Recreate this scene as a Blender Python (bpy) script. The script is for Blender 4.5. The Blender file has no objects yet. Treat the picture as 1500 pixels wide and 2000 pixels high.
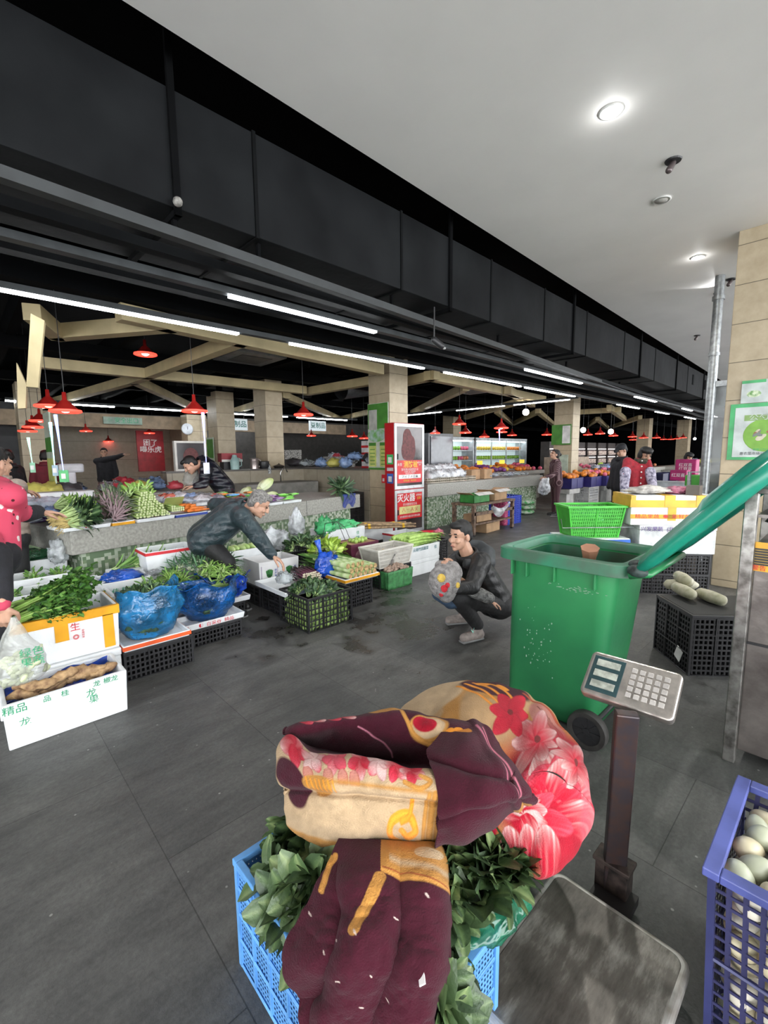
import bpy, bmesh, math, random
import numpy as np
from mathutils import Vector, Matrix, noise
R = math.radians
rng = random.Random(7)
SC = bpy.context.scene
COL = SC.collection

# ------------------------------------------------------------------ camera
cam_d = bpy.data.cameras.new('camera')
cam_d.sensor_fit = 'HORIZONTAL'
cam_d.sensor_width = 36.0
cam_d.lens = 36.0 * 880.0 / 1500.0
cam_d.clip_start = 0.02
cam_d.clip_end = 300
cam = bpy.data.objects.new('camera', cam_d)
COL.objects.link(cam)
yaw, pitch, roll = R(46.5), R(7.2), R(0.6)
fw = Vector((math.cos(yaw)*math.cos(pitch), math.sin(yaw)*math.cos(pitch), -math.sin(pitch)))
rt = Vector((math.sin(yaw), -math.cos(yaw), 0))
up = rt.cross(fw)
rt2 = rt*math.cos(roll) - up*math.sin(roll)
up2 = rt*math.sin(roll) + up*math.cos(roll)
cam.matrix_world = Matrix(((rt2.x, up2.x, -fw.x, 0), (rt2.y, up2.y, -fw.y, 0), (rt2.z, up2.z, -fw.z, 1.5), (0, 0, 0, 1)))
SC.camera = cam

# ------------------------------------------------------------------ world, exposure
w = bpy.data.worlds.new('daylight'); SC.world = w; w.use_nodes = True
bg = w.node_tree.nodes['Background']
bg.inputs[0].default_value = (0.96, 0.98, 1.0, 1)
bg.inputs[1].default_value = 6.2
SC.view_settings.view_transform = 'Standard'
SC.view_settings.look = 'None'
SC.view_settings.gamma = 1
SC.view_settings.use_curve_mapping = False
SC.view_settings.exposure = 0.35
SC.cycles.max_bounces = 7
SC.cycles.diffuse_bounces = 4
SC.cycles.glossy_bounces = 3
SC.cycles.transmission_bounces = 4
SC.cycles.transparent_max_bounces = 10
SC.cycles.caustics_reflective = False
SC.cycles.caustics_refractive = False
SC.cycles.use_denoising = True
SC.cycles.sample_clamp_indirect = 4


# ------------------------------------------------------------------ materials
MATS = {}
def mat(name, col, rough=0.6, metal=0.0, var=0.12, scale=6.0, bump=0.0, bscale=40.0, emit=0.0, alpha=1.0, col2=None, detail=4.0, spec=0.5, sss=0.0, trans=0.0):
    if name in MATS: return MATS[name]
    m = bpy.data.materials.new(name); m.use_nodes = True
    nt = m.node_tree; N = nt.nodes; L = nt.links
    b = N['Principled BSDF']
    b.inputs['Roughness'].default_value = rough
    b.inputs['Metallic'].default_value = metal
    b.inputs['Specular IOR Level'].default_value = spec
    tc = N.new('ShaderNodeTexCoord')
    nz = N.new('ShaderNodeTexNoise'); nz.inputs['Scale'].default_value = scale; nz.inputs['Detail'].default_value = detail
    L.new(tc.outputs['Object'], nz.inputs['Vector'])
    rp = N.new('ShaderNodeValToRGB')
    c = Vector(col[:3])
    d = Vector(col2[:3]) if col2 else c*(1-var*2.2)
    rp.color_ramp.elements[0].position = 0.34; rp.color_ramp.elements[0].color = (*d, 1)
    rp.color_ramp.elements[1].position = 0.62; rp.color_ramp.elements[1].color = (*[min(1, v*(1+var*0.6)) for v in c], 1)
    L.new(nz.outputs['Fac'], rp.inputs['Fac'])
    L.new(rp.outputs['Color'], b.inputs['Base Color'])
    if bump:
        n2 = N.new('ShaderNodeTexNoise'); n2.inputs['Scale'].default_value = bscale; n2.inputs['Detail'].default_value = 4
        L.new(tc.outputs['Object'], n2.inputs['Vector'])
        bp = N.new('ShaderNodeBump'); bp.inputs['Strength'].default_value = bump; bp.inputs['Distance'].default_value = 0.02
        L.new(n2.outputs['Fac'], bp.inputs['Height']); L.new(bp.outputs['Normal'], b.inputs['Normal'])
    if emit:
        L.new(rp.outputs['Color'], b.inputs['Emission Color']); b.inputs['Emission Strength'].default_value = emit
    if alpha < 1: b.inputs['Alpha'].default_value = alpha
    if trans: b.inputs['Transmission Weight'].default_value = trans
    if sss:
        b.inputs['Subsurface Weight'].default_value = sss
        b.inputs['Subsurface Radius'].default_value = (0.02, 0.008, 0.004)
    MATS[name] = m
    return m

def attr_mat(name, ramp, rough=0.6, attr='v', bump=0.0, bscale=60.0, spec=0.5, trans=0.0, color=False):
    """material whose colour comes from a per-vertex value through a ramp (or a per-vertex colour)"""
    if name in MATS: return MATS[name]
    m = bpy.data.materials.new(name); m.use_nodes = True
    nt = m.node_tree; N = nt.nodes; L = nt.links
    b = N['Principled BSDF']; b.inputs['Roughness'].default_value = rough; b.inputs['Specular IOR Level'].default_value = spec
    a = N.new('ShaderNodeAttribute'); a.attribute_name = attr
    if color:
        src = a.outputs['Color']
    else:
        rp = N.new('ShaderNodeValToRGB')
        els = rp.color_ramp.elements
        while len(els) < len(ramp): els.new(0.5)
        for e, (p, c) in zip(els, ramp): e.position = p; e.color = (*c, 1)
        L.new(a.outputs['Fac'], rp.inputs['Fac']); src = rp.outputs['Color']
    L.new(src, b.inputs['Base Color'])
    if trans:
        b.inputs['Subsurface Weight'].default_value = trans
        b.inputs['Subsurface Radius'].default_value = (0.004, 0.006, 0.002)
    if bump:
        tc = N.new('ShaderNodeTexCoord')
        n2 = N.new('ShaderNodeTexNoise'); n2.inputs['Scale'].default_value = bscale; n2.inputs['Detail'].default_value = 4
        L.new(tc.outputs['Object'], n2.inputs['Vector'])
        bp = N.new('ShaderNodeBump'); bp.inputs['Strength'].default_value = bump; bp.inputs['Distance'].default_value = 0.01
        L.new(n2.outputs['Fac'], bp.inputs['Height']); L.new(bp.outputs['Normal'], b.inputs['Normal'])
    MATS[name] = m
    return m

def film(name, col, alpha=0.5, rough=0.12, spec=0.8, bscale=18.0):
    """thin plastic film: partly see-through, shiny, crinkled"""
    if name in MATS: return MATS[name]
    m = mat(name, col, rough, 0, 0.3, 7, 1.0, bscale, alpha=alpha, spec=spec)
    for n in m.node_tree.nodes:
        if n.type == 'BUMP': n.inputs['Distance'].default_value = 0.02; n.inputs['Strength'].default_value = 0.7
        if n.type == 'TEX_NOISE' and abs(n.inputs['Scale'].default_value-bscale) < 1e-3: n.inputs['Distortion'].default_value = 0.8; n.inputs['Detail'].default_value = 2
    return m

def emis(name, col, s):
    if name in MATS: return MATS[name]
    m = bpy.data.materials.new(name); m.use_nodes = True
    nt = m.node_tree
    b = nt.nodes['Principled BSDF']
    b.inputs['Base Color'].default_value = (*col, 1)
    b.inputs['Emission Color'].default_value = (*col, 1); b.inputs['Emission Strength'].default_value = s
    MATS[name] = m
    return m

# ------------------------------------------------------------------ objects
def tag(o, label=None, cat=None, group=None, kind=None):
    if label: o['label'] = label
    if cat: o['category'] = cat
    if group: o['group'] = group
    if kind: o['kind'] = kind
    return o
def thing(name, label, cat, loc=(0, 0, 0), rz=0.0, group=None, kind=None):
    o = bpy.data.objects.new(name, None); COL.objects.link(o)
    o.empty_display_size = 0.05
    o.location = loc; o.rotation_euler = (0, 0, rz)
    return tag(o, label, cat, group, kind)
def copy_tree(o, parent=None):
    c = o.copy(); COL.objects.link(c); c.parent = parent
    for ch in [q for q in o.children]: copy_tree(ch, c)
    return c
def dup(o, loc=None, rot=None, label=None, group=None, scale=None):
    c = copy_tree(o)
    if loc is not None: c.location = loc
    if rot is not None: c.rotation_euler = rot
    if scale is not None: c.scale = (scale,)*3 if not hasattr(scale, '__len__') else scale
    if label: c['label'] = label
    if group: c['group'] = group
    return c

def rotz(a): return Matrix.Rotation(a, 4, 'Z')
def align(p0, p1):
    """matrix taking +Z to the direction p0->p1, origin at p0"""
    d = Vector(p1) - Vector(p0)
    q = d.to_track_quat('Z', 'Y')
    return Matrix.Translation(Vector(p0)) @ q.to_matrix().to_4x4()

class MB:
    def __init__(s, T=None):
        s.v = []; s.f = []; s.m = []; s.a = []; s.T = T or Matrix.Identity(4); s.mi = 0; s.val = 0.5
    def add(s, vs, fs):
        o = len(s.v)
        for p in vs: s.v.append(s.T @ Vector(p)); s.a.append(s.val)
        for f in fs: s.f.append([i+o for i in f]); s.m.append(s.mi)
        return s
    def box(s, c, d, rz=0.0, top=1.0, M=None):
        x, y, z = [q/2 for q in d]
        vs = [(-x, -y, -z), (x, -y, -z), (x, y, -z), (-x, y, -z), (-x*top, -y*top, z), (x*top, -y*top, z), (x*top, y*top, z), (-x*top, y*top, z)]
        Q = Matrix.Translation(Vector(c)) @ (M if M is not None else rotz(rz))
        return s.add([Q @ Vector(p) for p in vs], [(0, 3, 2, 1), (4, 5, 6, 7), (0, 1, 5, 4), (1, 2, 6, 5), (2, 3, 7, 6), (3, 0, 4, 7)])
    def bx(s, x0, x1, y0, y1, z0, z1):
        return s.box(((x0+x1)/2, (y0+y1)/2, (z0+z1)/2), (x1-x0, y1-y0, z1-z0))
    def tube(s, pts, r, n=8, caps=True, flat=1.0):
        pts = [Vector(p) for p in pts]; k = len(pts)
        rs = r if hasattr(r, '__len__') else [r]*k
        vs = []; prev = None
        for i, p in enumerate(pts):
            d = (pts[min(i+1, k-1)] - pts[max(i-1, 0)])
            if d.length < 1e-9: d = Vector((0, 0, 1))
            d.normalize()
            if prev is None:
                a = d.orthogonal().normalized()
            else:
                a = (prev - d*prev.dot(d))
                a = a.normalized() if a.length > 1e-6 else d.orthogonal().normalized()
            prev = a; b = d.cross(a)
            for j in range(n):
                t = 2*math.pi*j/n
                vs.append(p + (a*math.cos(t) + b*math.sin(t)*flat)*rs[i])
        fs = []
        for i in range(k-1):
            for j in range(n):
                fs.append((i*n+j, i*n+(j+1) % n, (i+1)*n+(j+1) % n, (i+1)*n+j))
        if caps:
            fs.append(list(range(n-1, -1, -1))); fs.append([(k-1)*n+j for j in range(n)])
        return s.add(vs, fs)
    def cyl(s, p0, p1, r0, r1=None, n=12, caps=True):
        return s.tube([p0, p1], [r0, r0 if r1 is None else r1], n, caps)
    def lathe(s, prof, c=(0, 0, 0), n=20, M=None, sx=1.0, sy=1.0):
        vs = []; Q = Matrix.Translation(Vector(c)) @ (M if M is not None else Matrix.Identity(4))
        for r, z in prof:
            for j in range(n):
                t = 2*math.pi*j/n
                vs.append(Q @ Vector((r*math.cos(t)*sx, r*math.sin(t)*sy, z)))
        fs = [(i*n+j, i*n+(j+1) % n, (i+1)*n+(j+1) % n, (i+1)*n+j) for i in range(len(prof)-1) for j in range(n)]
        return s.add(vs, fs)
    def ell(s, c, r, M=None, n=12, k=8):
        r = r if hasattr(r, '__len__') else (r, r, r)
        Q = Matrix.Translation(Vector(c)) @ (M if M is not None else Matrix.Identity(4))
        vs = [Q @ Vector((0, 0, -r[2]))]
        for i in range(1, k):
            ph = -math.pi/2 + math.pi*i/k
            for j in range(n):
                t = 2*math.pi*j/n
                vs.append(Q @ Vector((r[0]*math.cos(ph)*math.cos(t), r[1]*math.cos(ph)*math.sin(t), r[2]*math.sin(ph))))
        vs.append(Q @ Vector((0, 0, r[2])))
        fs = [(0, 1+(j+1) % n, 1+j) for j in range(n)]
        for i in range(k-2):
            for j in range(n):
                fs.append((1+i*n+j, 1+i*n+(j+1) % n, 1+(i+1)*n+(j+1) % n, 1+(i+1)*n+j))
        l = len(vs)-1; b = 1+(k-2)*n
        fs += [(b+j, b+(j+1) % n, l) for j in range(n)]
        return s.add(vs, fs)
    def capsule(s, p0, p1, r0, r1, n=14, k=4):
        p0 = Vector(p0); p1 = Vector(p1); d = p1-p0
        if d.length < 1e-6: return s.ell(p0, r0, n=n)
        u = d.normalized(); pts = []; rs = []
        for i in range(k+1):
            t = math.pi/2*i/k
            pts.append(p0 - u*r0*math.cos(t)); rs.append(max(r0*math.sin(t), r0*0.05))
        for i in range(k+1):
            t = math.pi/2*i/k
            pts.append(p1 + u*r1*math.sin(t)); rs.append(max(r1*math.cos(t), r1*0.05))
        return s.tube(pts, rs, n)
    def grid(s, P, close=False):
        """P: rows of points"""
        k = len(P); n = len(P[0])
        fs = []
        for i in range(k-1):
            for j in range(n if close else n-1):
                fs.append((i*n+j, i*n+(j+1) % n, (i+1)*n+(j+1) % n, (i+1)*n+j))
        return s.add([p for r in P for p in r], fs)
    def build(s, name, mats, parent=None, smooth=False, bevel=0.0, solid=0.0, sub=0, seg=2, auto=None):
        me = bpy.data.meshes.new(name)
        me.from_pydata([tuple(v) for v in s.v], [], s.f); me.update()
        if not isinstance(mats, (list, tuple)): mats = [mats]
        for m in mats: me.materials.append(m)
        if len(mats) > 1: me.polygons.foreach_set('material_index', s.m)
        a = me.attributes.new('v', 'FLOAT', 'POINT'); a.data.foreach_set('value', s.a)
        if smooth: me.polygons.foreach_set('use_smooth', [True]*len(me.polygons))
        bm = bmesh.new(); bm.from_mesh(me); bmesh.ops.recalc_face_normals(bm, faces=bm.faces[:]); bm.to_mesh(me); bm.free()
        if auto: me.set_sharp_from_angle(angle=R(auto))
        o = bpy.data.objects.new(name, me); COL.objects.link(o); o.parent = parent
        if solid: md = o.modifiers.new('solid', 'SOLIDIFY'); md.thickness = solid; md.offset = 0
        if bevel: md = o.modifiers.new('bevel', 'BEVEL'); md.width = bevel; md.segments = seg; md.limit_method = 'ANGLE'
        if sub: md = o.modifiers.new('sub', 'SUBSURF'); md.levels = sub; md.render_levels = sub
        return o

def struct(name, mb, m, **k):
    o = mb.build(name, m, **k); o['kind'] = 'structure'; return o
def one(name, mb, m, label, cat, group=None, kind=None, **k):
    return tag(mb.build(name, m, **k), label, cat, group, kind)

# ------------------------------------------------------------------ lettering
FONTC = {}
def text(s, size, m, parent, loc, right, upv, name='lettering', depth=0.0015, bold=0.0, sx=1.0):
    """flat lettering: reads along `right`, stands along `upv`, centred on loc"""
    key = (s, round(size, 4), round(bold, 4))
    if key not in FONTC:
        cu = bpy.data.curves.new(name, 'FONT'); cu.body = s; cu.size = size; cu.align_x = 'CENTER'; cu.align_y = 'CENTER'
        cu.extrude = depth/2; cu.offset = bold; cu.resolution_u = 2
        t = bpy.data.objects.new('t', cu); COL.objects.link(t)
        dg = bpy.context.evaluated_depsgraph_get(); dg.update()
        me = bpy.data.meshes.new_from_object(t.evaluated_get(dg))
        bpy.data.objects.remove(t)
        FONTC[key] = me
    me = FONTC[key].copy(); me.materials.clear(); me.materials.append(m)
    o = bpy.data.objects.new(name, me); COL.objects.link(o)
    r = Vector(right).normalized(); u = Vector(upv).normalized(); n = r.cross(u)
    o.parent = parent
    o.matrix_local = Matrix(((r.x*sx, u.x, n.x, loc[0]), (r.y*sx, u.y, n.y, loc[1]), (r.z*sx, u.z, n.z, loc[2]), (0, 0, 0, 1)))
    return o

# ------------------------------------------------------------------ foliage
def leaf_template(nu=5, w=0.5, curl=0.25, fold=0.25, wavy=0.0):
    P = []; F = []; V = []
    for i in range(nu):
        t = i/(nu-1)
        ww = w*0.5*(math.sin(math.pi*min(1, t*0.84+0.05))**0.7)*(0.45 if i == nu-1 else 1)
        for k in (-1, -0.5, 0, 0.5, 1):
            P.append((k*ww, t, -curl*t*t + abs(k)*fold*ww + wavy*math.sin(t*9+k*2)*abs(k)*w*0.3)); V.append(0.42 if k == 0 else 0.0)
    for i in range(nu-1):
        for k in range(4):
            a = i*5+k; F.append((a, a+1, a+6, a+5))
    return np.array(P), F, V
def leaves(mb, pts, dirs, ups, sizes, w=0.5, curl=0.25, fold=0.25, nu=5, vals=None, wavy=0.0):
    P, F, V = leaf_template(nu, w, curl, fold, wavy)
    for i, p in enumerate(pts):
        d = Vector(dirs[i]).normalized(); u = Vector(ups[i]); x = d.cross(u)
        if x.length < 1e-4: x = d.orthogonal()
        x.normalize(); n = x.cross(d)
        s = sizes[i]; Q = np.array([list(x), list(d), list(n)])
        W = (P*s) @ Q + np.array(p)
        v0 = vals[i] if vals is not None else rng.random()*0.58
        o = len(mb.v)
        mb.v.extend([mb.T @ Vector(q) for q in W]); mb.a.extend([v0+q for q in V])
        for f in F: mb.f.append([q+o for q in f]); mb.m.append(mb.mi)
def heap_leaves(mb, c, r, n, size, w=0.5, curl=0.3, fold=0.3, spread=0.9, upb=0.5, seed=0, shell=0.75, half=True, nu=5):
    g = random.Random(seed); pts = []; ds = []; us = []; ss = []
    for i in range(n):
        th = g.uniform(0, 2*math.pi); ph = math.asin(g.uniform(0.0 if half else -1, 1))
        nrm = Vector((math.cos(ph)*math.cos(th), math.cos(ph)*math.sin(th), math.sin(ph)))
        q = g.uniform(shell, 1.0)
        p = Vector(c) + Vector((nrm.x*r[0], nrm.y*r[1], nrm.z*r[2]))*q
        d = Vector((g.gauss(0, 1), g.gauss(0, 1), g.gauss(0, 0.6)))*spread + nrm*0.8 + Vector((0, 0, upb))
        pts.append(p); ds.append(d); us.append(nrm + Vector((g.gauss(0, .5), g.gauss(0, .5), g.gauss(0, .3)))); ss.append(size*g.uniform(0.6, 1.25))
    leaves(mb, pts, ds, us, ss, w, curl, fold, nu, [g.random()*0.58 for _ in pts])

# ------------------------------------------------------------------ soft bodies by voxel union
def voxel(name, mb, m, size, parent=None, smooth_it=3, mats_fn=None):
    o = mb.build(name, m, parent)
    md = o.modifiers.new('r', 'REMESH'); md.mode = 'VOXEL'; md.voxel_size = size; md.use_smooth_shade = True
    if smooth_it:
        ms = o.modifiers.new('s', 'SMOOTH'); ms.factor = 0.5; ms.iterations = smooth_it
    dg = bpy.context.evaluated_depsgraph_get()
    me = bpy.data.meshes.new_from_object(o.evaluated_get(dg))
    old = o.data; o.modifiers.clear(); o.data = me; bpy.data.meshes.remove(old)
    if not me.materials:
        for q in (m if isinstance(m, (list, tuple)) else [m]): me.materials.append(q)
    me.polygons.foreach_set('use_smooth', [True]*len(me.polygons)); me.update()
    return o

def fbm(p, s, o=3):
    return noise.fractal(Vector(p)*s, 1.0, 2.0, o)


# ================================================================== setting
def nodes(name):
    m = bpy.data.materials.new(name); m.use_nodes = True; MATS[name] = m
    return m, m.node_tree.nodes, m.node_tree.links, m.node_tree.nodes['Principled BSDF']

def floor_material():
    m, N, L, b = nodes('floor_stone')
    tc = N.new('ShaderNodeTexCoord'); mp = N.new('ShaderNodeMapping')
    mp.inputs['Rotation'].default_value = (0, 0, R(90)); mp.inputs['Location'].default_value = (0.4, 0.19, 0)
    L.new(tc.outputs['Object'], mp.inputs['Vector'])
    br = N.new('ShaderNodeTexBrick'); br.offset = 0.5; br.inputs['Scale'].default_value = 1
    br.inputs['Brick Width'].default_value = 1.27; br.inputs['Row Height'].default_value = 0.635; br.inputs['Mortar Size'].default_value = 0.0022
    br.inputs['Mortar Smooth'].default_value = 0.3; br.inputs['Bias'].default_value = 0
    br.inputs['Color1'].default_value = (0.092, 0.092, 0.089, 1); br.inputs['Color2'].default_value = (0.074, 0.075, 0.073, 1); br.inputs['Mortar'].default_value = (0.033, 0.033, 0.032, 1)
    L.new(mp.outputs[0], br.inputs['Vector'])
    def nz(s, d=6, r=0.6, vec=None):
        n = N.new('ShaderNodeTexNoise'); n.inputs['Scale'].default_value = s; n.inputs['Detail'].default_value = d; n.inputs['Roughness'].default_value = r
        L.new(vec or tc.outputs['Object'], n.inputs['Vector']); return n
    def ramp(src, a, b_, c0, c1):
        r = N.new('ShaderNodeValToRGB'); e = r.color_ramp.elements
        e[0].position = a; e[1].position = b_; e[0].color = (*c0, 1); e[1].color = (*c1, 1); L.new(src, r.inputs[0]); return r
    def mul(a, b_, f=1.0, t='MULTIPLY'):
        x = N.new('ShaderNodeMix'); x.data_type = 'RGBA'; x.blend_type = t; x.inputs[0].default_value = f
        L.new(a, x.inputs[6]); L.new(b_, x.inputs[7]); return x.outputs[2]
    mp2 = N.new('ShaderNodeMapping'); mp2.inputs['Scale'].default_value = (0.7, 2.4, 1); mp2.inputs['Rotation'].default_value = (0, 0, R(-12)); L.new(tc.outputs['Object'], mp2.inputs['Vector'])
    c = mul(br.outputs['Color'], ramp(nz(1.6).outputs['Fac'], 0.3, 0.75, (0.62,)*3, (1.35, 1.33, 1.28)).outputs[0])
    c = mul(c, ramp(nz(5, 8, 0.7, mp2.outputs[0]).outputs['Fac'], 0.35, 0.62, (0.72,)*3, (1.15,)*3).outputs[0])
    c = mul(c, ramp(nz(55, 3, 0.7).outputs['Fac'], 0.3, 0.7, (0.78,)*3, (1.2,)*3).outputs[0])
    # pale specks and dark spots trodden into the stone
    v = N.new('ShaderNodeTexVoronoi'); v.inputs['Scale'].default_value = 9; L.new(tc.outputs['Object'], v.inputs['Vector'])
    sp = ramp(v.outputs['Distance'], 0.035, 0.055, (0.5, 0.5, 0.47), (0, 0, 0)); c = mul(c, sp.outputs[0], 0.35, 'ADD')
    # wet patches beside the crates
    wn = nz(2.6, 8, 0.62); wet = None
    for (px, py, r) in ((2.7, 2.75, 1.0), (1.75, 3.4, 0.75), (3.2, 3.3, 0.7)):
        d = N.new('ShaderNodeVectorMath'); d.operation = 'DISTANCE'; d.inputs[1].default_value = (px, py, 0); L.new(tc.outputs['Object'], d.inputs[0])
        q = N.new('ShaderNodeMapRange'); q.inputs[1].default_value = 0; q.inputs[2].default_value = r; q.inputs[3].default_value = 0.24; q.inputs[4].default_value = 0
        L.new(d.outputs['Value'], q.inputs[0])
        if wet is None: wet = q.outputs[0]
        else:
            a = N.new('ShaderNodeMath'); a.operation = 'MAXIMUM'; L.new(wet, a.inputs[0]); L.new(q.outputs[0], a.inputs[1]); wet = a.outputs[0]
    a = N.new('ShaderNodeMath'); a.operation = 'ADD'; L.new(wn.outputs['Fac'], a.inputs[0]); L.new(wet, a.inputs[1])
    wr = ramp(a.outputs[0], 0.62, 0.72, (0, 0, 0), (1, 1, 1))
    dk = ramp(a.outputs[0], 0.62, 0.72, (1, 1, 1), (0.42, 0.4, 0.38))
    c = mul(c, dk.outputs[0])
    L.new(c, b.inputs['Base Color'])
    rr = ramp(nz(3.5, 5).outputs['Fac'], 0.3, 0.7, (0.42,)*3, (0.62,)*3)
    mx = N.new('ShaderNodeMix'); mx.data_type = 'RGBA'; L.new(wr.outputs[0], mx.inputs[0]); L.new(rr.outputs[0], mx.inputs[6]); mx.inputs[7].default_value = (0.22, 0.22, 0.22, 1)
    L.new(mx.outputs[2], b.inputs['Roughness'])
    bp = N.new('ShaderNodeBump'); bp.inputs['Strength'].default_value = 0.35; bp.inputs['Distance'].default_value = 0.01
    L.new(nz(38, 5, 0.7).outputs['Fac'], bp.inputs['Height']); L.new(bp.outputs[0], b.inputs['Normal'])
    return m

def tile_material(name, col, dz, dx, z0=0.0, rough=0.45):
    """big stone tiles: level joints every dz, upright joints every dx"""
    m, N, L, b = nodes(name)
    tc = N.new('ShaderNodeTexCoord'); sx = N.new('ShaderNodeSeparateXYZ'); L.new(tc.outputs['Object'], sx.inputs[0])
    ad = N.new('ShaderNodeMath'); ad.operation = 'ADD'; L.new(sx.outputs[0], ad.inputs[0]); L.new(sx.outputs[1], ad.inputs[1])
    cb = N.new('ShaderNodeCombineXYZ'); L.new(ad.outputs[0], cb.inputs[0])
    az = N.new('ShaderNodeMath'); az.operation = 'ADD'; az.inputs[1].default_value = 20*dz - z0; L.new(sx.outputs[2], az.inputs[0]); L.new(az.outputs[0], cb.inputs[1])
    br = N.new('ShaderNodeTexBrick'); br.offset = 0; br.inputs['Scale'].default_value = 1; br.inputs['Brick Width'].default_value = dx; br.inputs['Row Height'].default_value = dz
    br.inputs['Mortar Size'].default_value = 0.004; br.inputs['Mortar Smooth'].default_value = 0.2
    br.inputs['Color1'].default_value = (*col, 1); br.inputs['Color2'].default_value = (*[q*0.93 for q in col], 1); br.inputs['Mortar'].default_value = (*[q*0.25 for q in col], 1)
    L.new(cb.outputs[0], br.inputs['Vector'])
    n = N.new('ShaderNodeTexNoise'); n.inputs['Scale'].default_value = 7; n.inputs['Detail'].default_value = 9; n.inputs['Roughness'].default_value = 0.65; L.new(tc.outputs['Object'], n.inputs['Vector'])
    r = N.new('ShaderNodeValToRGB'); e = r.color_ramp.elements; e[0].position = 0.3; e[0].color = (0.84, 0.82, 0.78, 1); e[1].position = 0.66; e[1].color = (1.04, 1.04, 1.04, 1); L.new(n.outputs['Fac'], r.inputs[0])
    x = N.new('ShaderNodeMix'); x.data_type = 'RGBA'; x.blend_type = 'MULTIPLY'; x.inputs[0].default_value = 1; L.new(br.outputs['Color'], x.inputs[6]); L.new(r.outputs[0], x.inputs[7])
    L.new(x.outputs[2], b.inputs['Base Color']); b.inputs['Roughness'].default_value = rough
    bp = N.new('ShaderNodeBump'); bp.invert = True; bp.inputs['Strength'].default_value = 0.6; bp.inputs['Distance'].default_value = 0.004; L.new(br.outputs['Fac'], bp.inputs['Height']); L.new(bp.outputs[0], b.inputs['Normal'])
    return m

def mosaic_material():
    m, N, L, b = nodes('green_mosaic')
    tc = N.new('ShaderNodeTexCoord'); vt = N.new('ShaderNodeVectorMath'); vt.operation = 'SCALE'; vt.inputs['Scale'].default_value = 1/0.032
    L.new(tc.outputs['Object'], vt.inputs[0])
    fl = N.new('ShaderNodeVectorMath'); fl.operation = 'FLOOR'; L.new(vt.outputs[0], fl.inputs[0])
    sx = N.new('ShaderNodeSeparateXYZ'); L.new(fl.outputs[0], sx.inputs[0])
    cb = N.new('ShaderNodeCombineXYZ'); ad = N.new('ShaderNodeMath'); ad.operation = 'ADD'; L.new(sx.outputs[0], ad.inputs[0]); L.new(sx.outputs[1], ad.inputs[1])
    L.new(ad.outputs[0], cb.inputs[0]); L.new(sx.outputs[2], cb.inputs[1])
    wn = N.new('ShaderNodeTexWhiteNoise'); L.new(cb.outputs[0], wn.inputs['Vector'])
    r = N.new('ShaderNodeValToRGB'); e = r.color_ramp.elements; r.color_ramp.interpolation = 'CONSTANT'
    e[0].position = 0; e[0].color = (0.16, 0.23, 0.14, 1); e[1].position = 0.35; e[1].color = (0.45, 0.52, 0.40, 1)
    q = e.new(0.62); q.color = (0.22, 0.30, 0.18, 1); q = e.new(0.82); q.color = (0.55, 0.58, 0.48, 1)
    L.new(wn.outputs['Value'], r.inputs[0]); L.new(r.outputs[0], b.inputs['Base Color']); b.inputs['Roughness'].default_value = 0.25
    return m

m_floor = floor_material()
m_white = mat('white_plaster', (0.88, 0.865, 0.835), 0.62, 0, 0.02, 1.5, 0.03, 30)
m_black = mat('black_paint', (0.0022, 0.0025, 0.003), 0.9, 0, 0.3, 2, spec=0.1)
m_duct = mat('duct_metal', (0.0085, 0.0095, 0.0105), 0.7, 0.0, 0.25, 1.7, 0.3, 6, col2=(0.0035, 0.004, 0.0048), spec=0.12, detail=7)
m_tray = mat('grey_tray', (0.032, 0.036, 0.038), 0.6, 0.0, 0.1)
m_cream = mat('cream_beam', (0.50, 0.41, 0.23), 0.55, 0, 0.08, 3)
m_coltile = tile_material('column_tile', (0.44, 0.365, 0.25), 0.392, 4.0, 0.08)
m_coltile2 = tile_material('column_tile_far', (0.47, 0.39, 0.27), 0.355, 4.0, 0.16)
m_walltile = tile_material('wall_tile', (0.36, 0.32, 0.25), 0.40, 0.8, 0.0)
m_stone = mat('speckled_stone', (0.29, 0.285, 0.255), 0.5, 0, 0.35, 38, 0.05, 60, col2=(0.235, 0.23, 0.205), detail=12)
m_mosaic = mosaic_material()
m_tube = emis('tube_light', (0.93, 0.97, 1.0), 24)
m_tubeoff = mat('tube_unlit', (0.05, 0.055, 0.058), 0.5, spec=0.2)

struct('floor', MB().bx(-10, 44, -8, 32, -0.2, 0), m_floor)
mb = MB(); e0, e1 = (-8, 2.42), (44, 4.15)
mb.add([(-8, -3.8, 3.75), (44, -3.8, 3.75), (e1[0], e1[1], 3.75), (e0[0], e0[1], 3.75), (-8, -3.8, 3.95), (44, -3.8, 3.95), (e1[0], e1[1], 3.95), (e0[0], e0[1], 3.95)],
       [(0, 1, 2, 3), (7, 6, 5, 4), (0, 4, 5, 1), (1, 5, 6, 2), (2, 6, 7, 3), (3, 7, 4, 0)])
struct('ceiling', mb, m_white)
struct('ceiling_upper', MB().bx(-10, 44, 2.2, 32, 4.5, 4.7), m_black)
mb = MB(); mb.add([(-8, 2.40, 3.95), (44, 4.13, 3.95), (44, 4.13, 4.5), (-8, 2.40, 4.5), (-8, 2.30, 3.95), (44, 4.03, 3.95), (44, 4.03, 4.5), (-8, 2.30, 4.5)],
                 [(0, 1, 2, 3), (4, 5, 6, 7), (0, 1, 5, 4), (3, 2, 6, 7)])
struct('ceiling_bulkhead', mb, m_black)
struct('wall_back', MB().bx(-10, 44, 31.6, 32, 0, 4.6), m_black)
struct('wall_left', MB().bx(-10.2, -10, 5, 32, 0, 4.6), m_black)
struct('wall_right', MB().bx(43.8, 44, -8, 32, 0, 4.6), m_black)

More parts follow.
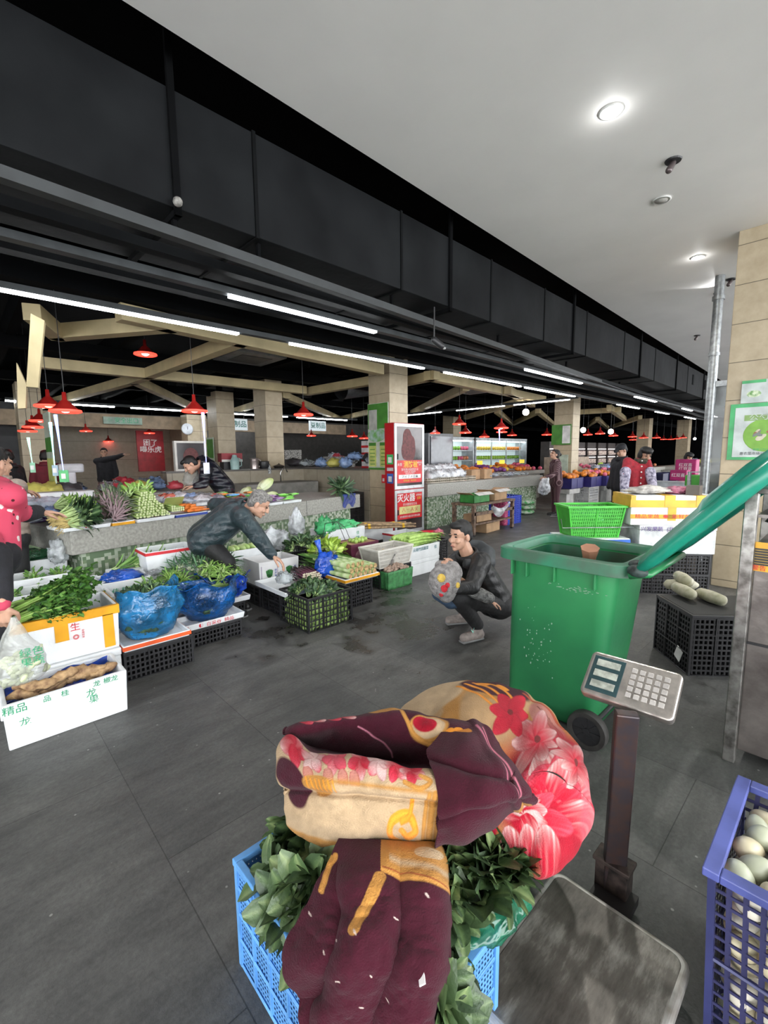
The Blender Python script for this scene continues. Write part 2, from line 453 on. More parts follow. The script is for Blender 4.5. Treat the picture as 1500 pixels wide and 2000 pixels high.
def along(a, off, x0, x1):
    """box run helper: start/end points on a slightly turned line y = off + a*x"""
    return Vector((x0, off + a*x0, 0)), Vector((x1, off + a*x1, 0))
def run(mb, a, off, x0, x1, z0, z1, wd, side=1):
    p, q = along(a, off, x0, x1); n = Vector((-a, 1, 0)).normalized()*wd*side
    P = [p, q, q+n, p+n]
    mb.add([(v.x, v.y, z0) for v in P] + [(v.x, v.y, z1) for v in P], [(0, 1, 2, 3), (7, 6, 5, 4), (0, 4, 5, 1), (1, 5, 6, 2), (2, 6, 7, 3), (3, 7, 4, 0)])
    return mb
seams = [-1.2, 0.1, 1.67, 3.12, 4.6, 5.9, 7.3, 9.0, 10.9, 13.7, 17, 21, 26]
t = thing('air_duct', 'big black air duct of flanged panels running under the dark ceiling edge', 'air duct', (0, 3.0, 3.0))
t.location = (0, 0, 0)
g = random.Random(3)
for i in range(len(seams)-1):
    x0, x1 = seams[i]+0.012, seams[i+1]-0.012
    run(MB(), 0.017, 2.97, x0, x1, 3.0, 3.66, 0.95).build('duct_panel', m_duct, t, bevel=0.006)
for s in seams: run(MB(), 0.017, 2.962, s-0.012, s+0.012, 2.992, 3.668, 0.966).build('flange', mat('flange_metal', (0.004, 0.0045, 0.005), 0.8, 0, spec=0.1), t)
for s in (1.13, 3.83, 6.8, 9.9, 12.6, 15.5, 19):
    mb = MB(); run(mb, 0.017, 2.945, s-0.02, s+0.02, 2.95, 4.5, 0.024); run(mb, 0.017, 2.945, s-0.02, s+0.02, 2.95, 2.985, 1.02); mb.build('hanger', m_black, t)
mb = MB(); run(mb, 0.07, 2.93, -1.5, 26, 2.84, 2.9, 0.07)
tr = one('cable_tray', mb, m_tray, 'grey cable tray running below the black duct', 'cable tray')
for s in (-0.5, 1.13, 1.72, 3.15, 5.2, 7.5, 10.5, 14): run(MB(), 0.07, 2.95, s-0.012, s+0.012, 2.9, 3.0, 0.03).build('tray_hanger', m_black, tr)
mb = MB(); run(mb, 0.03, 3.3, -1.5, 26, 2.86, 2.92, 0.09); run(mb, 0.02, 4.2, -1.5, 26, 2.95, 3.02, 0.12)
one('conduit_run', mb, m_duct, 'dark conduit run between the tray and the light rows', 'conduit')
mb = MB(); g = random.Random(5)
for x in np.arange(-2, 30, 1.35): mb.bx(x, x+0.12, 3.2, 30, 3.25, 3.5)
for y in (4.4, 5.3, 8.5, 12, 16, 22): mb.bx(-6, 40, y, y+0.14, 3.1, 3.28)
struct('ceiling_joists', mb, m_black)
mb = MB()
mb.lathe([(0.35, 0), (0.35, 14)], (4.5, 13, 3.6), 20, Matrix.Rotation(R(90), 4, 'Y'))
mb.lathe([(0.3, 0), (0.3, 9)], (7.5, 9.5, 3.25), 20, Matrix.Rotation(R(80), 4, 'Y') @ Matrix.Rotation(R(0), 4, 'X'))
one('round_duct', mb, mat('grey_duct', (0.10, 0.105, 0.11), 0.5, 0.4), 'round grey ventilation duct above the far stalls', 'air duct', smooth=True)

def light_row(a, off, z, x0, x1, lit, wd=0.055, label='', grp=None):
    t = thing('linear_light', label, 'light', (0, 0, 0), 0, grp)
    h = MB(); run(h, a, off-0.01, x0, x1, z+0.0, z+0.05, wd+0.02); h.build('housing', m_tubeoff, t)
    for s, e in lit:
        d = MB(); run(d, a, off, s, e, z-0.018, z+0.002, wd); d.build('tube', m_tube, t)
    return t
light_row(0.0, 4.64, 2.8, -3, 24, [(-3, -0.9), (-0.75, 2.32), (2.96, 5.28), (5.79, 8.1), (8.3, 10.5), (13.2, 14.9), (16.5, 17.9), (20, 21.5)], label='row of linear tube lights, the one farther from the duct')
light_row(0.012, 3.59, 2.8, -3, 24, [(1.75, 3.37), (6.57, 8.65), (11.7, 13.3), (16, 17.1), (20, 21)], label='row of linear tube lights beside the cable tray, mostly unlit')
def light_row_y(x, z, y0, y1, lit, label):
    t = thing('linear_light', label, 'light')
    MB().bx(x-0.04, x+0.04, y0, y1, z, z+0.06).build('housing', m_tubeoff, t)
    for s, e in lit: MB().bx(x-0.028, x+0.028, s, e, z-0.018, z+0.002).build('tube', m_tube, t)
light_row_y(11.0, 2.8, 4.8, 12, [(5.0, 6.5), (6.8, 8.4), (9, 11)], 'row of linear tube lights running across above the fruit stalls')

def column(x0, x1, y0, y1, z1, m, n):
    return struct('column_%d' % n, MB().bx(x0, x1, y0, y1, 0, z1), m, bevel=0.006)
column(6.1, 6.75, 0.3, 1.06, 3.75, m_coltile, 1)
column(5.96, 6.45, 6.1, 6.68, 4.4, m_coltile2, 2)
column(13.42, 13.9, 5.97, 6.55, 4.4, m_coltile2, 3)
column(16.39, 16.95, 12.7, 13.3, 4.4, m_coltile2, 4)
column(5.17, 5.6, 9.25, 9.8, 3.2, m_coltile2, 5)
column(5.11, 5.6, 11.7, 12.3, 3.2, m_coltile2, 6)
column(27.0, 27.6, 7.9, 8.5, 4.4, m_coltile2, 7)
column(31, 31.6, 7.0, 7.6, 4.4, m_coltile2, 8)
column(5.3, 5.9, 14.3, 14.8, 2.8, m_coltile2, 10)
column(1.15, 1.6, 13.0, 13.6, 3.2, m_coltile2, 9)
MBp = MB().cyl((5.35, 9.5, 3.2), (5.35, 9.5, 4.4), 0.1).cyl((5.35, 12, 3.2), (5.35, 12, 4.4), 0.08)
MBp.build('trim_1', m_black)['kind'] = 'structure'

beams = [
 ((1.053,6.793,3), (1.917,5.52,3), 1), ((1.053,6.793,3), (0.752,6.058,3), 1), ((1.436,5.451,3), (5.614,6.009,3), 1),
 ((1.186,9.034,3), (5.988,8.969,3), 1), ((1.771,17.809,3), (2.674,9.889,3), 1), ((2.674,9.889,3), (2.829,5.624,3), 1), ((2.704,9.865,3), (5.252,13.807,3), 1),
 ((7.041,15.082,3), (6.169,9.969,3), 1), ((5.954,9.899,3), (11.716,14.921,3), 1), ((11.716,14.921,3), (10.738,12.046,3), 1), ((6.202,9.12,3), (6.348,6.504,3), 1),
 ((6.955,6.819,3), (6.823,5.732,3), 1), ((6.768,5.851,3), (12.119,6.273,3), 1), ((12.13,11.233,3), (8.52,6.273,3), 1), ((14.1,9.018,3), (20.781,12.317,3), 1),
 ((20.781,12.317,3), (15.333,8.078,3), 1), ((15.302,8.101,3), (23.448,11.421,3), 1), ((9.715,5.917,3), (13.114,7.119,3), 1), ((15.388,11.285,3), (12.106,7.06,3), 1),
 ((16.94,7.342,3), (17.152,5.993,3), 1), ((27.886,11.733,3), (20.935,8.216,3), 1), ((20.935,8.216,3), (29.237,10.837,3), 1), ((27.353,9.783,3), (21.616,6.705,3), 1), ((16.092,5.949,3), (21.992,7.447,3), 1),
]
for i, (p, q, _) in enumerate(beams):
    p = Vector(p); q = Vector(q); d = q-p; a = math.atan2(d.y, d.x)
    MB().box(tuple((p+q)/2), (d.length+0.1, 0.16, 0.17), a).build('ceiling_beam', m_cream, bevel=0.004)['kind'] = 'structure'
for (pts) in ((((0.757,6.278,3.05)), ((0.873,6.286,3))), (((0.891,9.446,3)), ((1.133,10.976,2.9)))):
    p, q = [Vector(v) for v in pts]
mb = MB(); a = Vector((0.596,4.95,2.722)); b_ = Vector((0.694,5,2.693)); c = Vector((0.599,5,2.115)); d = Vector((0.513,4.95,2.11))
o3 = Vector((0.02, 0.09, 0)); mb.add([a, b_, c, d, a+o3, b_+o3, c+o3, d+o3], [(0, 1, 2, 3), (7, 6, 5, 4), (0, 4, 5, 1), (1, 5, 6, 2), (2, 6, 7, 3), (3, 7, 4, 0)])
mb.build('ceiling_beam', m_cream)['kind'] = 'structure'
mb = MB(); a = Vector((0.563,6,2.473)); b_ = Vector((0.624,6,2.266)); c = Vector((0.598,6,2.021)); d = Vector((0.535,6,2.012))
mb.add([a, b_, c, d, a+o3, b_+o3, c+o3, d+o3], [(0, 1, 2, 3), (7, 6, 5, 4), (0, 4, 5, 1), (1, 5, 6, 2), (2, 6, 7, 3), (3, 7, 4, 0)])
mb.build('ceiling_beam', m_cream)['kind'] = 'structure'

struct('wall_low_front', MB().bx(2.9, 6.05, 9.0, 9.22, 0, 1.2), m_walltile)
struct('wall_low_side', MB().bx(5.95, 6.15, 6.7, 9.22, 0, 1.2), m_walltile)
struct('trim_2', MB().bx(2.88, 6.1, 8.96, 9.26, 1.2, 1.23).bx(5.92, 6.18, 6.7, 9.22, 1.2, 1.23), mat('dark_ledge', (0.10, 0.09, 0.08), 0.4))
struct('trim_3', MB().bx(-4, 12, 14.9, 15.1, 2.36, 2.75), mat('brown_fascia', (0.26, 0.19, 0.12), 0.6))
struct('wall_shop', MB().bx(1.5, 6.0, 18.0, 18.2, 0, 2.75).bx(6.0, 6.2, 15.1, 18.2, 0, 2.75).bx(1.5, 1.7, 15.1, 18.2, 0, 2.75), tile_material('shop_tile', (0.50, 0.46, 0.36), 0.62, 9, 0.2))
struct('wall_shop_dark', MB().bx(6.2, 16, 17.0, 17.2, 0, 3.0), mat('dark_shop', (0.06, 0.055, 0.05), 0.7))
struct('wall_shop_left', MB().bx(-8, 1.5, 15.6, 15.8, 0, 3.0), mat('shutter_dark', (0.03, 0.03, 0.032), 0.6))
struct('ceiling_shop', MB().bx(1.7, 6.0, 15.15, 18.0, 2.6, 2.7), m_white)


# ================================================================== kinds of goods
def perf(name, col, px=0.02, pz=0.02, fx=0.6, fz=0.6, rough=0.45, ox=0.0, oz=0.0):
    """moulded plastic with rows of real see-through holes"""
    if name in MATS: return MATS[name]
    m, N, L, b = nodes(name)
    tc = N.new('ShaderNodeTexCoord'); s = N.new('ShaderNodeSeparateXYZ'); L.new(tc.outputs['Object'], s.inputs[0])
    def M(op, a, b_=None):
        n = N.new('ShaderNodeMath'); n.operation = op
        for i, v in enumerate((a, b_)):
            if v is None: continue
            if isinstance(v, (int, float)): n.inputs[i].default_value = v
            else: L.new(v, n.inputs[i])
        return n.outputs[0]
    u = M('FRACT', M('ADD', M('DIVIDE', M('ADD', s.outputs[0], s.outputs[1]), px), 50+ox)); v = M('FRACT', M('ADD', M('DIVIDE', s.outputs[2], pz), 50+oz))
    h = M('MULTIPLY', M('LESS_THAN', M('ABSOLUTE', M('SUBTRACT', u, 0.5)), fx/2), M('LESS_THAN', M('ABSOLUTE', M('SUBTRACT', v, 0.5)), fz/2))
    L.new(M('SUBTRACT', 1.0, h), b.inputs['Alpha'])
    n = N.new('ShaderNodeTexNoise'); n.inputs['Scale'].default_value = 8; n.inputs['Detail'].default_value = 5; L.new(tc.outputs['Object'], n.inputs['Vector'])
    r = N.new('ShaderNodeValToRGB'); e = r.color_ramp.elements; e[0].position = 0.35; e[0].color = (*[q*0.75 for q in col], 1); e[1].position = 0.65; e[1].color = (*col, 1); L.new(n.outputs['Fac'], r.inputs[0])
    L.new(r.outputs[0], b.inputs['Base Color']); b.inputs['Roughness'].default_value = rough
    return m

def crate(name, label, cat, c, d, m_solid, m_perf, rz=0.0, taper=0.0, rim=0.018, group=None, cell=0.11, lip=True, m_ribs=None):
    """open plastic crate: corner posts, ribs, rim and perforated walls; c = centre of the base"""
    t = thing(name, label, cat, c, rz, group)
    x, y, z = d[0]/2, d[1]/2, d[2]
    f = lambda h: 1 - taper*(1 - h/z)
    W = MB()
    for sx, sy in ((1, 0), (-1, 0), (0, 1), (0, -1)):
        if sx: P = [(sx*x*f(0), -y*f(0), 0.01), (sx*x*f(0), y*f(0), 0.01), (sx*x*f(z), y*f(z), z), (sx*x*f(z), -y*f(z), z)]
        else: P = [(-x*f(0), sy*y*f(0), 0.01), (x*f(0), sy*y*f(0), 0.01), (x*f(z), sy*y*f(z), z), (-x*f(z), sy*y*f(z), z)]
        W.add(P, [(0, 1, 2, 3)])
    W.build('wall_panel', m_perf, t, solid=0.003)
    B = MB(); B.bx(-x*f(0), x*f(0), -y*f(0), y*f(0), 0, 0.008)
    ps = 0.011
    for sx in (-1, 1):
        for sy in (-1, 1):
            B.tube([(sx*x*f(0), sy*y*f(0), 0), (sx*x*f(z), sy*y*f(z), z)], ps, 4)
    nx = max(1, round(d[0]/cell)); ny = max(1, round(d[1]/cell))
    for i in range(1, nx):
        u = -1+2*i/nx
        for sy in (-1, 1): B.tube([(u*x*f(0), sy*(y*f(0)+.003), 0), (u*x*f(z), sy*(y*f(z)+.003), z)], 0.0055, 4)
    for i in range(1, ny):
        u = -1+2*i/ny
        for sx in (-1, 1): B.tube([(sx*(x*f(0)+.003), u*y*f(0), 0), (sx*(x*f(z)+.003), u*y*f(z), z)], 0.0055, 4)
    nz_ = max(1, round(z/cell))
    for i in range(0, nz_):
        h = z*i/nz_ + 0.004; a, b = x*f(h)+0.004, y*f(h)+0.004
        B.tube([(-a, -b, h), (a, -b, h), (a, b, h), (-a, b, h), (-a, -b, h)], 0.005, 4)
    B.build('ribs', m_ribs or m_solid, t)
    if lip:
        Rm = MB(); w = rim
        Rm.bx(-x-w/2, x+w/2, -y-w/2, -y+w/2, z-0.018, z+0.004); Rm.bx(-x-w/2, x+w/2, y-w/2, y+w/2, z-0.018, z+0.004)
        Rm.bx(-x-w/2, -x+w/2, -y+w/2, y-w/2, z-0.018, z+0.004); Rm.bx(x-w/2, x+w/2, -y+w/2, y-w/2, z-0.018, z+0.004)
        Rm.build('rim', m_solid, t, bevel=0.003)
    return t

m_foam = mat('foam_white', (0.74, 0.765, 0.78), 0.75, 0, 0.05, 7, 0.15, 130)
m_foamd = mat('foam_dirty', (0.66, 0.68, 0.68), 0.75, 0, 0.14, 9, 0.15, 130)
m_blackp = mat('black_plastic', (0.018, 0.018, 0.02), 0.42, 0, 0.2)
p_black = perf('black_crate_holes', (0.018, 0.018, 0.02), 0.030, 0.036, 0.72, 0.66)
m_otape = mat('orange_tape', (0.72, 0.34, 0.02), 0.3, 0, 0.1)
m_ytape = mat('yellow_tape', (0.68, 0.40, 0.02), 0.3, 0, 0.1)
m_red = mat('print_red', (0.62, 0.02, 0.03), 0.5)
m_greenp = mat('print_green', (0.02, 0.32, 0.14), 0.5)
m_bluep = mat('print_blue', (0.03, 0.07, 0.35), 0.5)
m_cardb = mat('cardboard', (0.42, 0.27, 0.15), 0.8, 0, 0.1)

def foam_box(label, x0, x1, y0, y1, z0, z1, wall=0.022, name='foam_box', cat='box', m=None, rz=0.0, rim=None, group=None):
    """open foam box with thick walls; returns the Empty at its base"""
    t = thing(name, label, cat, ((x0+x1)/2, (y0+y1)/2, z0), rz, group)
    a, b, h = (x1-x0)/2, (y1-y0)/2, z1-z0
    k = 0.965
    vs = [(-a*k, -b*k, 0), (a*k, -b*k, 0), (a*k, b*k, 0), (-a*k, b*k, 0), (-a, -b, h), (a, -b, h), (a, b, h), (-a, b, h)]
    a2, b2 = a-wall, b-wall
    vs += [(-a2, -b2, h), (a2, -b2, h), (a2, b2, h), (-a2, b2, h), (-a2*k, -b2*k, wall), (a2*k, -b2*k, wall), (a2*k, b2*k, wall), (-a2*k, b2*k, wall)]
    fs = [(0, 3, 2, 1), (0, 1, 5, 4), (1, 2, 6, 5), (2, 3, 7, 6), (3, 0, 4, 7), (4, 5, 9, 8), (5, 6, 10, 9), (6, 7, 11, 10), (7, 4, 8, 11),
          (8, 9, 13, 12), (9, 10, 14, 13), (10, 11, 15, 14), (11, 8, 12, 15), (12, 13, 14, 15)]
    mb = MB(); mb.add(vs, fs)
    mb.build('foam_body', m or m_foam, t, bevel=0.006)
    if rim:
        rb = MB(); e = 0.003
        for (p, q, r, s) in ((-a-e, a+e, -b-e, -b+0.004), (-a-e, a+e, b-0.004, b+e), (-a-e, -a+0.004, -b, b), (a-0.004, a+e, -b, b)): rb.bx(p, q, r, s, h-0.032, h-0.006)
        rb.build('coloured_rim', rim, t)
    return t
def foam_tray(label, x0, x1, y0, y1, z0, h=0.05, group=None, rim=None, m=None):
    return foam_box(label, x0, x1, y0, y1, z0, z0+h, 0.014, 'foam_tray', 'tray', m, 0, rim, group)

def blob(mb, c, r, seed=0, amp=0.15, freq=3.0, n=28, k=18, squash=0.55, M=None):
    """crumpled closed lump"""
    Q = M or Matrix.Identity(4); P = []
    for i in range(k+1):
        ph = -math.pi/2 + math.pi*i/k; row = []
        for j in range(n):
            th = 2*math.pi*j/n
            d = Vector((math.cos(ph)*math.cos(th), math.cos(ph)*math.sin(th), math.sin(ph)))
            q = 1 + amp*fbm(d + Vector((seed*7.1, 0, 0)), freq, 4)
            z = d.z*q; z = z*squash if z < 0 else z
            row.append(Vector(c) + Q.to_3x3() @ Vector((d.x*q*r[0], d.y*q*r[1], z*r[2])))
        P.append(row)
    mb.grid(P, True); return mb
def open_bag(mb, c, r, h, seed=0, amp=0.12, flare=1.15, n=56, k=22, rim=0.05, lean=(0, 0), pinch=0.9):
    """plastic bag with an open ragged mouth: c base centre, r=(rx,ry)"""
    P = []
    for i in range(k+1):
        t = i/k
        prof = (0.62+0.38*math.sin(min(1, t*1.5)*math.pi/2)) if t < 0.67 else 1.0+(pinch-1.0)*math.sin((t-0.67)/0.33*math.pi/2)
        if t > 0.88: prof += (flare-1)*(t-0.88)/0.12
        row = []
        for j in range(n):
            th = 2*math.pi*j/n; d = Vector((math.cos(th), math.sin(th), t*1.7))
            q = prof*(1 + amp*fbm(d+Vector((seed*3.3, 0, 0)), 2.2, 4) + 0.03*math.sin(th*5+seed+t*4)*t)
            z = h*t + rim*t*t*fbm(Vector((math.cos(th)*0.8, math.sin(th)*0.8, seed)), 1.2, 2)*1.6
            row.append((c[0]+r[0]*q*math.cos(th)+lean[0]*t, c[1]+r[1]*q*math.sin(th)+lean[1]*t, c[2]+z))
        P.append(row)
    mb.add([c], []); mb.grid(P, True)
    return mb

# leafy plants --------------------------------------------------
def green(name, dark, mid, light, rough=0.5):
    return attr_mat(name, [(0.0, dark), (0.45, mid), (1.0, light)], rough, bump=0.25, bscale=90, trans=0.05)
g_dark = green('leaf_dark', (0.012, 0.032, 0.014), (0.035, 0.085, 0.03), (0.22, 0.34, 0.14))
g_choy = green('leaf_choy', (0.026, 0.05, 0.022), (0.08, 0.135, 0.05), (0.27, 0.35, 0.15), 0.42)
g_mid = green('leaf_mid', (0.03, 0.09, 0.018), (0.10, 0.24, 0.04), (0.30, 0.48, 0.12))
g_light = green('leaf_light', (0.08, 0.19, 0.03), (0.24, 0.42, 0.08), (0.52, 0.68, 0.26))
g_yel = green('leaf_yellow', (0.16, 0.30, 0.03), (0.42, 0.58, 0.08), (0.70, 0.80, 0.30))
m_stem = mat('stem_pale', (0.45, 0.60, 0.25), 0.45, 0, 0.15, 20)
m_stemw = mat('stem_white', (0.66, 0.72, 0.52), 0.45, 0, 0.1, 20)
def plant(label, m_leaf, m_st, n=12, size=0.09, w=0.55, curl=0.35, fold=0.25, stem=0.05, seed=0, name='leafy_green', cat='vegetable', group=None, wavy=0.25, openness=0.7, r=0.006):
    g = random.Random(seed)
    t = thing(name, label, cat, (0, 0, 0), 0, group)
    S = MB(); Lf = MB(); pts = []; ds = []; us = []; ss = []
    for i in range(n):
        th = 2.4*i + g.uniform(-.3, .3); k = openness*(0.25+0.75*i/n)
        d = Vector((math.cos(th)*k, math.sin(th)*k, 1.0-0.45*k)).normalized()
        b = Vector((math.cos(th), math.sin(th), 0))*0.012; e = b + d*stem*g.uniform(.8, 1.2)
        S.tube([b, (b+e)/2, e], [r*1.3, r, r*0.6], 5)
        pts.append(e - d*size*0.1); ds.append(d + Vector((g.gauss(0, .12), g.gauss(0, .12), 0))); us.append(Vector((-math.cos(th)*.9, -math.sin(th)*.9, 0.35))); ss.append(size*g.uniform(.75, 1.2))
    leaves(Lf, pts, ds, [-Vector(u) if False else u for u in us], ss, w, curl, fold, 6, None, wavy)
    Lf.build('leaves', m_leaf, t, smooth=True); S.build('stems', m_st, t, smooth=True)
    return t
def scatter(protos, spots, tilt=0.7, seed=0, scale=(0.85, 1.15), outward=None, label=None, group=None, dirv=None):
    """first uses of the prototypes, then copies; spots = list of points"""
    g = random.Random(seed); out = []
    for i, p in enumerate(spots):
        o = protos[i] if i < len(protos) else copy_tree(protos[i % len(protos)])
        if dirv is not None: nrm = Vector(dirv)
        elif outward is not None: nrm = (Vector(p) - Vector(outward)).normalized()
        else: nrm = Vector((0, 0, 1))
        nrm = (nrm + Vector((g.gauss(0, 1), g.gauss(0, 1), g.gauss(0, .4)))*tilt*0.4).normalized()
        q = nrm.to_track_quat('Z', 'Y') @ Matrix.Rotation(g.uniform(0, 6.28), 3, 'Z').to_quaternion()
        o.location = p; o.rotation_euler = q.to_euler(); o.scale = (g.uniform(*scale),)*3
        if label: o['label'] = label
        if group: o['group'] = group
        out.append(o)
    return out
def dome_spots(c, r, n, seed=0, q0=0.8, lo=0.05):
    g = random.Random(seed); P = []
    for i in range(n):
        z = lo + (1-lo)*(i+0.5)/n; th = i*2.399963 + g.uniform(-.3, .3); k = math.sqrt(max(0, 1-z*z)); q = g.uniform(q0, 1)
        P.append((c[0]+r[0]*k*math.cos(th)*q, c[1]+r[1]*k*math.sin(th)*q, c[2]+r[2]*z*q))
    return P

def stalk(name, label, cat, L_, r0, r1, m, group=None, n=10, bend=0.0, prof=None, leaf=None):
    """long vegetable lying along +X from its cut end at the origin"""
    t = thing(name, label, cat, (0, 0, 0), 0, group)
    k = 9; P = [(L_*i/(k-1), bend*math.sin(math.pi*i/(k-1)), 0) for i in range(k)]
    rs = prof or [r0+(r1-r0)*i/(k-1) for i in range(k)]
    MB().tube(P, rs, n).build('body', m, t, smooth=True, auto=50)
    return t


# ================================================================== foreground: blue crate of greens under a blanket
m_bluep2 = mat('sky_blue_plastic', (0.13, 0.36, 0.74), 0.45, 0, 0.12, 6, 0.05, 40)
p_blue = perf('sky_blue_holes', (0.12, 0.33, 0.70), 0.0125, 0.015, 0.55, 0.5)
c0 = crate('plastic_crate', 'sky-blue plastic crate full of dark leafy greens under the floral blanket', 'crate', (0.675, 0.835, 0), (0.375, 0.62, 0.345), m_bluep2, p_blue, cell=0.085, rim=0.022)
MB().bx(-0.155, 0.155, -0.28, 0.28, 0.02, 0.30).build('liner', mat('liner_dark', (0.012, 0.03, 0.015), 0.7), c0, bevel=0.03)
pr = [plant('dark green leafy choy sum bunch heaped in the sky-blue crate', g_choy, m_stem, 13, 0.066, 0.78, 0.5, 0.35, 0.03, s, 'choy_sum', group='dark leafy greens heaped in the sky-blue crate') for s in range(4)]
sp = dome_spots((0.675, 0.86, 0.28), (0.155, 0.27, 0.13), 70, 2, 0.85)
sp += dome_spots((0.89, 0.65, 0.36), (0.14, 0.115, 0.07), 40, 5, 0.85, 0.3)
g = random.Random(11)
sp += [(g.uniform(0.63, 0.67), g.uniform(0.53, 0.55), g.uniform(0.24, 0.36)) for _ in range(4)]
sp += [(g.uniform(0.545, 0.60), g.uniform(0.62, 1.02), g.uniform(0.29, 0.34)) for _ in range(12)]
scatter(pr, sp, 0.9, 4, (0.8, 1.2), outward=(0.74, 0.8, 0.05))
mb = MB(); blob(mb, (0.90, 0.57, 0.34), (0.13, 0.085, 0.05), 3, 0.2, 2.5)
one('plastic_bag', mb, film('film_green', (0.03, 0.22, 0.12), 0.75), 'small green plastic bag under the greens spilling toward the scale', 'bag', smooth=True)

# ---------------- floral blanket: quilt of draped surfaces with a printed pattern
def upsample(P, nu, nv):
    """Catmull-Rom through a net of control points -> nu x nv"""
    P = np.array(P, float)
    def one_axis(A, n):
        k = A.shape[0]; E = np.concatenate([[2*A[0]-A[1]], A, [2*A[-1]-A[-2]]]); t = np.linspace(0, k-1-1e-9, n); i = t.astype(int); f = (t-i)
        f = f.reshape((-1,)+(1,)*(A.ndim-1)); a, b, c, d = E[i], E[i+1], E[i+2], E[i+3]
        return 0.5*((2*b)+(-a+c)*f+(2*a-5*b+4*c-d)*f**2+(-a+3*b-3*c+d)*f**3)
    A = one_axis(P, nu); A = one_axis(A.transpose(1, 0, 2), nv).transpose(1, 0, 2)
    return A
def vnoise(X, Y, s, seed):
    """smooth 2-D value noise on arrays"""
    r = np.random.RandomState(seed).rand(64, 64); x = X*s; y = Y*s; i = np.floor(x).astype(int); j = np.floor(y).astype(int); fx = x-i; fy = y-j
    fx = fx*fx*(3-2*fx); fy = fy*fy*(3-2*fy); i %= 64; j %= 64; i1 = (i+1) % 64; j1 = (j+1) % 64
    return (r[i, j]*(1-fx)+r[i1, j]*fx)*(1-fy)+(r[i, j1]*(1-fx)+r[i1, j1]*fx)*fy
BUR = np.array((0.043, 0.0045, 0.012)); CREAM = np.array((0.40, 0.285, 0.17)); GOLD = np.array((0.37, 0.175, 0.04)); OR = np.array((0.58, 0.21, 0.02))
REDC = np.array((0.38, 0.006, 0.022)); PINK = np.array((0.50, 0.06, 0.09)); WHT = np.array((0.56, 0.37, 0.35)); ROSE = np.array((0.40, 0.16, 0.13))
def paint(C, mask, col):
    m = np.clip(mask, 0, 1)[..., None]; return C*(1-m)+np.asarray(col)*m
def ellm(X, Y, cx, cy, a, b, ang=0, soft=0.12):
    c, s = math.cos(math.radians(ang)), math.sin(math.radians(ang)); dx = X-cx; dy = Y-cy
    d = np.sqrt(((dx*c+dy*s)/a)**2+((-dx*s+dy*c)/b)**2); return np.clip((1-d)/soft+0.5, 0, 1)
def petal(C, X, Y, bx, by, tx, ty, w, c0, c1, streak=0.25, edge=None):
    L_ = math.hypot(tx-bx, ty-by); ux, uy = (tx-bx)/L_, (ty-by)/L_; dx = X-bx; dy = Y-by
    t = (dx*ux+dy*uy)/L_; s = (-dx*uy+dy*ux); tc = np.clip(t, 0, 1)
    hw = w*0.5*np.sin(np.pi*np.clip(tc*0.86+0.10, 0, 1))**0.7
    m = np.clip((hw-np.abs(s))/1.6+0.5, 0, 1)*(t > 0)*(t < 1)
    st = (vnoise(s+100, t*3, 0.45, 3)-0.5)*streak*1.6
    g = (np.clip(tc*1.12+st, 0, 1)**2.0)[..., None]
    col = np.asarray(c0)*(1-g)+np.asarray(c1)*g
    rimm = np.clip(1-(hw-np.abs(s))/3.0, 0, 1)[..., None]*0.6
    col = col*(1-rimm)+REDC*0.6*rimm
    return C*(1-m[..., None])+col*m[..., None]
def flower(C, X, Y, cx, cy, r, n, c0, c1, rot=0, w=0.75, eye=True):
    for i in range(n):
        a = math.radians(rot+360*i/n); k = r*(0.85+0.3*((i*7) % 3)/2)
        C = petal(C, X, Y, cx, cy, cx+k*math.cos(a), cy+k*math.sin(a), r*w, c0, c1)
    if eye: C = paint(C, ellm(X, Y, cx, cy, r*0.12, r*0.12), (0.12, 0.01, 0.01))
    return C
def scroll(C, X, Y, pts, w, col):
    P = np.array(upsample(np.array(pts, float)[:, None, :].repeat(2, 1), 40, 2))[:, 0, :]
    d = np.full(X.shape, 1e9)
    for i in range(len(P)-1):
        a, b = P[i, :2], P[i+1, :2]; ab = b-a; l = ab@ab+1e-9; t = np.clip(((X-a[0])*ab[0]+(Y-a[1])*ab[1])/l, 0, 1)
        d = np.minimum(d, np.hypot(X-a[0]-t*ab[0], Y-a[1]-t*ab[1]))
    C = paint(C, np.clip((w-d)/1.5+0.5, 0, 1), col); return paint(C, np.clip((w*0.4-d)/1.5+0.5, 0, 1), np.asarray(col)*1.25)

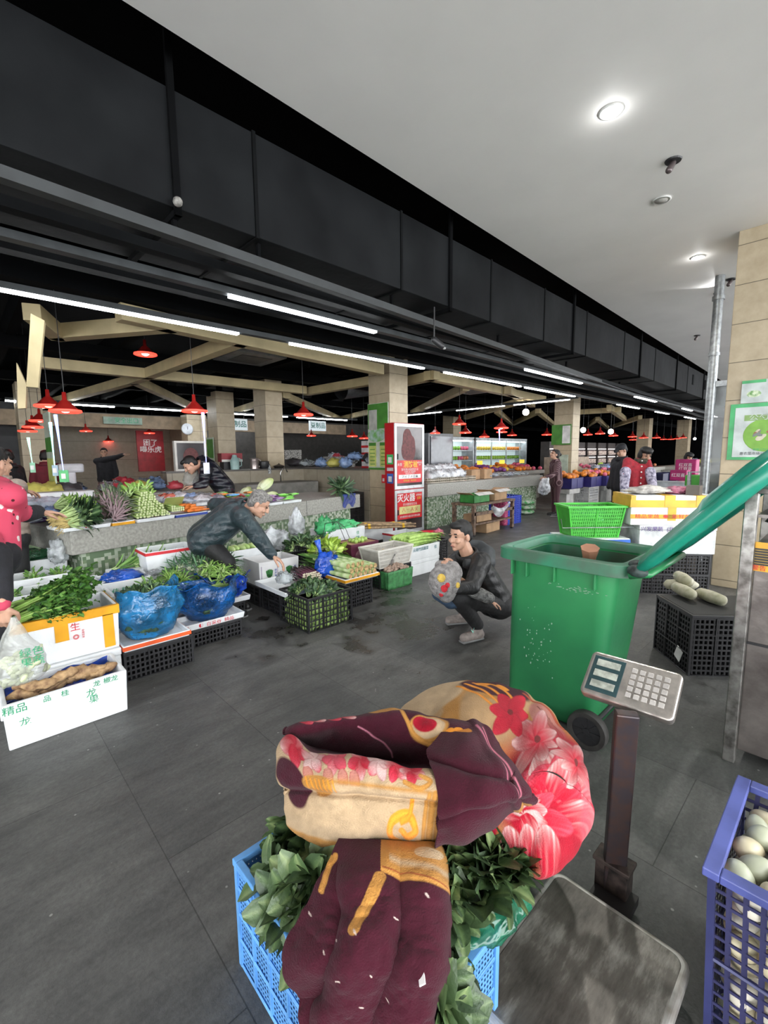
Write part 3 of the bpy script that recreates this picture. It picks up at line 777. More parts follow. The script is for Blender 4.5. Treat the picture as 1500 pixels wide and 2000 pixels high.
def sheet(name, P, nu, nv, colour, parent, disp=None, thick=0.006):
    A = upsample(P, nu, nv); V = A[..., :3].copy(); X, Y = A[..., 3], A[..., 4]
    du = np.gradient(V, axis=0); dv = np.gradient(V, axis=1); n = np.cross(du, dv); n /= np.linalg.norm(n, axis=-1, keepdims=True)+1e-9
    if n[..., 2].mean() < 0: n = -n
    if disp is not None: V += n*disp(X, Y, A)[..., None]
    C = np.zeros(X.shape+(3,)); C[:] = BUR; C = colour(C, X, Y)
    C = C*(0.88+0.2*vnoise(X, Y, 0.09, 5)+0.12*vnoise(X, Y, 0.6, 6))[..., None]
    me = bpy.data.meshes.new(name); idx = np.arange(nu*nv).reshape(nu, nv)
    F = np.stack([idx[:-1, :-1], idx[:-1, 1:], idx[1:, 1:], idx[1:, :-1]], -1).reshape(-1, 4)
    me.vertices.add(nu*nv); me.vertices.foreach_set('co', V.reshape(-1)); me.loops.add(F.size); me.polygons.add(len(F))
    me.loops.foreach_set('vertex_index', F.reshape(-1)); me.polygons.foreach_set('loop_start', np.arange(0, F.size, 4))
    me.polygons.foreach_set('use_smooth', [True]*len(F)); me.update(calc_edges=True)
    a = me.color_attributes.new('col', 'FLOAT_COLOR', 'POINT'); a.data.foreach_set('color', np.concatenate([np.clip(C, 0, 1), np.ones(X.shape+(1,))], -1).reshape(-1))
    me.materials.append(MATS['plush'])
    o = bpy.data.objects.new(name, me); COL.objects.link(o); o.parent = parent
    md = o.modifiers.new('solid', 'SOLIDIFY'); md.thickness = thick; md.offset = -1
    return o
mp_ = attr_mat('plush', None, 0.95, 'col', 0.5, 260, 0.2, color=True)
mp_.node_tree.nodes['Principled BSDF'].inputs['Sheen Weight'].default_value = 0.06

blanket = thing('blanket', 'burgundy and cream plush blanket with big red flowers, bunched on the greens', 'blanket', (0, 0, 0))
def cd_bundle(C, X, Y):
    C = paint(C, np.ones_like(X), GOLD*1.05)
    C = paint(C, np.clip((vnoise(X, Y, 0.03, 9)-0.45)*6, 0, 1)*0.6, CREAM)
    C = paint(C, ellm(X, Y, 845, 1385, 75, 50, -20), CREAM*1.05)
    C = paint(C, ellm(X, Y, 968, 1376, 66, 27, 14), BUR); C = paint(C, ellm(X, Y, 946, 1370, 14, 7, 10), OR*1.2); C = paint(C, ellm(X, Y, 982, 1380, 13, 7, 30), OR*1.2)
    C = paint(C, ellm(X, Y, 1066, 1440, 24, 48, -38), ROSE)
    for k in range(6): C = scroll(C, X, Y, [(1046+k*7, 1410+k*6), (1064+k*6, 1440+k*4), (1082+k*3, 1462+k*2)], 0.9, (0.12, 0.03, 0.02))
    for k in range(4): C = scroll(C, X, Y, [(900+k*14, 1372-k*4), (940+k*16, 1400-k*3), (985+k*12, 1442)], 2.2, OR)
    C = scroll(C, X, Y, [(1020, 1385), (1062, 1405), (1100, 1440)], 3, (0.30, 0.05, 0.02))
    C = paint(C, ellm(X, Y, 1075, 1580, 115, 130, 0, 0.3), REDC*0.85)
    C = paint(C, ellm(X, Y, 930, 1640, 45, 42, 0), (0.36, 0.01, 0.03))
    C = paint(C, ellm(X, Y, 946, 1612, 14, 30, 8), CREAM); C = paint(C, ellm(X, Y, 940, 1625, 10, 20, 8), GOLD)
    big = [(1060, 1600, 1010, 1520, 60), (1070, 1600, 1045, 1500, 60), (1085, 1600, 1096, 1498, 62), (1090, 1610, 1140, 1545, 60), (1065, 1580, 1040, 1530, 46), (1078, 1590, 1080, 1525, 44), (1088, 1600, 1118, 1560, 44),
           (1090, 1640, 1150, 1595, 52), (1020, 1665, 1075, 1590, 50), (1030, 1610, 985, 1580, 42), (1050, 1650, 1110, 1640, 46), (1010, 1640, 960, 1600, 40), (1015, 1645, 1000, 1590, 38)]
    for i, (a, b, c, d, wd) in enumerate(big): C = petal(C, X, Y, a, b, c, d, wd, REDC*1.1, WHT if i % 2 else PINK, 0.45)
    for i in range(7):
        a = math.radians(-165+i*38); C = petal(C, X, Y, 1022, 1638, 1022+52*math.cos(a), 1638+46*math.sin(a), 34, WHT if i % 2 else REDC, REDC if i % 2 else WHT, 0.4)
    for k in range(3): C = petal(C, X, Y, 1000+k*34, 1702, 990+k*38, 1655, 40, REDC, WHT, 0.5)
    C = flower(C, X, Y, 1116, 1518, 52, 8, REDC, WHT, 12, 0.5)
    C = flower(C, X, Y, 1044, 1474, 50, 7, REDC, WHT, 25, 0.55)
    C = flower(C, X, Y, 998, 1432, 38, 6, REDC*0.9, REDC*1.35, 0, 0.62)
    C = paint(C, ellm(X, Y, 1140, 1600, 16, 60, 5, 0.4)*0.6, PINK)
    return C
cx, cy = 1000, 1528
bound = [(1.239,0.46,0.46,1148,1590), (1.139,0.454,0.44,1122,1645), (1.035,0.462,0.43,1082,1694), (0.985,0.503,0.43,1035,1698), (0.958,0.554,0.43,990,1686), (0.934,0.601,0.44,950,1668), (0.925,0.658,0.45,912,1640), (0.926,0.734,0.48,870,1590), (0.962,0.864,0.5,820,1520), (1.042,1.032,0.5,780,1450), (1.18,1.139,0.5,790,1395), (1.391,1.161,0.5,850,1352), (1.506,1.101,0.5,905,1343), (1.574,1.004,0.5,960,1348), (1.601,0.875,0.5,1020,1366), (1.564,0.736,0.49,1075,1405), (1.48,0.612,0.48,1118,1458), (1.37,0.519,0.47,1145,1520), (1.239,0.46,0.46,1148,1590)]
cen = np.array((1.024,0.568,0.63,1010,1520))
rows = []
bd = np.array(bound)
under = bd.copy(); under[:, :3] = cen[:3]+(bd[:, :3]-cen[:3])*0.82; under[:, 2] = 0.40; rows.append(under)
rows.append(bd)
for q, z in ((0.93, 0.055), (0.72, 0.60), (0.45, 0.88), (0.2, 0.98), (0.02, 1.0)):
    r_ = cen + (bd-cen)*q; r_[:, 2] = bd[:, 2] + (cen[2]-bd[:, 2])*(z if z > 0.1 else 0.28); rows.append(r_)
sheet('bunched_end', rows, 210, 520, cd_bundle, blanket, lambda X, Y, A: 0.018*(vnoise(X, Y, 0.013, 21)-0.5)*2 + 0.006*(vnoise(X, Y, 0.035, 22)-0.5)*2 - 0.010*np.exp(-((X-1000+(Y-1500)*0.35)/14)**2) - 0.008*np.exp(-((X-1105+(Y-1560)*0.5)/10)**2))

def cd_roll(C, X, Y):
    C = paint(C, np.ones_like(X), BUR)
    return C
roll = [
 [(0.579,0.98,0.46,575,1640), (0.606,0.909,0.46,620,1660), (0.672,0.819,0.46,700,1672), (0.746,0.741,0.46,780,1675), (0.824,0.686,0.46,850,1665), (0.915,0.654,0.46,910,1640)],
 [(0.556,0.994,0.5,554,1618), (0.587,0.904,0.5,610,1644), (0.664,0.808,0.5,700,1654), (0.737,0.732,0.5,780,1656), (0.812,0.668,0.5,855,1652), (0.911,0.643,0.5,915,1620)],
 [(0.556,1.002,0.56,549,1575), (0.572,0.883,0.57,608,1612), (0.636,0.784,0.58,695,1622), (0.71,0.706,0.58,780,1625), (0.796,0.643,0.57,862,1622), (0.907,0.625,0.55,925,1596)],
 [(0.58,1.035,0.62,550,1515), (0.587,0.9,0.64,608,1550), (0.65,0.798,0.65,695,1560), (0.722,0.708,0.65,785,1568), (0.808,0.632,0.64,875,1572), (0.899,0.605,0.62,935,1560)],
 [(0.614,1.085,0.65,552,1468), (0.604,0.943,0.675,600,1503), (0.666,0.826,0.69,690,1514), (0.739,0.724,0.69,785,1526), (0.826,0.639,0.67,880,1540), (0.902,0.6,0.65,940,1540)],
 [(0.652,1.107,0.655,566,1447), (0.635,0.978,0.675,604,1480), (0.698,0.865,0.69,690,1488), (0.774,0.757,0.69,785,1500), (0.853,0.66,0.675,880,1518), (0.919,0.604,0.66,945,1525)],
 [(0.69,1.124,0.62,582,1452), (0.7,1.04,0.62,618,1474), (0.769,0.941,0.62,695,1484), (0.83,0.823,0.63,780,1497), (0.881,0.699,0.65,870,1510), (0.938,0.611,0.66,948,1515)],
 [(0.764,1.193,0.54,598,1458), (0.804,1.129,0.53,640,1470), (0.86,1.039,0.53,700,1480), (0.918,0.91,0.55,780,1490), (0.928,0.737,0.62,870,1500), (0.959,0.623,0.665,950,1500)],
 [(0.759,1.141,0.6,612,1440), (0.809,1.091,0.6,655,1440), (0.854,0.992,0.62,715,1444), (0.897,0.867,0.65,790,1450), (0.944,0.746,0.67,872,1460), (0.981,0.629,0.68,955,1480)],
 [(0.707,1.119,0.655,592,1428), (0.788,1.074,0.66,650,1416), (0.862,0.987,0.68,720,1408), (0.922,0.891,0.7,790,1406), (0.965,0.776,0.71,865,1420), (1.002,0.66,0.7,945,1450)],
 [(0.698,1.154,0.65,575,1424), (0.795,1.112,0.65,640,1410), (0.871,1.048,0.67,700,1396), (0.948,0.966,0.69,768,1386), (0.993,0.86,0.7,835,1396), (1.06,0.726,0.69,930,1420)],
 [(0.741,1.243,0.56,570,1440), (0.871,1.218,0.55,640,1420), (0.972,1.17,0.55,700,1408), (1.077,1.098,0.56,768,1396), (1.135,0.983,0.57,835,1404), (1.192,0.816,0.58,930,1425)],
]
pinch = [(0.59,1.035,0.48,560,1600), (0.582,1.03,0.52,556,1580), (0.582,1.038,0.57,552,1545), (0.604,1.073,0.61,551,1500), (0.641,1.125,0.63,554,1460), (0.659,1.137,0.635,560,1448), (0.679,1.153,0.625,566,1444), (0.706,1.185,0.6,570,1442), (0.702,1.184,0.61,568,1438), (0.692,1.173,0.63,566,1432), (0.691,1.184,0.625,562,1432), (0.718,1.244,0.57,558,1440)]
roll = [[a]+b for a, b in zip(pinch, roll)]
def cd_rollp(C, X, Y):
    n = X.shape[0]; U = np.linspace(0, 11, n)[:, None]*np.ones_like(X)
    C = paint(C, (U < 5.6)*1.0, CREAM)
    front = (U < 5.6)
    C2 = C.copy()
    # hem strip of flowers on the near rim
    hem = np.clip((U-3.55+0.0006*(X-560))/0.08, 0, 1)*front
    Hc = np.zeros_like(C); Hc[:] = CREAM*0.95
    V2 = (U-3.6)*26
    for k, (hx, cc) in enumerate(((575, REDC), (612, WHT), (655, PINK), (705, REDC), (740, WHT), (775, REDC*1.1), (805, REDC))):
        for q in range(5):
            a = math.radians(72*q+20*k); Hc = petal(Hc, X, V2, hx, 30, hx+26*math.cos(a), 30+26*math.sin(a), 21, cc, WHT if q % 2 else PINK, 0.3)
    for hx in (600, 640, 668, 690): Hc = petal(Hc, X, V2, hx, 14, hx+8, -8, 20, ROSE, GOLD, 0.2)
    Hc = paint(Hc, (X > 835)*1.0, CREAM)
    C2 = C2*(1-hem[..., None])+Hc*hem[..., None]
    C2 = paint(C2, np.clip(1-np.abs(U-3.6)/0.16, 0, 1)*front*0.9*(X > 600), GOLD)
    C2 = paint(C2, ellm(X, U*30, 572, 93, 26, 26, 0)*front, BUR)
    C2 = paint(C2, ellm(X, U*30, 622, 101, 30, 13, 0)*front, GOLD)
    for k in range(7): C2 = scroll(C2, X, U*30, [(598+k*9, 108), (603+k*9, 96)], 1.2, OR)
    # gold scrollwork at the right of the cream band
    for xx, wd in ((826, 4), (838, 7), (852, 6)): C2 = scroll(C2, X, U*30, [(xx, 36), (xx+3, 70), (xx+12, 105)], wd, GOLD)
    C2 = scroll(C2, X, U*30, [(818, 40), (792, 34), (764, 46), (766, 70), (798, 76), (812, 60), (796, 50), (785, 58)], 6, OR*1.15)
    C2 = scroll(C2, X, U*30, [(806, 92), (800, 75), (785, 70)], 4, OR)
    C2 = scroll(C2, X, U*30, [(790, 118), (820, 112), (840, 125), (820, 132)], 4, GOLD)
    C2 = paint(C2, np.clip((0.9-U)/0.3, 0, 1)*((X > 670) & (X < 740)), REDC)
    C2 = paint(C2, np.clip((1.15-U)/0.25, 0, 1)*(X < 670), GOLD)
    C2 = paint(C2, (X > 862+10*np.sin(U*2))*front*1.0, BUR)
    C = np.where(front[..., None], C2, C)
    # printed motifs on the far rim
    back = U > 7.6
    C3 = C.copy(); V3 = U*30
    for i, hx in enumerate((585, 610, 640, 668)): C3 = petal(C3, X, V3, hx, 310, hx+26, 282, 24, REDC, WHT if i % 2 else PINK, 0.3)
    C3 = paint(C3, ellm(X, V3, 752, 300, 32, 14), GOLD)
    C3 = paint(C3, ellm(X, V3, 838, 268, 40, 24, 20), GOLD*1.1); C3 = paint(C3, ellm(X, V3, 838, 268, 33, 19, 20), CREAM)
    C3 = paint(C3, ellm(X, V3, 830, 270, 24, 14, 10), REDC*0.75)
    for q in range(6): C3 = petal(C3, X, V3, 830, 270, 830+20*math.cos(q), 270+12*math.sin(q), 10, REDC*0.5, REDC, 0.3)
    C3 = scroll(C3, X, V3, [(785, 292), (795, 270), (810, 250), (845, 240), (880, 246)], 4, GOLD)
    for q in ((878, 262), (895, 268), (898, 256)): C3 = paint(C3, ellm(X, V3, q[0], q[1], 11, 6, 30), OR)
    C = np.where(back[..., None], C3, C)
    # pale seams
    C = scroll(C, X, V3, [(700, 262), (730, 248), (762, 232), (768, 222)], 1.1, (0.45, 0.16, 0.22))
    return C
sheet('open_roll', roll, 420, 420, cd_rollp, blanket, lambda X, Y, A: 0.013/(1+np.exp(np.clip((Y-(1541+(X-600)*0.085))/2.5, -30, 30)))-0.006 - 0.010*np.exp(-((Y-(1549+(X-600)*0.085))/5)**2)*(Y > 1525) + 0.008*(vnoise(X, Y, 0.02, 31)-0.5)*2 + 0.003*(vnoise(X, Y, 0.06, 32)-0.5)*2)
fold = [
 [(0.873,0.756,0.685,835,1470), (0.97,0.775,0.7,868,1425), (1.045,0.762,0.7,905,1408), (1.081,0.713,0.69,945,1418), (1.072,0.654,0.67,975,1450)],
 [(0.839,0.721,0.69,838,1490), (0.901,0.698,0.715,880,1460), (0.957,0.663,0.72,925,1450), (0.985,0.616,0.7,965,1470), (1.018,0.588,0.66,995,1495)],
 [(0.808,0.671,0.69,852,1520), (0.844,0.629,0.715,895,1505), (0.879,0.585,0.72,940,1505), (0.919,0.544,0.7,985,1520), (0.99,0.519,0.64,1030,1545)],
 [(0.786,0.636,0.66,862,1565), (0.805,0.585,0.7,905,1550), (0.844,0.546,0.7,950,1550), (0.913,0.519,0.67,1000,1555), (1.02,0.509,0.61,1048,1558)],
 [(0.76,0.623,0.62,856,1612), (0.785,0.577,0.65,900,1600), (0.83,0.543,0.66,945,1588), (0.918,0.527,0.63,995,1578), (1.029,0.521,0.58,1042,1570)],
 [(0.764,0.636,0.55,850,1655), (0.804,0.598,0.57,895,1640), (0.863,0.572,0.58,940,1618), (0.96,0.558,0.56,990,1596), (1.051,0.557,0.53,1025,1580)],
 [(0.81,0.674,0.5,850,1650), (0.878,0.652,0.5,895,1630), (0.95,0.629,0.5,940,1610), (1.025,0.604,0.5,985,1590), (1.103,0.601,0.48,1015,1575)],
]
def cd_fold(C, X, Y):
    C = scroll(C, X, Y, [(930, 1425), (960, 1465), (985, 1515), (1008, 1562)], 1.6, (0.30, 0.08, 0.12))
    C = scroll(C, X, Y, [(940, 1425), (970, 1468), (996, 1516), (1018, 1560)], 1.3, (0.36, 0.10, 0.14))
    C = paint(C, ellm(X, Y, 1022, 1578, 18, 8, -25), GOLD); C = paint(C, ellm(X, Y, 900, 1428, 22, 7, 15)*0.9, OR)
    return C
sheet('folded_corner', fold, 260, 260, cd_fold, blanket, lambda X, Y, A: 0.006*np.exp(-(((X-960)-(Y-1480)*0.52)/7)**2) - 0.006*np.exp(-(((X-975)-(Y-1480)*0.52)/7)**2) + 0.010*(vnoise(X, Y, 0.022, 41)-0.5)*2 - 0.014*np.exp(-(((Y-1500)-(X-900)*0.28)/9)**2)*(X < 1000) - 0.010*np.exp(-(((Y-1590)+(X-900)*0.25)/8)**2))
drape = [
 [(0.644,0.85,0.52,668,1630), (0.662,0.795,0.53,705,1640), (0.699,0.749,0.53,750,1645), (0.742,0.701,0.53,800,1648), (0.779,0.665,0.53,840,1648), (0.82,0.669,0.5,858,1648)],
 [(0.594,0.825,0.515,650,1668), (0.616,0.76,0.54,695,1672), (0.653,0.71,0.55,745,1672), (0.697,0.667,0.55,795,1672), (0.744,0.636,0.54,840,1672), (0.807,0.645,0.49,866,1672)],
 [(0.536,0.798,0.49,625,1730), (0.552,0.721,0.53,675,1735), (0.592,0.67,0.54,730,1735), (0.641,0.622,0.54,790,1735), (0.693,0.584,0.53,845,1735), (0.767,0.603,0.46,872,1735)],
 [(0.479,0.786,0.45,592,1800), (0.499,0.699,0.5,650,1805), (0.542,0.64,0.515,715,1805), (0.589,0.587,0.515,780,1810), (0.647,0.545,0.5,845,1812), (0.703,0.557,0.44,868,1815)],
 [(0.442,0.78,0.42,568,1850), (0.46,0.68,0.47,632,1870), (0.502,0.61,0.485,705,1880), (0.55,0.557,0.485,775,1885), (0.602,0.516,0.47,838,1890), (0.656,0.528,0.41,862,1890)],
 [(0.433,0.734,0.375,585,1925), (0.446,0.65,0.42,640,1945), (0.485,0.591,0.43,705,1955), (0.529,0.543,0.43,770,1960), (0.576,0.501,0.42,832,1965), (0.611,0.507,0.38,850,1965)],
 [(0.422,0.698,0.34,596,1990), (0.434,0.635,0.37,640,2010), (0.474,0.581,0.375,705,2020), (0.518,0.532,0.37,770,2030), (0.56,0.495,0.36,826,2035), (0.581,0.493,0.34,842,2035)],
 [(0.40,0.535,0.22,596,2090), (0.44,0.515,0.23,640,2100), (0.49,0.50,0.235,705,2110), (0.55,0.495,0.23,770,2120), (0.60,0.49,0.225,826,2120), (0.62,0.50,0.21,842,2120)],
 [(0.41,0.53,0.08,596,2190), (0.44,0.515,0.08,640,2200), (0.49,0.50,0.08,705,2210), (0.55,0.495,0.08,770,2220), (0.60,0.49,0.08,826,2220), (0.62,0.50,0.08,842,2220)],
]
def cd_drape(C, X, Y):
    ln = 1716+(X-760)*0.30; C = paint(C, np.clip((ln-Y)/3, 0, 1)*(X > 744), GOLD*1.1); C = paint(C, np.clip(1-np.abs(Y-(ln-36))/11, 0, 1)*(X > 760), CREAM*1.1); C = paint(C, np.clip(1-np.abs(Y-(ln-8))/5, 0, 1)*(X > 744), GOLD*1.5); C = paint(C, ellm(X, Y, 835, 1672, 26, 12, 10), CREAM*1.15)
    C = scroll(C, X, Y, [(748, 1700), (800, 1712), (860, 1738)], 1.5, (0.25, 0.07, 0.02))
    C = scroll(C, X, Y, [(742, 1722), (727, 1755), (711, 1790), (697, 1822)], 12, GOLD*1.1)
    C = scroll(C, X, Y, [(657, 1672), (645, 1695), (640, 1725), (634, 1745)], 5, GOLD*1.2); C = paint(C, ellm(X, Y, 640, 1682, 14, 9, -30), GOLD)
    for x, y, a in ((612, 1790, 60), (660, 1838, 70), (634, 1862, 80), (638, 1890, 75), (626, 1920, 75), (829, 1755, 60), (770, 1795, 20), (724, 1900, 80), (760, 1960, 40), (700, 1830, 60), (668, 1905, 10), (705, 1960, 30)):
        C = paint(C, ellm(X, Y, x, y, 5, 1.6, a)*0.8, (0.55, 0.45, 0.40))
    return C
sheet('hanging_end', drape, 460, 240, cd_drape, blanket, lambda X, Y, A: (0.034*np.abs(np.sin((X-560)/300*7.5+(Y-1650)*0.003+1.6*vnoise(X, Y, 0.006, 51)))**0.7-0.018 + 0.012*(vnoise(X, Y, 0.018, 52)-0.5)*2 + 0.003*(vnoise(X, Y, 0.07, 53)-0.5)*2)*np.clip((Y-1655)/110, 0, 1))
t_ = MB(); t_.box((0.577,0.516,0.49), (0.055, 0.013, 0.003), 0.5, M=Matrix.Rotation(0.85, 4, 'Z') @ Matrix.Rotation(-0.5, 4, 'X'))
lb = t_.build('care_label', mat('label_white', (0.75, 0.72, 0.72), 0.7), blanket); lb['label'] = 'white sewn-in care label'

# ---------------- platform scale
m_steel = mat('worn_steel', (0.30, 0.29, 0.27), 0.42, 0.75, 0.35, 14, 0.15, 60, col2=(0.09, 0.08, 0.07), detail=9)
def plate_material():
    m, N, L, b = nodes('grimy_plate'); tc = N.new('ShaderNodeTexCoord')
    mp = N.new('ShaderNodeMapping'); mp.inputs['Scale'].default_value = (3, 14, 1); mp.inputs['Rotation'].default_value = (0, 0, 0.5); L.new(tc.outputs['Object'], mp.inputs[0])
    a = N.new('ShaderNodeTexNoise'); a.inputs['Scale'].default_value = 2.2; a.inputs['Detail'].default_value = 9; a.inputs['Roughness'].default_value = 0.7; L.new(mp.outputs[0], a.inputs['Vector'])
    c = N.new('ShaderNodeTexNoise'); c.inputs['Scale'].default_value = 7; c.inputs['Detail'].default_value = 7; L.new(tc.outputs['Object'], c.inputs['Vector'])
    r = N.new('ShaderNodeValToRGB'); e = r.color_ramp.elements; e[0].position = 0.32; e[0].color = (0.022, 0.02, 0.016, 1); e[1].position = 0.68; e[1].color = (0.36, 0.35, 0.31, 1); q = e.new(0.52); q.color = (0.12, 0.11, 0.095, 1)
    x = N.new('ShaderNodeMix'); x.inputs[0].default_value = 0.5; L.new(a.outputs['Fac'], x.inputs[2]); L.new(c.outputs['Fac'], x.inputs[3]); L.new(x.outputs[0], r.inputs[0]); L.new(r.outputs[0], b.inputs['Base Color'])
    b.inputs['Metallic'].default_value = 0.35; r2 = N.new('ShaderNodeMapRange'); r2.inputs[3].default_value = 0.3; r2.inputs[4].default_value = 0.6; L.new(c.outputs['Fac'], r2.inputs[0]); L.new(r2.outputs[0], b.inputs['Roughness'])
    bp = N.new('ShaderNodeBump'); bp.inputs['Strength'].default_value = 0.2; bp.inputs['Distance'].default_value = 0.004; L.new(a.outputs['Fac'], bp.inputs['Height']); L.new(bp.outputs[0], b.inputs['Normal'])
    return m
sc = thing('platform_scale', 'electronic platform scale with a grimy steel plate and chrome keypad head', 'scale', (1.09, 0.40, 0))
def rrect(mb, x, y, z0, z1, r, n=6, lip=0.0):
    P = []
    for sx, sy, a0 in ((1, 1, 0), (-1, 1, 90), (-1, -1, 180), (1, -1, 270)):
        for i in range(n+1):
            a = R(a0+90*i/n); P.append((sx*(x-r)+r*math.cos(a), sy*(y-r)+r*math.sin(a)))
    k = len(P); mb.add([(a, b, z0) for a, b in P]+[(a, b, z1) for a, b in P], [list(range(k-1, -1, -1)), list(range(k, 2*k))]+[(i, (i+1) % k, k+(i+1) % k, k+i) for i in range(k)])
    return mb
rrect(MB(), 0.240, 0.180, 0.09, 0.1135, 0.03).build('weighing_plate', plate_material(), sc, bevel=0.003); rrect(MB(), 0.258, 0.198, 0.072, 0.112, 0.04).build('plate_edge', mat('edge_steel', (0.42, 0.41, 0.39), 0.4, 0.4, 0.3, 12, col2=(0.24, 0.22, 0.19)), sc, bevel=0.012, seg=4)
fr = MB(); rrect(fr, 0.235, 0.175, 0.035, 0.075, 0.02); fr.bx(0.20, 0.40, -0.02, 0.10, 0.03, 0.06)
fr.build('base_frame', mat('dark_iron', (0.03, 0.028, 0.028), 0.5, 0.5), sc)
for sx in (-1, 1):
    for sy in (-1, 1): MB().cyl((sx*0.21, sy*0.15, 0), (sx*0.21, sy*0.15, 0.036), 0.022).build('foot', m_blackp, sc)
b0 = Vector((1.47,0.453,0.05)); b1 = Vector((1.44,0.434,0.7))
o_ = Vector((1.09, 0.40, 0))
m_pole = mat('brown_black_pole', (0.035, 0.028, 0.032), 0.35, 0.4, 0.3, 30, col2=(0.06, 0.035, 0.03))
mb = MB(); d_ = (b1-b0); mb.box(tuple((b0+b1)/2-o_), (0.036, 0.066, d_.length), M=(d_.to_track_quat('Z', 'Y').to_matrix().to_4x4() @ rotz(R(90)))); mb.build('pole', m_pole, sc, bevel=0.005)
mb = MB(); mb.box(tuple(b0-o_+Vector((0, 0, 0.035))), (0.062, 0.10, 0.13)); mb.box(tuple(b0-o_+Vector((0.0, 0, 0.105))), (0.075, 0.115, 0.014)); mb.build('pole_bracket', mat('rusty_bracket', (0.05, 0.035, 0.03), 0.6, 0.4, 0.4, 25), sc, bevel=0.003)
TL, TR, BR, BL = [Vector(v) for v in ((1.602,0.608,0.8), (1.618,0.334,0.8), (1.487,0.317,0.7), (1.466,0.589,0.7))]
hc = (TL+TR+BR+BL)/4; hx = ((TR-TL)+(BR-BL)).normalized(); hy = ((TL-BL)+(TR-BR)); hy = (hy-hx*hy.dot(hx)).normalized(); hn = hx.cross(hy)
HW, HH = (TR-TL).length, ((TL-BL).length+(TR-BR).length)/2
HM = Matrix(((hx.x, hy.x, hn.x, hc.x-o_.x), (hx.y, hy.y, hn.y, hc.y-o_.y), (hx.z, hy.z, hn.z, hc.z-o_.z), (0, 0, 0, 1)))
hd = MB(); rrect(hd, HW/2, HH/2, -0.035, 0.0, 0.018); hd.v = [HM @ v for v in hd.v]
head = hd.build('indicator_head', mat('brushed_chrome', (0.50, 0.46, 0.42), 0.28, 0.85, 0.15, 20, 0.08, 80), sc, bevel=0.008, seg=3)
def onhead(mb, name, m, par=head, **k):
    mb.v = [HM @ v for v in mb.v]; return mb.build(name, m, par, **k)
onhead(MB().box((-HW*0.27, 0, 0.001), (HW*0.36, HH*0.80, 0.003)), 'display_panel', mat('display_frame', (0.02, 0.05, 0.055), 0.25), bevel=0.002)
for i, q in enumerate((0.24, 0.0, -0.24)): onhead(MB().box((-HW*0.27, HH*q, 0.004), (HW*0.27, HH*0.15, 0.003)), 'display_window', mat('lcd_window', (0.33, 0.35, 0.30), 0.12, 0, 0.2, 40), bevel=0.001)
for i in range(5):
    for j in range(5): onhead(MB().box((HW*(0.02+0.085*i), HH*(0.27-0.135*j), 0.0025), (HW*0.062, HH*0.10, 0.004)), 'key', mat('key_grey', (0.50, 0.47, 0.44), 0.35, 0.3), bevel=0.0015)

# ---------------- green wheelie bin
m_bin = mat('bin_green', (0.022, 0.185, 0.062), 0.34, 0, 0.16, 2.5, 0.12, 10, col2=(0.018, 0.14, 0.055), detail=8)
m_binin = mat('bin_inside', (0.012, 0.10, 0.05), 0.5, 0, 0.4, 5, col2=(0.03, 0.06, 0.03))
bn = thing('wheelie_bin', 'tall scuffed green wheelie bin with its lid swung open', 'bin', (2.5, 1.05, 0))
def ring(x0, x1, y0, y1, z, r, n=5):
    P = []
    for (cx_, cy_, a0) in ((x1-r, y1-r, 0), (x0+r, y1-r, 90), (x0+r, y0+r, 180), (x1-r, y0+r, 270)):
        for i in range(n+1):
            a = R(a0+90*i/n); P.append((cx_+r*math.cos(a)-2.5, cy_+r*math.sin(a)-1.05, z))
    return P
mb = MB(); mb.grid([ring(2.325, 2.70, 0.87, 1.375, 0.02, 0.05), ring(2.315, 2.715, 0.855, 1.375, 0.10, 0.06), ring(2.298, 2.75, 0.815, 1.37, 0.45, 0.07), ring(2.275, 2.785, 0.775, 1.355, 0.90, 0.08), ring(2.275, 2.785, 0.775, 1.355, 0.93, 0.08)], True)
mb.build('body', m_bin, bn, smooth=True, solid=0.006)
mb = MB(); mb.add(ring(2.325, 2.70, 0.87, 1.375, 0.02, 0.05), [list(range(24))]); mb.build('bottom', m_bin, bn)
mb = MB(); mb.grid([ring(2.275, 2.785, 0.775, 1.355, 0.915, 0.08), ring(2.235, 2.825, 0.71, 1.40, 0.905, 0.08), ring(2.22, 2.84, 0.695, 1.415, 0.91, 0.09), ring(2.22, 2.84, 0.695, 1.415, 0.968, 0.09), ring(2.245, 2.815, 0.72, 1.39, 0.978, 0.08), ring(2.27, 2.79, 0.75, 1.36, 0.968, 0.075), ring(2.285, 2.775, 0.77, 1.35, 0.93, 0.07)], True)
mb.build('rim', mat('rim_green', (0.022, 0.16, 0.085), 0.42, 0, 0.3, 5, 0.05, 30, col2=(0.05, 0.11, 0.07)), bn, smooth=True, auto=50)
mb = MB(); mb.grid([ring(2.353, 2.692, 0.908, 1.322, 0.30, 0.05), ring(2.292, 2.768, 0.79, 1.345, 0.92, 0.07)], True); mb.build('inner_wall', m_binin, bn, smooth=True)
for y in (0.86, 1.07, 1.23, 1.32):
    MB().box((2.262-2.5, y-1.05, 0.865), (0.03, 0.012, 0.09)).build('rib', m_bin, bn, bevel=0.004)
mb = MB(); mb.tube([(2.24-2.5, 0.70-1.05, 0.93), (2.24-2.5, 0.62-1.05, 0.95), (2.80-2.5, 0.62-1.05, 0.95), (2.80-2.5, 0.70-1.05, 0.93)], 0.018, 8); mb.build('handle_bar', m_bin, bn, smooth=True)
mb = MB()
lid0 = Vector((0, 0.665-1.05, 0.955)); ld = Vector((0, -0.60, 0.66)).normalized(); ln = Vector((0, ld.z, -ld.y))
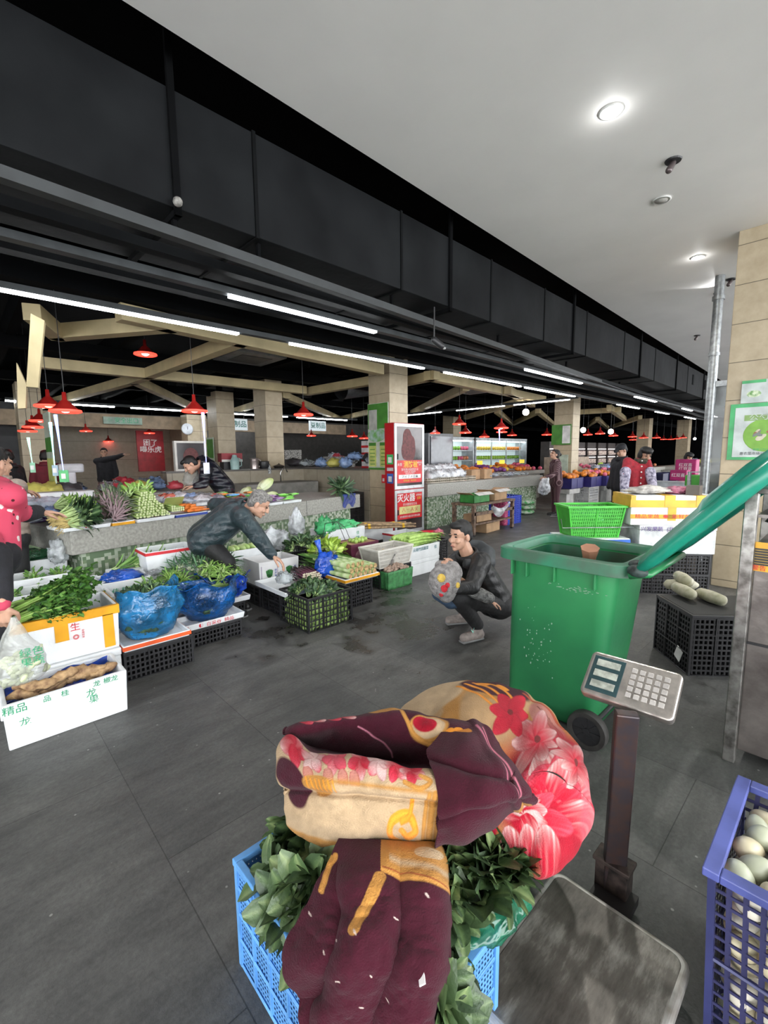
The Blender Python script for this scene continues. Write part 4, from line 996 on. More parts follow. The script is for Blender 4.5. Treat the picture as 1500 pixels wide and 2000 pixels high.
prof = [(0, 0), (0.03, 0.035), (0.14, 0.045), (0.36, 0.052), (0.40, 0.066), (0.60, 0.066), (0.74, 0.052), (0.78, 0.02)]
up_ = [[(2.235+dx-2.5, (lid0+ld*s+ln*(h*k)).y, (lid0+ld*s+ln*(h*k)).z) for s, h in prof] for dx, k in ((0, -0.2), (0.005, 0.6), (0.06, 1.0), (0.295, 1.12), (0.53, 1.0), (0.585, 0.6), (0.59, -0.2))]
mb.grid(up_)
lid = mb.build('lid', mat('lid_teal', (0.012, 0.25, 0.165), 0.30, 0, 0.15, 4, 0.08, 12), bn, smooth=True, solid=0.014, auto=60)
for dx in (0.0, 0.585):
    mb = MB(); mb.tube([tuple(Vector((2.235+dx-2.5, 0, 0))+Vector((0, (lid0+ld*s).y, (lid0+ld*s).z))) for s in (0, 0.1, 0.3, 0.5, 0.78)], [0.02, 0.03, 0.034, 0.038, 0.032], 8); mb.build('lid_edge', MATS['lid_teal'], lid, smooth=True)
mb = MB(); mb.ell((2.25-2.5, 0.665-1.05, 0.955), (0.045, 0.05, 0.03)); mb.ell((2.30-2.5, 0.69-1.05, 0.975), (0.04, 0.035, 0.02)); mb.build('hinge', mat('hinge_dark', (0.03, 0.05, 0.045), 0.6, 0, 0.4, 30), bn, smooth=True)
def wheel(par, c, r, w, axis_x=True):
    M = Matrix.Translation(Vector(c)) @ (Matrix.Rotation(R(90), 4, 'Y') if axis_x else Matrix.Rotation(R(90), 4, 'X'))
    mb = MB(); mb.lathe([(r*0.72, -w/2), (r*0.95, -w/2), (r, -w*0.3), (r, w*0.3), (r*0.95, w/2), (r*0.72, w/2), (r*0.72, -w/2)], n=36); mb.v = [M @ v for v in mb.v]
    wh = mb.build('wheel', mat('tyre', (0.035, 0.033, 0.03), 0.7, 0, 0.2, 20), par, smooth=True, auto=40)
    mb = MB(); mb.lathe([(0.0, -w*0.32), (r*0.72, -w*0.32), (r*0.72, w*0.32), (0, w*0.32)], n=28)
    for i in range(8): mb.box((r*0.44*math.cos(i*math.pi/4), r*0.44*math.sin(i*math.pi/4), -w*0.36), (r*0.46, r*0.06, w*0.12), i*math.pi/4)
    mb.cyl((0, 0, -w*0.55), (0, 0, w*0.3), r*0.16); mb.v = [M @ v for v in mb.v]; mb.build('wheel_disc', mat('wheel_disc', (0.02, 0.02, 0.022), 0.5), wh)
wheel(bn, (2.215-2.5, 0.845-1.05, 0.10), 0.10, 0.045); wheel(bn, (2.80-2.5, 0.845-1.05, 0.10), 0.10, 0.045)
MB().cyl((2.2-2.5, 0.845-1.05, 0.10), (2.82-2.5, 0.845-1.05, 0.10), 0.014).build('axle', m_blackp, bn)
g = random.Random(8); mb = MB()
for _ in range(46):
    y = g.gauss(1.17, 0.05); z = g.gauss(0.42, 0.09); x = 2.298 - (z-0.45)*0.05 - 0.0045; s = g.uniform(0.0015, 0.005)
    mb.box((x-2.5, y-1.05, z), (0.0016, s, s*g.uniform(1, 2.5)), M=Matrix.Rotation(0.066, 4, 'Y'))
for _ in range(40):
    y = g.gauss(0.97, 0.06); z = g.gauss(0.80, 0.008); x = 2.298 - (z-0.45)*0.05 - 0.0045
    mb.box((x-2.5, y-1.05, z), (0.0016, g.uniform(0.002, 0.014), 0.0022), M=Matrix.Rotation(0.066, 4, 'Y'))
sc_ = mb.build('scuff_marks', mat('scuff_pale', (0.35, 0.42, 0.36), 0.7), bn); sc_['kind'] = 'stuff'
mb = MB(); P_ = [[(2.44, 1.02, 0.90), (2.50, 0.98, 0.90)], [(2.42, 1.04, 0.96), (2.49, 0.98, 0.955)], [(2.40, 1.03, 1.0), (2.45, 0.965, 1.0)]]
mb = MB(); mb.tube([(2.52, 1.0, 0.84), (2.50, 0.99, 0.92), (2.48, 0.98, 0.985)], [0.03, 0.035, 0.05], 7)
one('torn_cardboard', mb, mat('brown_scrap', (0.42, 0.20, 0.12), 0.8), 'torn brown cardboard scrap sticking out of the green bin', 'scrap', auto=30)

# ---------------- duck egg basket at the right edge
m_vio = mat('blue_violet_plastic', (0.085, 0.105, 0.33), 0.4, 0, 0.15, 8, 0.05, 40)
p_vio = perf('violet_holes', (0.035, 0.035, 0.10), 0.032, 0.032, 0.74, 0.74)
ec = crate('egg_basket', 'blue violet plastic basket full of pale duck eggs', 'basket', (1.45, -0.015, 0), (0.42, 0.36, 0.50), m_vio, p_vio, taper=0.10, rim=0.035, cell=0.2, m_ribs=mat('dark_violet', (0.035, 0.04, 0.13), 0.4))
g = random.Random(4); eggm = [mat('egg_%s' % n_, c_, 0.4, 0, 0.05, 15) for n_, c_ in (('green', (0.42, 0.44, 0.32)), ('cream', (0.52, 0.46, 0.31)), ('white', (0.56, 0.52, 0.44)))]
ep = []
for m_ in eggm:
    mb = MB(); P = []
    for i in range(13):
        a = math.pi*i/12; r_ = 0.030*math.sin(a)*(1+0.13*math.cos(a)); P.append((max(r_, 0.0002), -0.040*math.cos(a)))
    mb.lathe(P, n=16); ep.append(one('duck_egg', mb, m_, 'pale duck egg in the blue violet basket', 'egg', 'duck eggs in the blue violet basket', smooth=True))
k = 0; first = True
spots = []
for L_ in range(7):
    z = 0.06 + L_*0.062
    hx_, hy_ = 0.178*(0.9+0.1*z/0.5), 0.15*(0.9+0.1*z/0.5)
    for i in range(7):
        for j in range(5):
            x = -hx_+2*hx_*(i+0.5*(L_ % 2))/6.5; y = -hy_+2*hy_*(j+0.25*(i % 2))/4.5
            if abs(x) > hx_ or abs(y) > hy_: continue
            if L_ < 5 and not (x < -hx_+0.05 or y > hy_-0.06): continue
            spots.append((1.45+x+g.uniform(-.004, .004), -0.015+y+g.uniform(-.004, .004), z+0.018*(L_ > 5)*math.cos(x*9)+g.uniform(-.004, .004)))
for i, p in enumerate(spots):
    o = ep[i] if i < 3 else ep[g.choice((0, 1, 1, 2, 2, 0))].copy()
    if i >= 3: COL.objects.link(o)
    o.location = p; o.rotation_euler = (g.uniform(0, 3), g.uniform(0, 3), g.uniform(0, 3))

# ---------------- steel cabinet at the right edge
cb = thing('steel_cabinet', 'battered steel cabinet with open top shelf at the right edge', 'cabinet', (2.9, 0.0, 0))
m_stl = mat('battered_steel', (0.20, 0.18, 0.165), 0.35, 0.6, 0.3, 5, 0.12, 20, col2=(0.10, 0.085, 0.08), detail=8)
mb = MB(); mb.bx(-0.26, 0.30, -0.6, 0.30, 0.06, 1.08); mb.build('door_panel', m_stl, cb, bevel=0.004)
for x in (-0.28, 0.30):
    for y in (0.325, -0.6): MB().bx(x-0.02, x+0.02, y-0.025, y+0.025, 0.0, 1.33).build('corner_post', mat('post_steel', (0.34, 0.33, 0.31), 0.3, 0.8, 0.2, 20, col2=(0.14, 0.13, 0.12)), cb, bevel=0.004)
MB().bx(-0.30, 0.32, -0.6, 0.35, 1.31, 1.335).build('top_panel', m_stl, cb, bevel=0.003)
MB().bx(-0.27, 0.30, -0.6, 0.30, 1.20, 1.215).build('shelf', m_stl, cb)
MB().bx(-0.268, -0.262, -0.6, 0.30, 0.60, 0.612).build('panel_seam', m_blackp, cb)
g = random.Random(2)
for i in range(7):
    mb = MB(); blob(mb, (2.68+g.uniform(0, .1), 0.24-0.07*i, 1.145+g.uniform(-.01, .03)), (0.05, 0.045, 0.035), i, 0.25, 2, 14, 9)
    one('cooked_root', mb, mat('root_dark', (0.07, 0.05, 0.04), 0.6, 0, 0.4, 25), 'dark brown root lying on the open shelf of the steel cabinet', 'root', 'dark roots on the steel cabinet shelf', smooth=True)
t = thing('warning_sticker', 'yellow and black warning sticker on the steel cabinet door', 'sticker', (2.637, 0.22, 1.02))
MB().box((0, 0, 0), (0.003, 0.20, 0.135)).build('sheet', mat('sticker_yellow', (0.72, 0.36, 0.02), 0.4), t)
MB().box((-0.002, 0, 0.0), (0.002, 0.195, 0.078)).build('black_field', m_blackp, t)
for z in (0.03, 0.018, 0.006, -0.006, -0.018, -0.03): text('WARNING STRUT LINE', 0.010, m_ytape, t, (-0.0036, 0, z), (0, -1, 0), (0, 0, 1)) if False else MB().box((-0.0034, 0, z), (0.001, 0.17, 0.004)).build('text_line', mat('dim_gold', (0.35, 0.22, 0.04), 0.5), t)
text('警告', 0.026, m_red, t, (-0.003, 0.06, -0.053), (0, -1, 0), (0, 0, 1))
text('注意安全', 0.018, m_red, t, (-0.003, -0.03, -0.053), (0, -1, 0), (0, 0, 1))


# ================================================================== left stall: boxes, crates and bags on the floor
def lbl(t, s, size, m, x, y, z, right=(1, 0, 0), upv=(0, 0, 1), sx=1.0, name='lettering'):
    return text(s, size, m, t, (x, y, z), right, upv, name, sx=sx)
m_parsley = green('leaf_parsley', (0.02, 0.07, 0.015), (0.07, 0.20, 0.03), (0.22, 0.42, 0.08))
m_celst = mat('celery_stem', (0.28, 0.46, 0.10), 0.4, 0, 0.15, 20)
bx1 = foam_box('white foam box of yam roots on the floor, printed in green', 0.062, 0.632, 2.90, 3.24, 0, 0.25)
for s, x, z, sz in (('精品', -0.235, 0.215, 0.05), ('品', -0.10, 0.222, 0.036), ('桂', -0.02, 0.222, 0.036), ('龙', 0.13, 0.222, 0.036), ('椒龙', 0.20, 0.222, 0.036), ('龙', -0.20, 0.13, 0.05), ('材', -0.20, 0.075, 0.05), ('龙', 0.10, 0.175, 0.05), ('果', 0.11, 0.13, 0.05)):
    lbl(bx1, s, sz*1.05, m_greenp, x, -0.171+0.012*(1-z/0.25)-0.0015, z, upv=(0, -0.05, 1))
mb = MB(); g = random.Random(3)
P = [[(0.09+0.51*i/14, 3.215-0.30*j/6, 0.16+0.06*abs(j/6-0.5)*2+0.02*fbm((i*.3, j*.5, 1), 1.5)) for i in range(15)] for j in range(7)]
mb.grid(P); mb.grid([[(0.35+0.24*i/8, 3.21-0.012*j, 0.17+0.022*j+0.012*math.sin(i)) for i in range(9)] for j in range(5)])
one('liner_bag', mb, film('film_navy', (0.01, 0.06, 0.42), 0.92, 0.2), 'dark blue plastic liner inside the box of yam roots', 'bag', smooth=True)
m_yam = mat('yam_skin', (0.40, 0.26, 0.13), 0.75, 0, 0.3, 22, 0.5, 45, col2=(0.17, 0.09, 0.045))
for i in range(11):
    x = 0.16+0.038*i; a = g.uniform(-.9, .9); L_ = g.uniform(0.12, 0.20); mb = MB()
    p = [(x+L_*(t-0.5)*math.cos(a)+0.01*math.sin(t*5+i), 3.05+g.uniform(-.01, .01)+L_*(t-.5)*math.sin(a)*0.7+0.03*math.sin(i*2.3), 0.215+0.012*math.sin(t*4+i)+0.028*(i % 3)) for t in np.linspace(0, 1, 7)]
    mb.tube(p, [0.010, 0.022, 0.034, 0.024, 0.032, 0.021, 0.008], 9)
    one('yam_root', mb, m_yam, 'brown knobbly yam root in the green-printed foam box', 'root', 'yam roots in the near foam box', smooth=True)

def closed_box(label, x0, x1, y0, y1, z0, z1, m=None, rz=0, group=None, lidh=0.05):
    t = thing('foam_box', label, 'box', ((x0+x1)/2, (y0+y1)/2, z0), rz, group); a, b, h = (x1-x0)/2, (y1-y0)/2, z1-z0
    MB().bx(-a, a, -b, b, 0, h-lidh).build('foam_body', m or m_foam, t, bevel=0.008)
    MB().bx(-a-0.004, a+0.004, -b-0.004, b+0.004, h-lidh, h).build('lid', m or m_foam, t, bevel=0.008)
    return t
closed_box('closed white foam box under the orange-taped celery box', 0.06, 0.69, 3.275, 3.70, 0, 0.255)
bx2 = foam_box('white foam box of celery bound with orange tape', 0.06, 0.70, 3.285, 3.70, 0.257, 0.545, 0.022)
tp = MB(); a, b, h = 0.322, 0.2095, 0.288
tp.bx(-a, a, -b-0.002, -b+0.001, h-0.055, h+0.001); tp.bx(-0.03+0.0, 0.04, -b-0.003, -b+0.003, h-0.16, h-0.05); tp.bx(0.225, 0.285, -b-0.002, -b+0.004, 0.02, h-0.05); tp.bx(-a, a, -b-0.002, -b+0.024, h, h+0.0025); tp.bx(a-0.001, a+0.002, -b, b, h-0.055, h+0.001)
tp.build('orange_tape', m_otape, bx2)['label'] = 'orange packing tape'
lbl(bx2, '生', 0.055, m_red, 0.075, -b-0.0035, 0.20); lbl(bx2, '◎', 0.04, m_red, 0.075, -b-0.0035, 0.135); lbl(bx2, '鲜菜基地', 0.014, m_red, 0.115, -b-0.0035, 0.15, right=(0, 0, 1), upv=(-1, 0, 0))
def celery(label, group, seed, L_=0.34, m1=m_parsley, n=9):
    g = random.Random(seed); t = thing('celery', label, 'vegetable', (0, 0, 0), 0, group); S = MB(); Lf = MB(); pts = []; ds = []; us = []; ss = []
    for i in range(n):
        y = g.gauss(0, 0.018); z = g.gauss(0, 0.010); e = Vector((L_*g.uniform(.75, 1), y*2.6+g.gauss(0, .02), z*2.0+0.03+g.gauss(0, .01)))
        S.tube([(0, y, z), (e.x*0.5, y*1.6, z+0.015), tuple(e)], [0.009, 0.007, 0.004], 6)
        for k in range(15):
            f = g.uniform(0.42, 1.15); pts.append(Vector((e.x*f, e.y*f+g.gauss(0, .018), e.z*f+g.gauss(0, .014)+0.008))); ds.append(Vector((1, g.gauss(0, .9), g.gauss(0.35, .6)))); us.append(Vector((g.gauss(0, .4), g.gauss(0, .4), 1))); ss.append(g.uniform(0.026, 0.048))
    leaves(Lf, pts, ds, us, ss, 0.95, 0.3, 0.35, 4, None, 0.5)
    S.build('stems', m_celst, t, smooth=True); Lf.build('leaves', m1, t, smooth=True)
    return t
cels = [celery('leafy celery stalks bunched in the orange-taped foam box', 'celery in the orange-taped box', s) for s in range(3)]
g = random.Random(9)
for i in range(20):
    o = cels[i] if i < 3 else copy_tree(cels[i % 3]); r_ = i // 5; o.location = (0.13+0.045*g.random()+0.04*(i % 2), 3.33+0.072*(i % 5), 0.49+0.03*r_+0.018*(2-abs(i % 5-2))); o.rotation_euler = (g.uniform(-.5, .5), g.uniform(-.22, -.02), g.uniform(-.25, .35)); o.scale = (g.uniform(.85, 1.25),)*3
gm = [plant('green leafy bunch', g_mid, m_celst, 10, 0.05, 0.5, 0.4, 0.3, 0.05, s, 'leafy_green', group='tmp', openness=1.0) for s in range(3)]
gl = [plant('green leafy bunch', g_light, m_stem, 12, 0.055, 0.45, 0.4, 0.3, 0.05, s+5, 'leafy_green', group='tmp', openness=1.0) for s in range(3)]
def patch(protos, x0, x1, y0, y1, z, n, label, group, seed=0, sc=(0.7, 1.1), dome=0.05, tilt=1.2, name=None):
    g = random.Random(seed); out = []
    for i in range(n):
        o = copy_tree(protos[i % len(protos)]); u, v = g.random(), g.random()
        o.location = (x0+(x1-x0)*u, y0+(y1-y0)*v, z+dome*math.sin(u*math.pi)*math.sin(v*math.pi)-0.02)
        q = Vector((g.gauss(0, 1)*tilt, g.gauss(0, 1)*tilt, 1)).to_track_quat('Z', 'Y'); o.rotation_euler = q.to_euler(); s = g.uniform(*sc); o.scale = (s,)*3
        o['label'] = label; o['group'] = group
        if name: o.name = name
        out.append(o)
    return out
foam_box('long white foam box of dark chives behind the celery box', 0.02, 0.80, 3.78, 4.12, 0.25, 0.47)
patch(gm, 0.1, 0.72, 3.83, 4.07, 0.40, 18, 'dark green bunch in the foam box behind the celery', 'greens in the second foam box', 1)
foam_box('white foam box of green leaves, second row behind the celery', 0.02, 0.82, 4.20, 4.52, 0.25, 0.49)
patch(gm, 0.1, 0.74, 4.24, 4.48, 0.43, 14, 'green bunch in the third foam box of the left row', 'greens in the third foam box', 2)
foam_box('white foam box with blue print, third row under the counter end', -0.1, 0.66, 4.62, 4.95, 0.27, 0.52)
patch(gm, 0.0, 0.6, 4.66, 4.9, 0.49, 12, 'green bunch in the foam box by the counter end', 'greens in the foam box by the counter end', 3)
foam_box('white foam box with dark green bag, farthest of the left row', -0.1, 0.70, 5.10, 5.5, 0.30, 0.58)
mb = MB(); blob(mb, (0.3, 5.28, 0.60), (0.36, 0.13, 0.07), 4, 0.25, 2.5); one('plastic_bag', mb, film('film_dgreen', (0.01, 0.12, 0.04), 0.8), 'dark green plastic bag lying over the farthest left foam box', 'bag', smooth=True)
mb = MB(); blob(mb, (0.62, 5.0, 0.62), (0.08, 0.10, 0.14), 5, 0.35, 3); one('plastic_bag', mb, film('film_white', (0.62, 0.66, 0.68), 0.6), 'white plastic bags tied at the stone counter end', 'bag', smooth=True)
for i, (x, y, z) in enumerate(((0.0, 3.78, 0), (0.40, 3.78, 0), (0.0, 4.2, 0), (0.40, 4.2, 0), (-0.1, 4.62, 0), (0.3, 4.62, 0), (-.1, 5.1, 0), (.3, 5.1, 0))):
    crate('plastic_crate', 'black plastic crate holding up the left row of foam boxes', 'crate', (x+0.20, y+0.16, 0), (0.38, 0.30, 0.245 if y < 4.6 else 0.265), m_blackp, p_black, group='black crates under the left foam boxes') if i < 1 else None
_c = [o for o in COL.objects if o.parent is None and o.get('group') == 'black crates under the left foam boxes'][0]
for (x, y) in ((0.60, 3.94), (0.20, 4.36), (0.60, 4.36), (0.10, 4.78), (0.48, 4.78), (0.10, 5.28), (0.48, 5.28)): dup(_c, (x, y, 0))
mb = MB(); blob(mb, (0.10, 3.74, 0.50), (0.13, 0.06, 0.07), 2, 0.3, 3); one('plastic_bag', mb, film('film_azure', (0.03, 0.33, 0.62), 0.85), 'azure plastic bag between the celery box and the row behind', 'bag', smooth=True)
patch(gl, -0.05, 0.18, 5.3, 5.6, 0.85, 10, 'light green bunch piled at the far left end of the stall', 'light greens at the far left', 5, dome=0.1)
foam_box('foam box holding the light greens at the far left', -0.3, 0.34, 5.55, 5.9, 0.55, 0.80)
closed_box('closed foam box at the far left, under the light greens box', -0.3, 0.34, 5.55, 5.9, 0, 0.55)

bx3 = foam_box('white foam box lined with blue plastic and printed in green', 0.76, 1.14, 4.08, 4.42, 0.22, 0.50)
crate('plastic_crate', 'black crate under the green-printed foam box with blue plastic', 'crate', (0.96, 4.25, 0), (0.40, 0.34, 0.215), m_blackp, p_black)
lbl(bx3, '佳 精品包', 0.055, m_greenp, 0, -0.172, 0.20)
mb = MB(); blob(mb, (0.95, 4.27, 0.49), (0.15, 0.12, 0.06), 6, 0.35, 3); one('plastic_bag', mb, film('film_blue', (0.01, 0.10, 0.55), 0.85), 'blue plastic bag folded over in the green-printed foam box', 'bag', smooth=True)
bx4 = foam_box('white foam box with a red rim beside the bending man', 1.16, 1.62, 4.30, 4.62, 0.50, 0.66, 0.018, rim=m_red)
patch(gm, 1.25, 1.55, 4.36, 4.55, 0.55, 5, 'few green leaves in the red-rimmed foam box', 'leaves in the red-rimmed box', 6, (0.4, 0.6))
closed_box('closed foam box under the red-rimmed foam box', 1.18, 1.62, 4.32, 4.62, 0.25, 0.50)
crate('plastic_crate', 'black crate at the bottom under the red-rimmed box', 'crate', (1.40, 4.47, 0), (0.44, 0.30, 0.245), m_blackp, p_black)

cA = crate('plastic_crate', 'black plastic crate under the near blue bag', 'crate', (0.93, 3.45, 0), (0.44, 0.34, 0.205), m_blackp, p_black, cell=0.13)
tA = foam_tray('white foam tray with red-orange rim under the near blue bag', 0.70, 1.14, 3.26, 3.66, 0.21, 0.045, rim=mat('rim_orange', (0.75, 0.10, 0.02), 0.5))
cB = crate('plastic_crate', 'black plastic crate under the tray of the dark blue bag', 'crate', (1.44, 3.68, 0), (0.40, 0.34, 0.14), m_blackp, p_black, cell=0.13)
tB = foam_tray('long white foam tray printed red under the dark blue bag', 1.15, 1.68, 3.50, 3.90, 0.145, 0.05)
lbl(tB, '◐  百菜谷  精品', 0.042, m_red, 0.02, -0.198, 0.025)
lbl(tB, '鲜', 0.04, m_red, -0.22, -0.198, 0.025)
m_bagb = film('film_skyblue', (0.02, 0.22, 0.50), 0.62, 0.13, 0.9, 26)
m_bagd = film('film_tealblue', (0.008, 0.10, 0.34), 0.72, 0.12, 0.9, 26)
mb = MB(); open_bag(mb, (0.925, 3.46, 0.235), (0.225, 0.185), 0.33, 1, 0.14, 1.06, rim=0.06, pinch=0.86)
one('plastic_bag', mb, m_bagb, 'sky-blue plastic bag of dark greens on the orange-rimmed tray', 'bag', smooth=True, solid=0.0015)
mb = MB(); blob(mb, (0.925, 3.46, 0.34), (0.175, 0.15, 0.13), 2, 0.2, 3, squash=0.8); one('greens_heap', mb, mat('greens_mass', (0.03, 0.07, 0.03), 0.7, 0, 0.5, 40, 1, 60, col2=(0.01, 0.02, 0.012)), 'dark greens packed inside the sky-blue bag', 'vegetables', kind='stuff')
gd = [plant('dark leafy bunch', g_dark, m_stem, 9, 0.05, 0.6, 0.4, 0.3, 0.03, s+20, 'leafy_green', group='tmp') for s in range(2)]
patch(gd, 0.83, 1.03, 3.38, 3.55, 0.53, 12, 'dark leafy bunch showing in the mouth of the sky-blue bag', 'dark leaves in the sky-blue bag', 8, dome=0.04)
mb = MB(); open_bag(mb, (1.45, 3.70, 0.165), (0.25, 0.185), 0.28, 5, 0.15, 1.16, rim=0.07)
one('plastic_bag', mb, m_bagd, 'dark blue plastic bag with leek tops on the red-printed tray', 'bag', smooth=True, solid=0.0015)
mb = MB(); blob(mb, (1.45, 3.70, 0.27), (0.20, 0.15, 0.12), 3, 0.2, 3, squash=0.8); one('greens_heap', mb, MATS['greens_mass'], 'dark greens packed inside the dark blue bag', 'vegetables', kind='stuff')
def spears(name, label, cat, L_, n, r, m, spread=0.03, rad=0.03, seed=0, group=None, tip=0.5, m_end=None, flatten=0.6):
    g = random.Random(seed); t = thing(name, label, cat, (0, 0, 0), 0, group); mb = MB(); e = MB()
    for i in range(n):
        a = g.uniform(0, 6.28); q = math.sqrt(g.random())*rad; y, z = q*math.cos(a), q*math.sin(a)*flatten
        x0 = g.uniform(0, 0.01); k = 1+spread/max(rad, .001)*g.uniform(.6, 1.2)
        mb.val = g.random(); mb.tube([(x0, y, z), (x0+L_*0.5, y*(1+k)/2, z*(1+k)/2+0.004), (x0+L_*g.uniform(.85, 1), y*k+g.gauss(0, .006), z*k)], [r, r*0.9, r*tip], 5)
        if m_end: e.cyl((x0-0.001, y, z), (x0+0.002, y, z), r*0.98, n=6)
    mb.build('stalks', m, t, smooth=True)
    if m_end: e.build('cut_ends', m_end, t)
    return t
g_chive = green('chive_green', (0.12, 0.24, 0.05), (0.26, 0.42, 0.09), (0.45, 0.58, 0.20))
o = spears('chive_bundle', 'light green chive bundle lying on the dark blue bag', 'vegetable', 0.24, 70, 0.003, g_chive, 0.05, 0.035, 2); o.location = (1.40, 3.70, 0.40); o.rotation_euler = (0, 0.15, 0.15)
def heapset(cx_, cy_, z, rx, ry, rz_, n, protos, label, group, seed, sc=(0.8, 1.2)):
    g = random.Random(seed)
    for i, p in enumerate(dome_spots((cx_, cy_, z), (rx, ry, rz_), n, seed, 0.8, 0.15)):
        o = copy_tree(protos[i % len(protos)]); o.location = p
        nrm = (Vector(p)-Vector((cx_, cy_, z-0.12))).normalized() + Vector((g.gauss(0, .35), g.gauss(0, .35), 0)); o.rotation_euler = nrm.to_track_quat('Z', 'Y').to_euler(); o.scale = (g.uniform(*sc),)*3
        o['label'] = label; o['group'] = group
tongho = [plant('x', g_mid, m_celst, 16, 0.045, 0.28, 0.6, 0.2, 0.045, s+30, 'leafy_green', group='tmp', openness=1.25) for s in range(3)]
curly = [plant('x', g_light, m_stem, 18, 0.05, 0.30, 0.9, 0.3, 0.03, s+40, 'leafy_green', group='tmp', openness=1.3, wavy=0.6) for s in range(3)]
onion = [plant('x', green('onion_green', (0.02, 0.07, 0.03), (0.06, 0.17, 0.07), (0.25, 0.40, 0.22)), m_stemw, 14, 0.11, 0.10, 0.3, 0.4, 0.03, s+50, 'leafy_green', group='tmp', openness=1.1) for s in range(2)]
heapset(1.08, 3.88, 0.34, 0.17, 0.14, 0.14, 14, tongho, 'mid-green leafy bunch in the blue bag behind the sky-blue bag', 'greens behind the sky-blue bag', 61, (0.9, 1.3))
heapset(1.27, 4.02, 0.36, 0.14, 0.13, 0.15, 9, tongho, 'green leafy bunch between the two front bags', 'greens between the front bags', 62, (0.9, 1.2))
heapset(1.68, 3.98, 0.33, 0.19, 0.15, 0.20, 20, curly, 'curly light green endive bunch in the blue bag behind', 'curly greens in the blue bag', 63, (0.9, 1.25))
heapset(1.60, 4.22, 0.42, 0.30, 0.14, 0.12, 18, onion, 'spring onion tops laid behind the curly greens', 'spring onions behind the curly greens', 64, (0.9, 1.4))
for i, (x, y, z, rx, ry, h, lab) in enumerate(((1.08, 3.88, 0.20, 0.22, 0.17, 0.20, 'blue plastic bag around the greens behind the sky-blue bag'), (1.70, 3.98, 0.20, 0.23, 0.17, 0.20, 'blue plastic bag around the curly greens'))):
    mb = MB(); open_bag(mb, (x, y, z), (rx, ry), h, 11+i, 0.18, 1.2, rim=0.08); one('plastic_bag', mb, film('film_royal', (0.01, 0.07, 0.50), 0.88), lab, 'bag', smooth=True, solid=0.0015)
foam_tray('foam tray under the heaps of greens behind the front bags', 0.84, 1.34, 3.72, 4.05, 0.15, 0.05)
foam_tray('foam tray under the curly greens', 1.42, 1.95, 3.92, 4.35, 0.14, 0.05)
for (x, y, q) in ((1.09, 3.88, 'left'), (1.68, 4.10, 'curly')): dup(cB, (x, y, 0), label='black crate under the %s heap of greens behind the front bags' % q)
mb = MB(); blob(mb, (1.18, 4.16, 0.50), (0.07, 0.05, 0.03), 8, 0.4, 3); one('plastic_bag', mb, film('film_clear', (0.45, 0.50, 0.52), 0.5), 'small clear plastic bag lying on the greens', 'bag', smooth=True)
gl2 = [plant('x', g_mid, m_stem, 9, 0.16, 0.18, 0.35, 0.3, 0.05, s+70, 'leafy_green', group='tmp', openness=0.6) for s in range(2)]
for i in range(7):
    o = copy_tree(gl2[i % 2]); o.location = (0.95+0.06*i, 4.55+0.02*(i % 3), 0.50+0.01*(i % 2)); o.rotation_euler = (0.2*(i % 3), 1.35, 0.3+0.1*(i % 3)); o['label'] = 'long green leaves laid between the foam boxes under the counter'; o['group'] = 'long leaves under the counter'
closed_box('closed foam box under the long green leaves', 0.92, 1.30, 4.46, 4.68, 0.0, 0.49)


# ================================================================== middle group of boxes by the bending man
pb = foam_box('white printed carton box of asparagus by the bending man', 2.10, 2.56, 4.02, 4.36, 0.20, 0.45, 0.006, name='carton', cat='box', m=mat('white_card', (0.62, 0.62, 0.62), 0.6, 0, 0.04))
for sx_, x_ in ((-1, -0.115), (1, 0.115)):
    MB().box((x_*1.0, -0.168, 0.12), (0.19, 0.002, 0.20)).build('printed_panel', mat('panel_lilac', (0.38, 0.34, 0.42), 0.5), pb) if sx_ < 0 else None
    MB().box((x_, -0.170, 0.12), (0.17, 0.002, 0.18)).build('printed_panel', mat('white_card', (0.6,)*3), pb)
    g = random.Random(5); mb = MB()
    for k in range(14): mb.box((x_-0.035+0.005*k, -0.172, 0.125+0.004*math.sin(k*2)), (0.006, 0.002, 0.085*(0.7+0.3*math.sin(k*0.25))), M=Matrix.Rotation((k-7)*0.03, 4, 'Y'))
    mb.build('printed_picture', mat('print_asparagus', (0.04, 0.20, 0.05), 0.5, 0, 0.3, 60), pb); MB().box((x_, -0.173, 0.060), (0.02, 0.002, 0.03)).build('printed_picture', m_red, pb)
    lbl(pb, '绿芦笋', 0.03, m_bluep, x_+0.065, -0.174, 0.12, right=(1, 0, 0)) if False else lbl(pb, '绿', 0.026, m_bluep, x_+0.066, -0.174, 0.15); lbl(pb, '芦', 0.026, m_bluep, x_+0.066, -0.174, 0.12); lbl(pb, '笋', 0.026, m_bluep, x_+0.066, -0.174, 0.09)
crate('plastic_crate', 'black crate under the printed asparagus carton', 'crate', (2.33, 4.20, 0), (0.46, 0.34, 0.195), m_blackp, p_black)
fb = foam_box('white foam box of gourds behind the asparagus carton', 1.98, 2.40, 4.42, 4.70, 0.25, 0.52)
crate('plastic_crate', 'black crate under the foam box of gourds', 'crate', (2.19, 4.57, 0), (0.4, 0.28, 0.245), m_blackp, p_black)
m_gourd = mat('gourd', (0.36, 0.52, 0.15), 0.4, 0, 0.12, 9, col2=(0.55, 0.64, 0.35))
for i in range(6):
    mb = MB(); mb.ell((2.06+0.06*i, 4.55+0.03*(i % 2), 0.52), (0.035, 0.09, 0.035), n=14); one('gourd', mb, m_gourd, 'pale green gourd in the foam box behind the asparagus carton', 'gourd', 'gourds behind the asparagus carton', smooth=True)
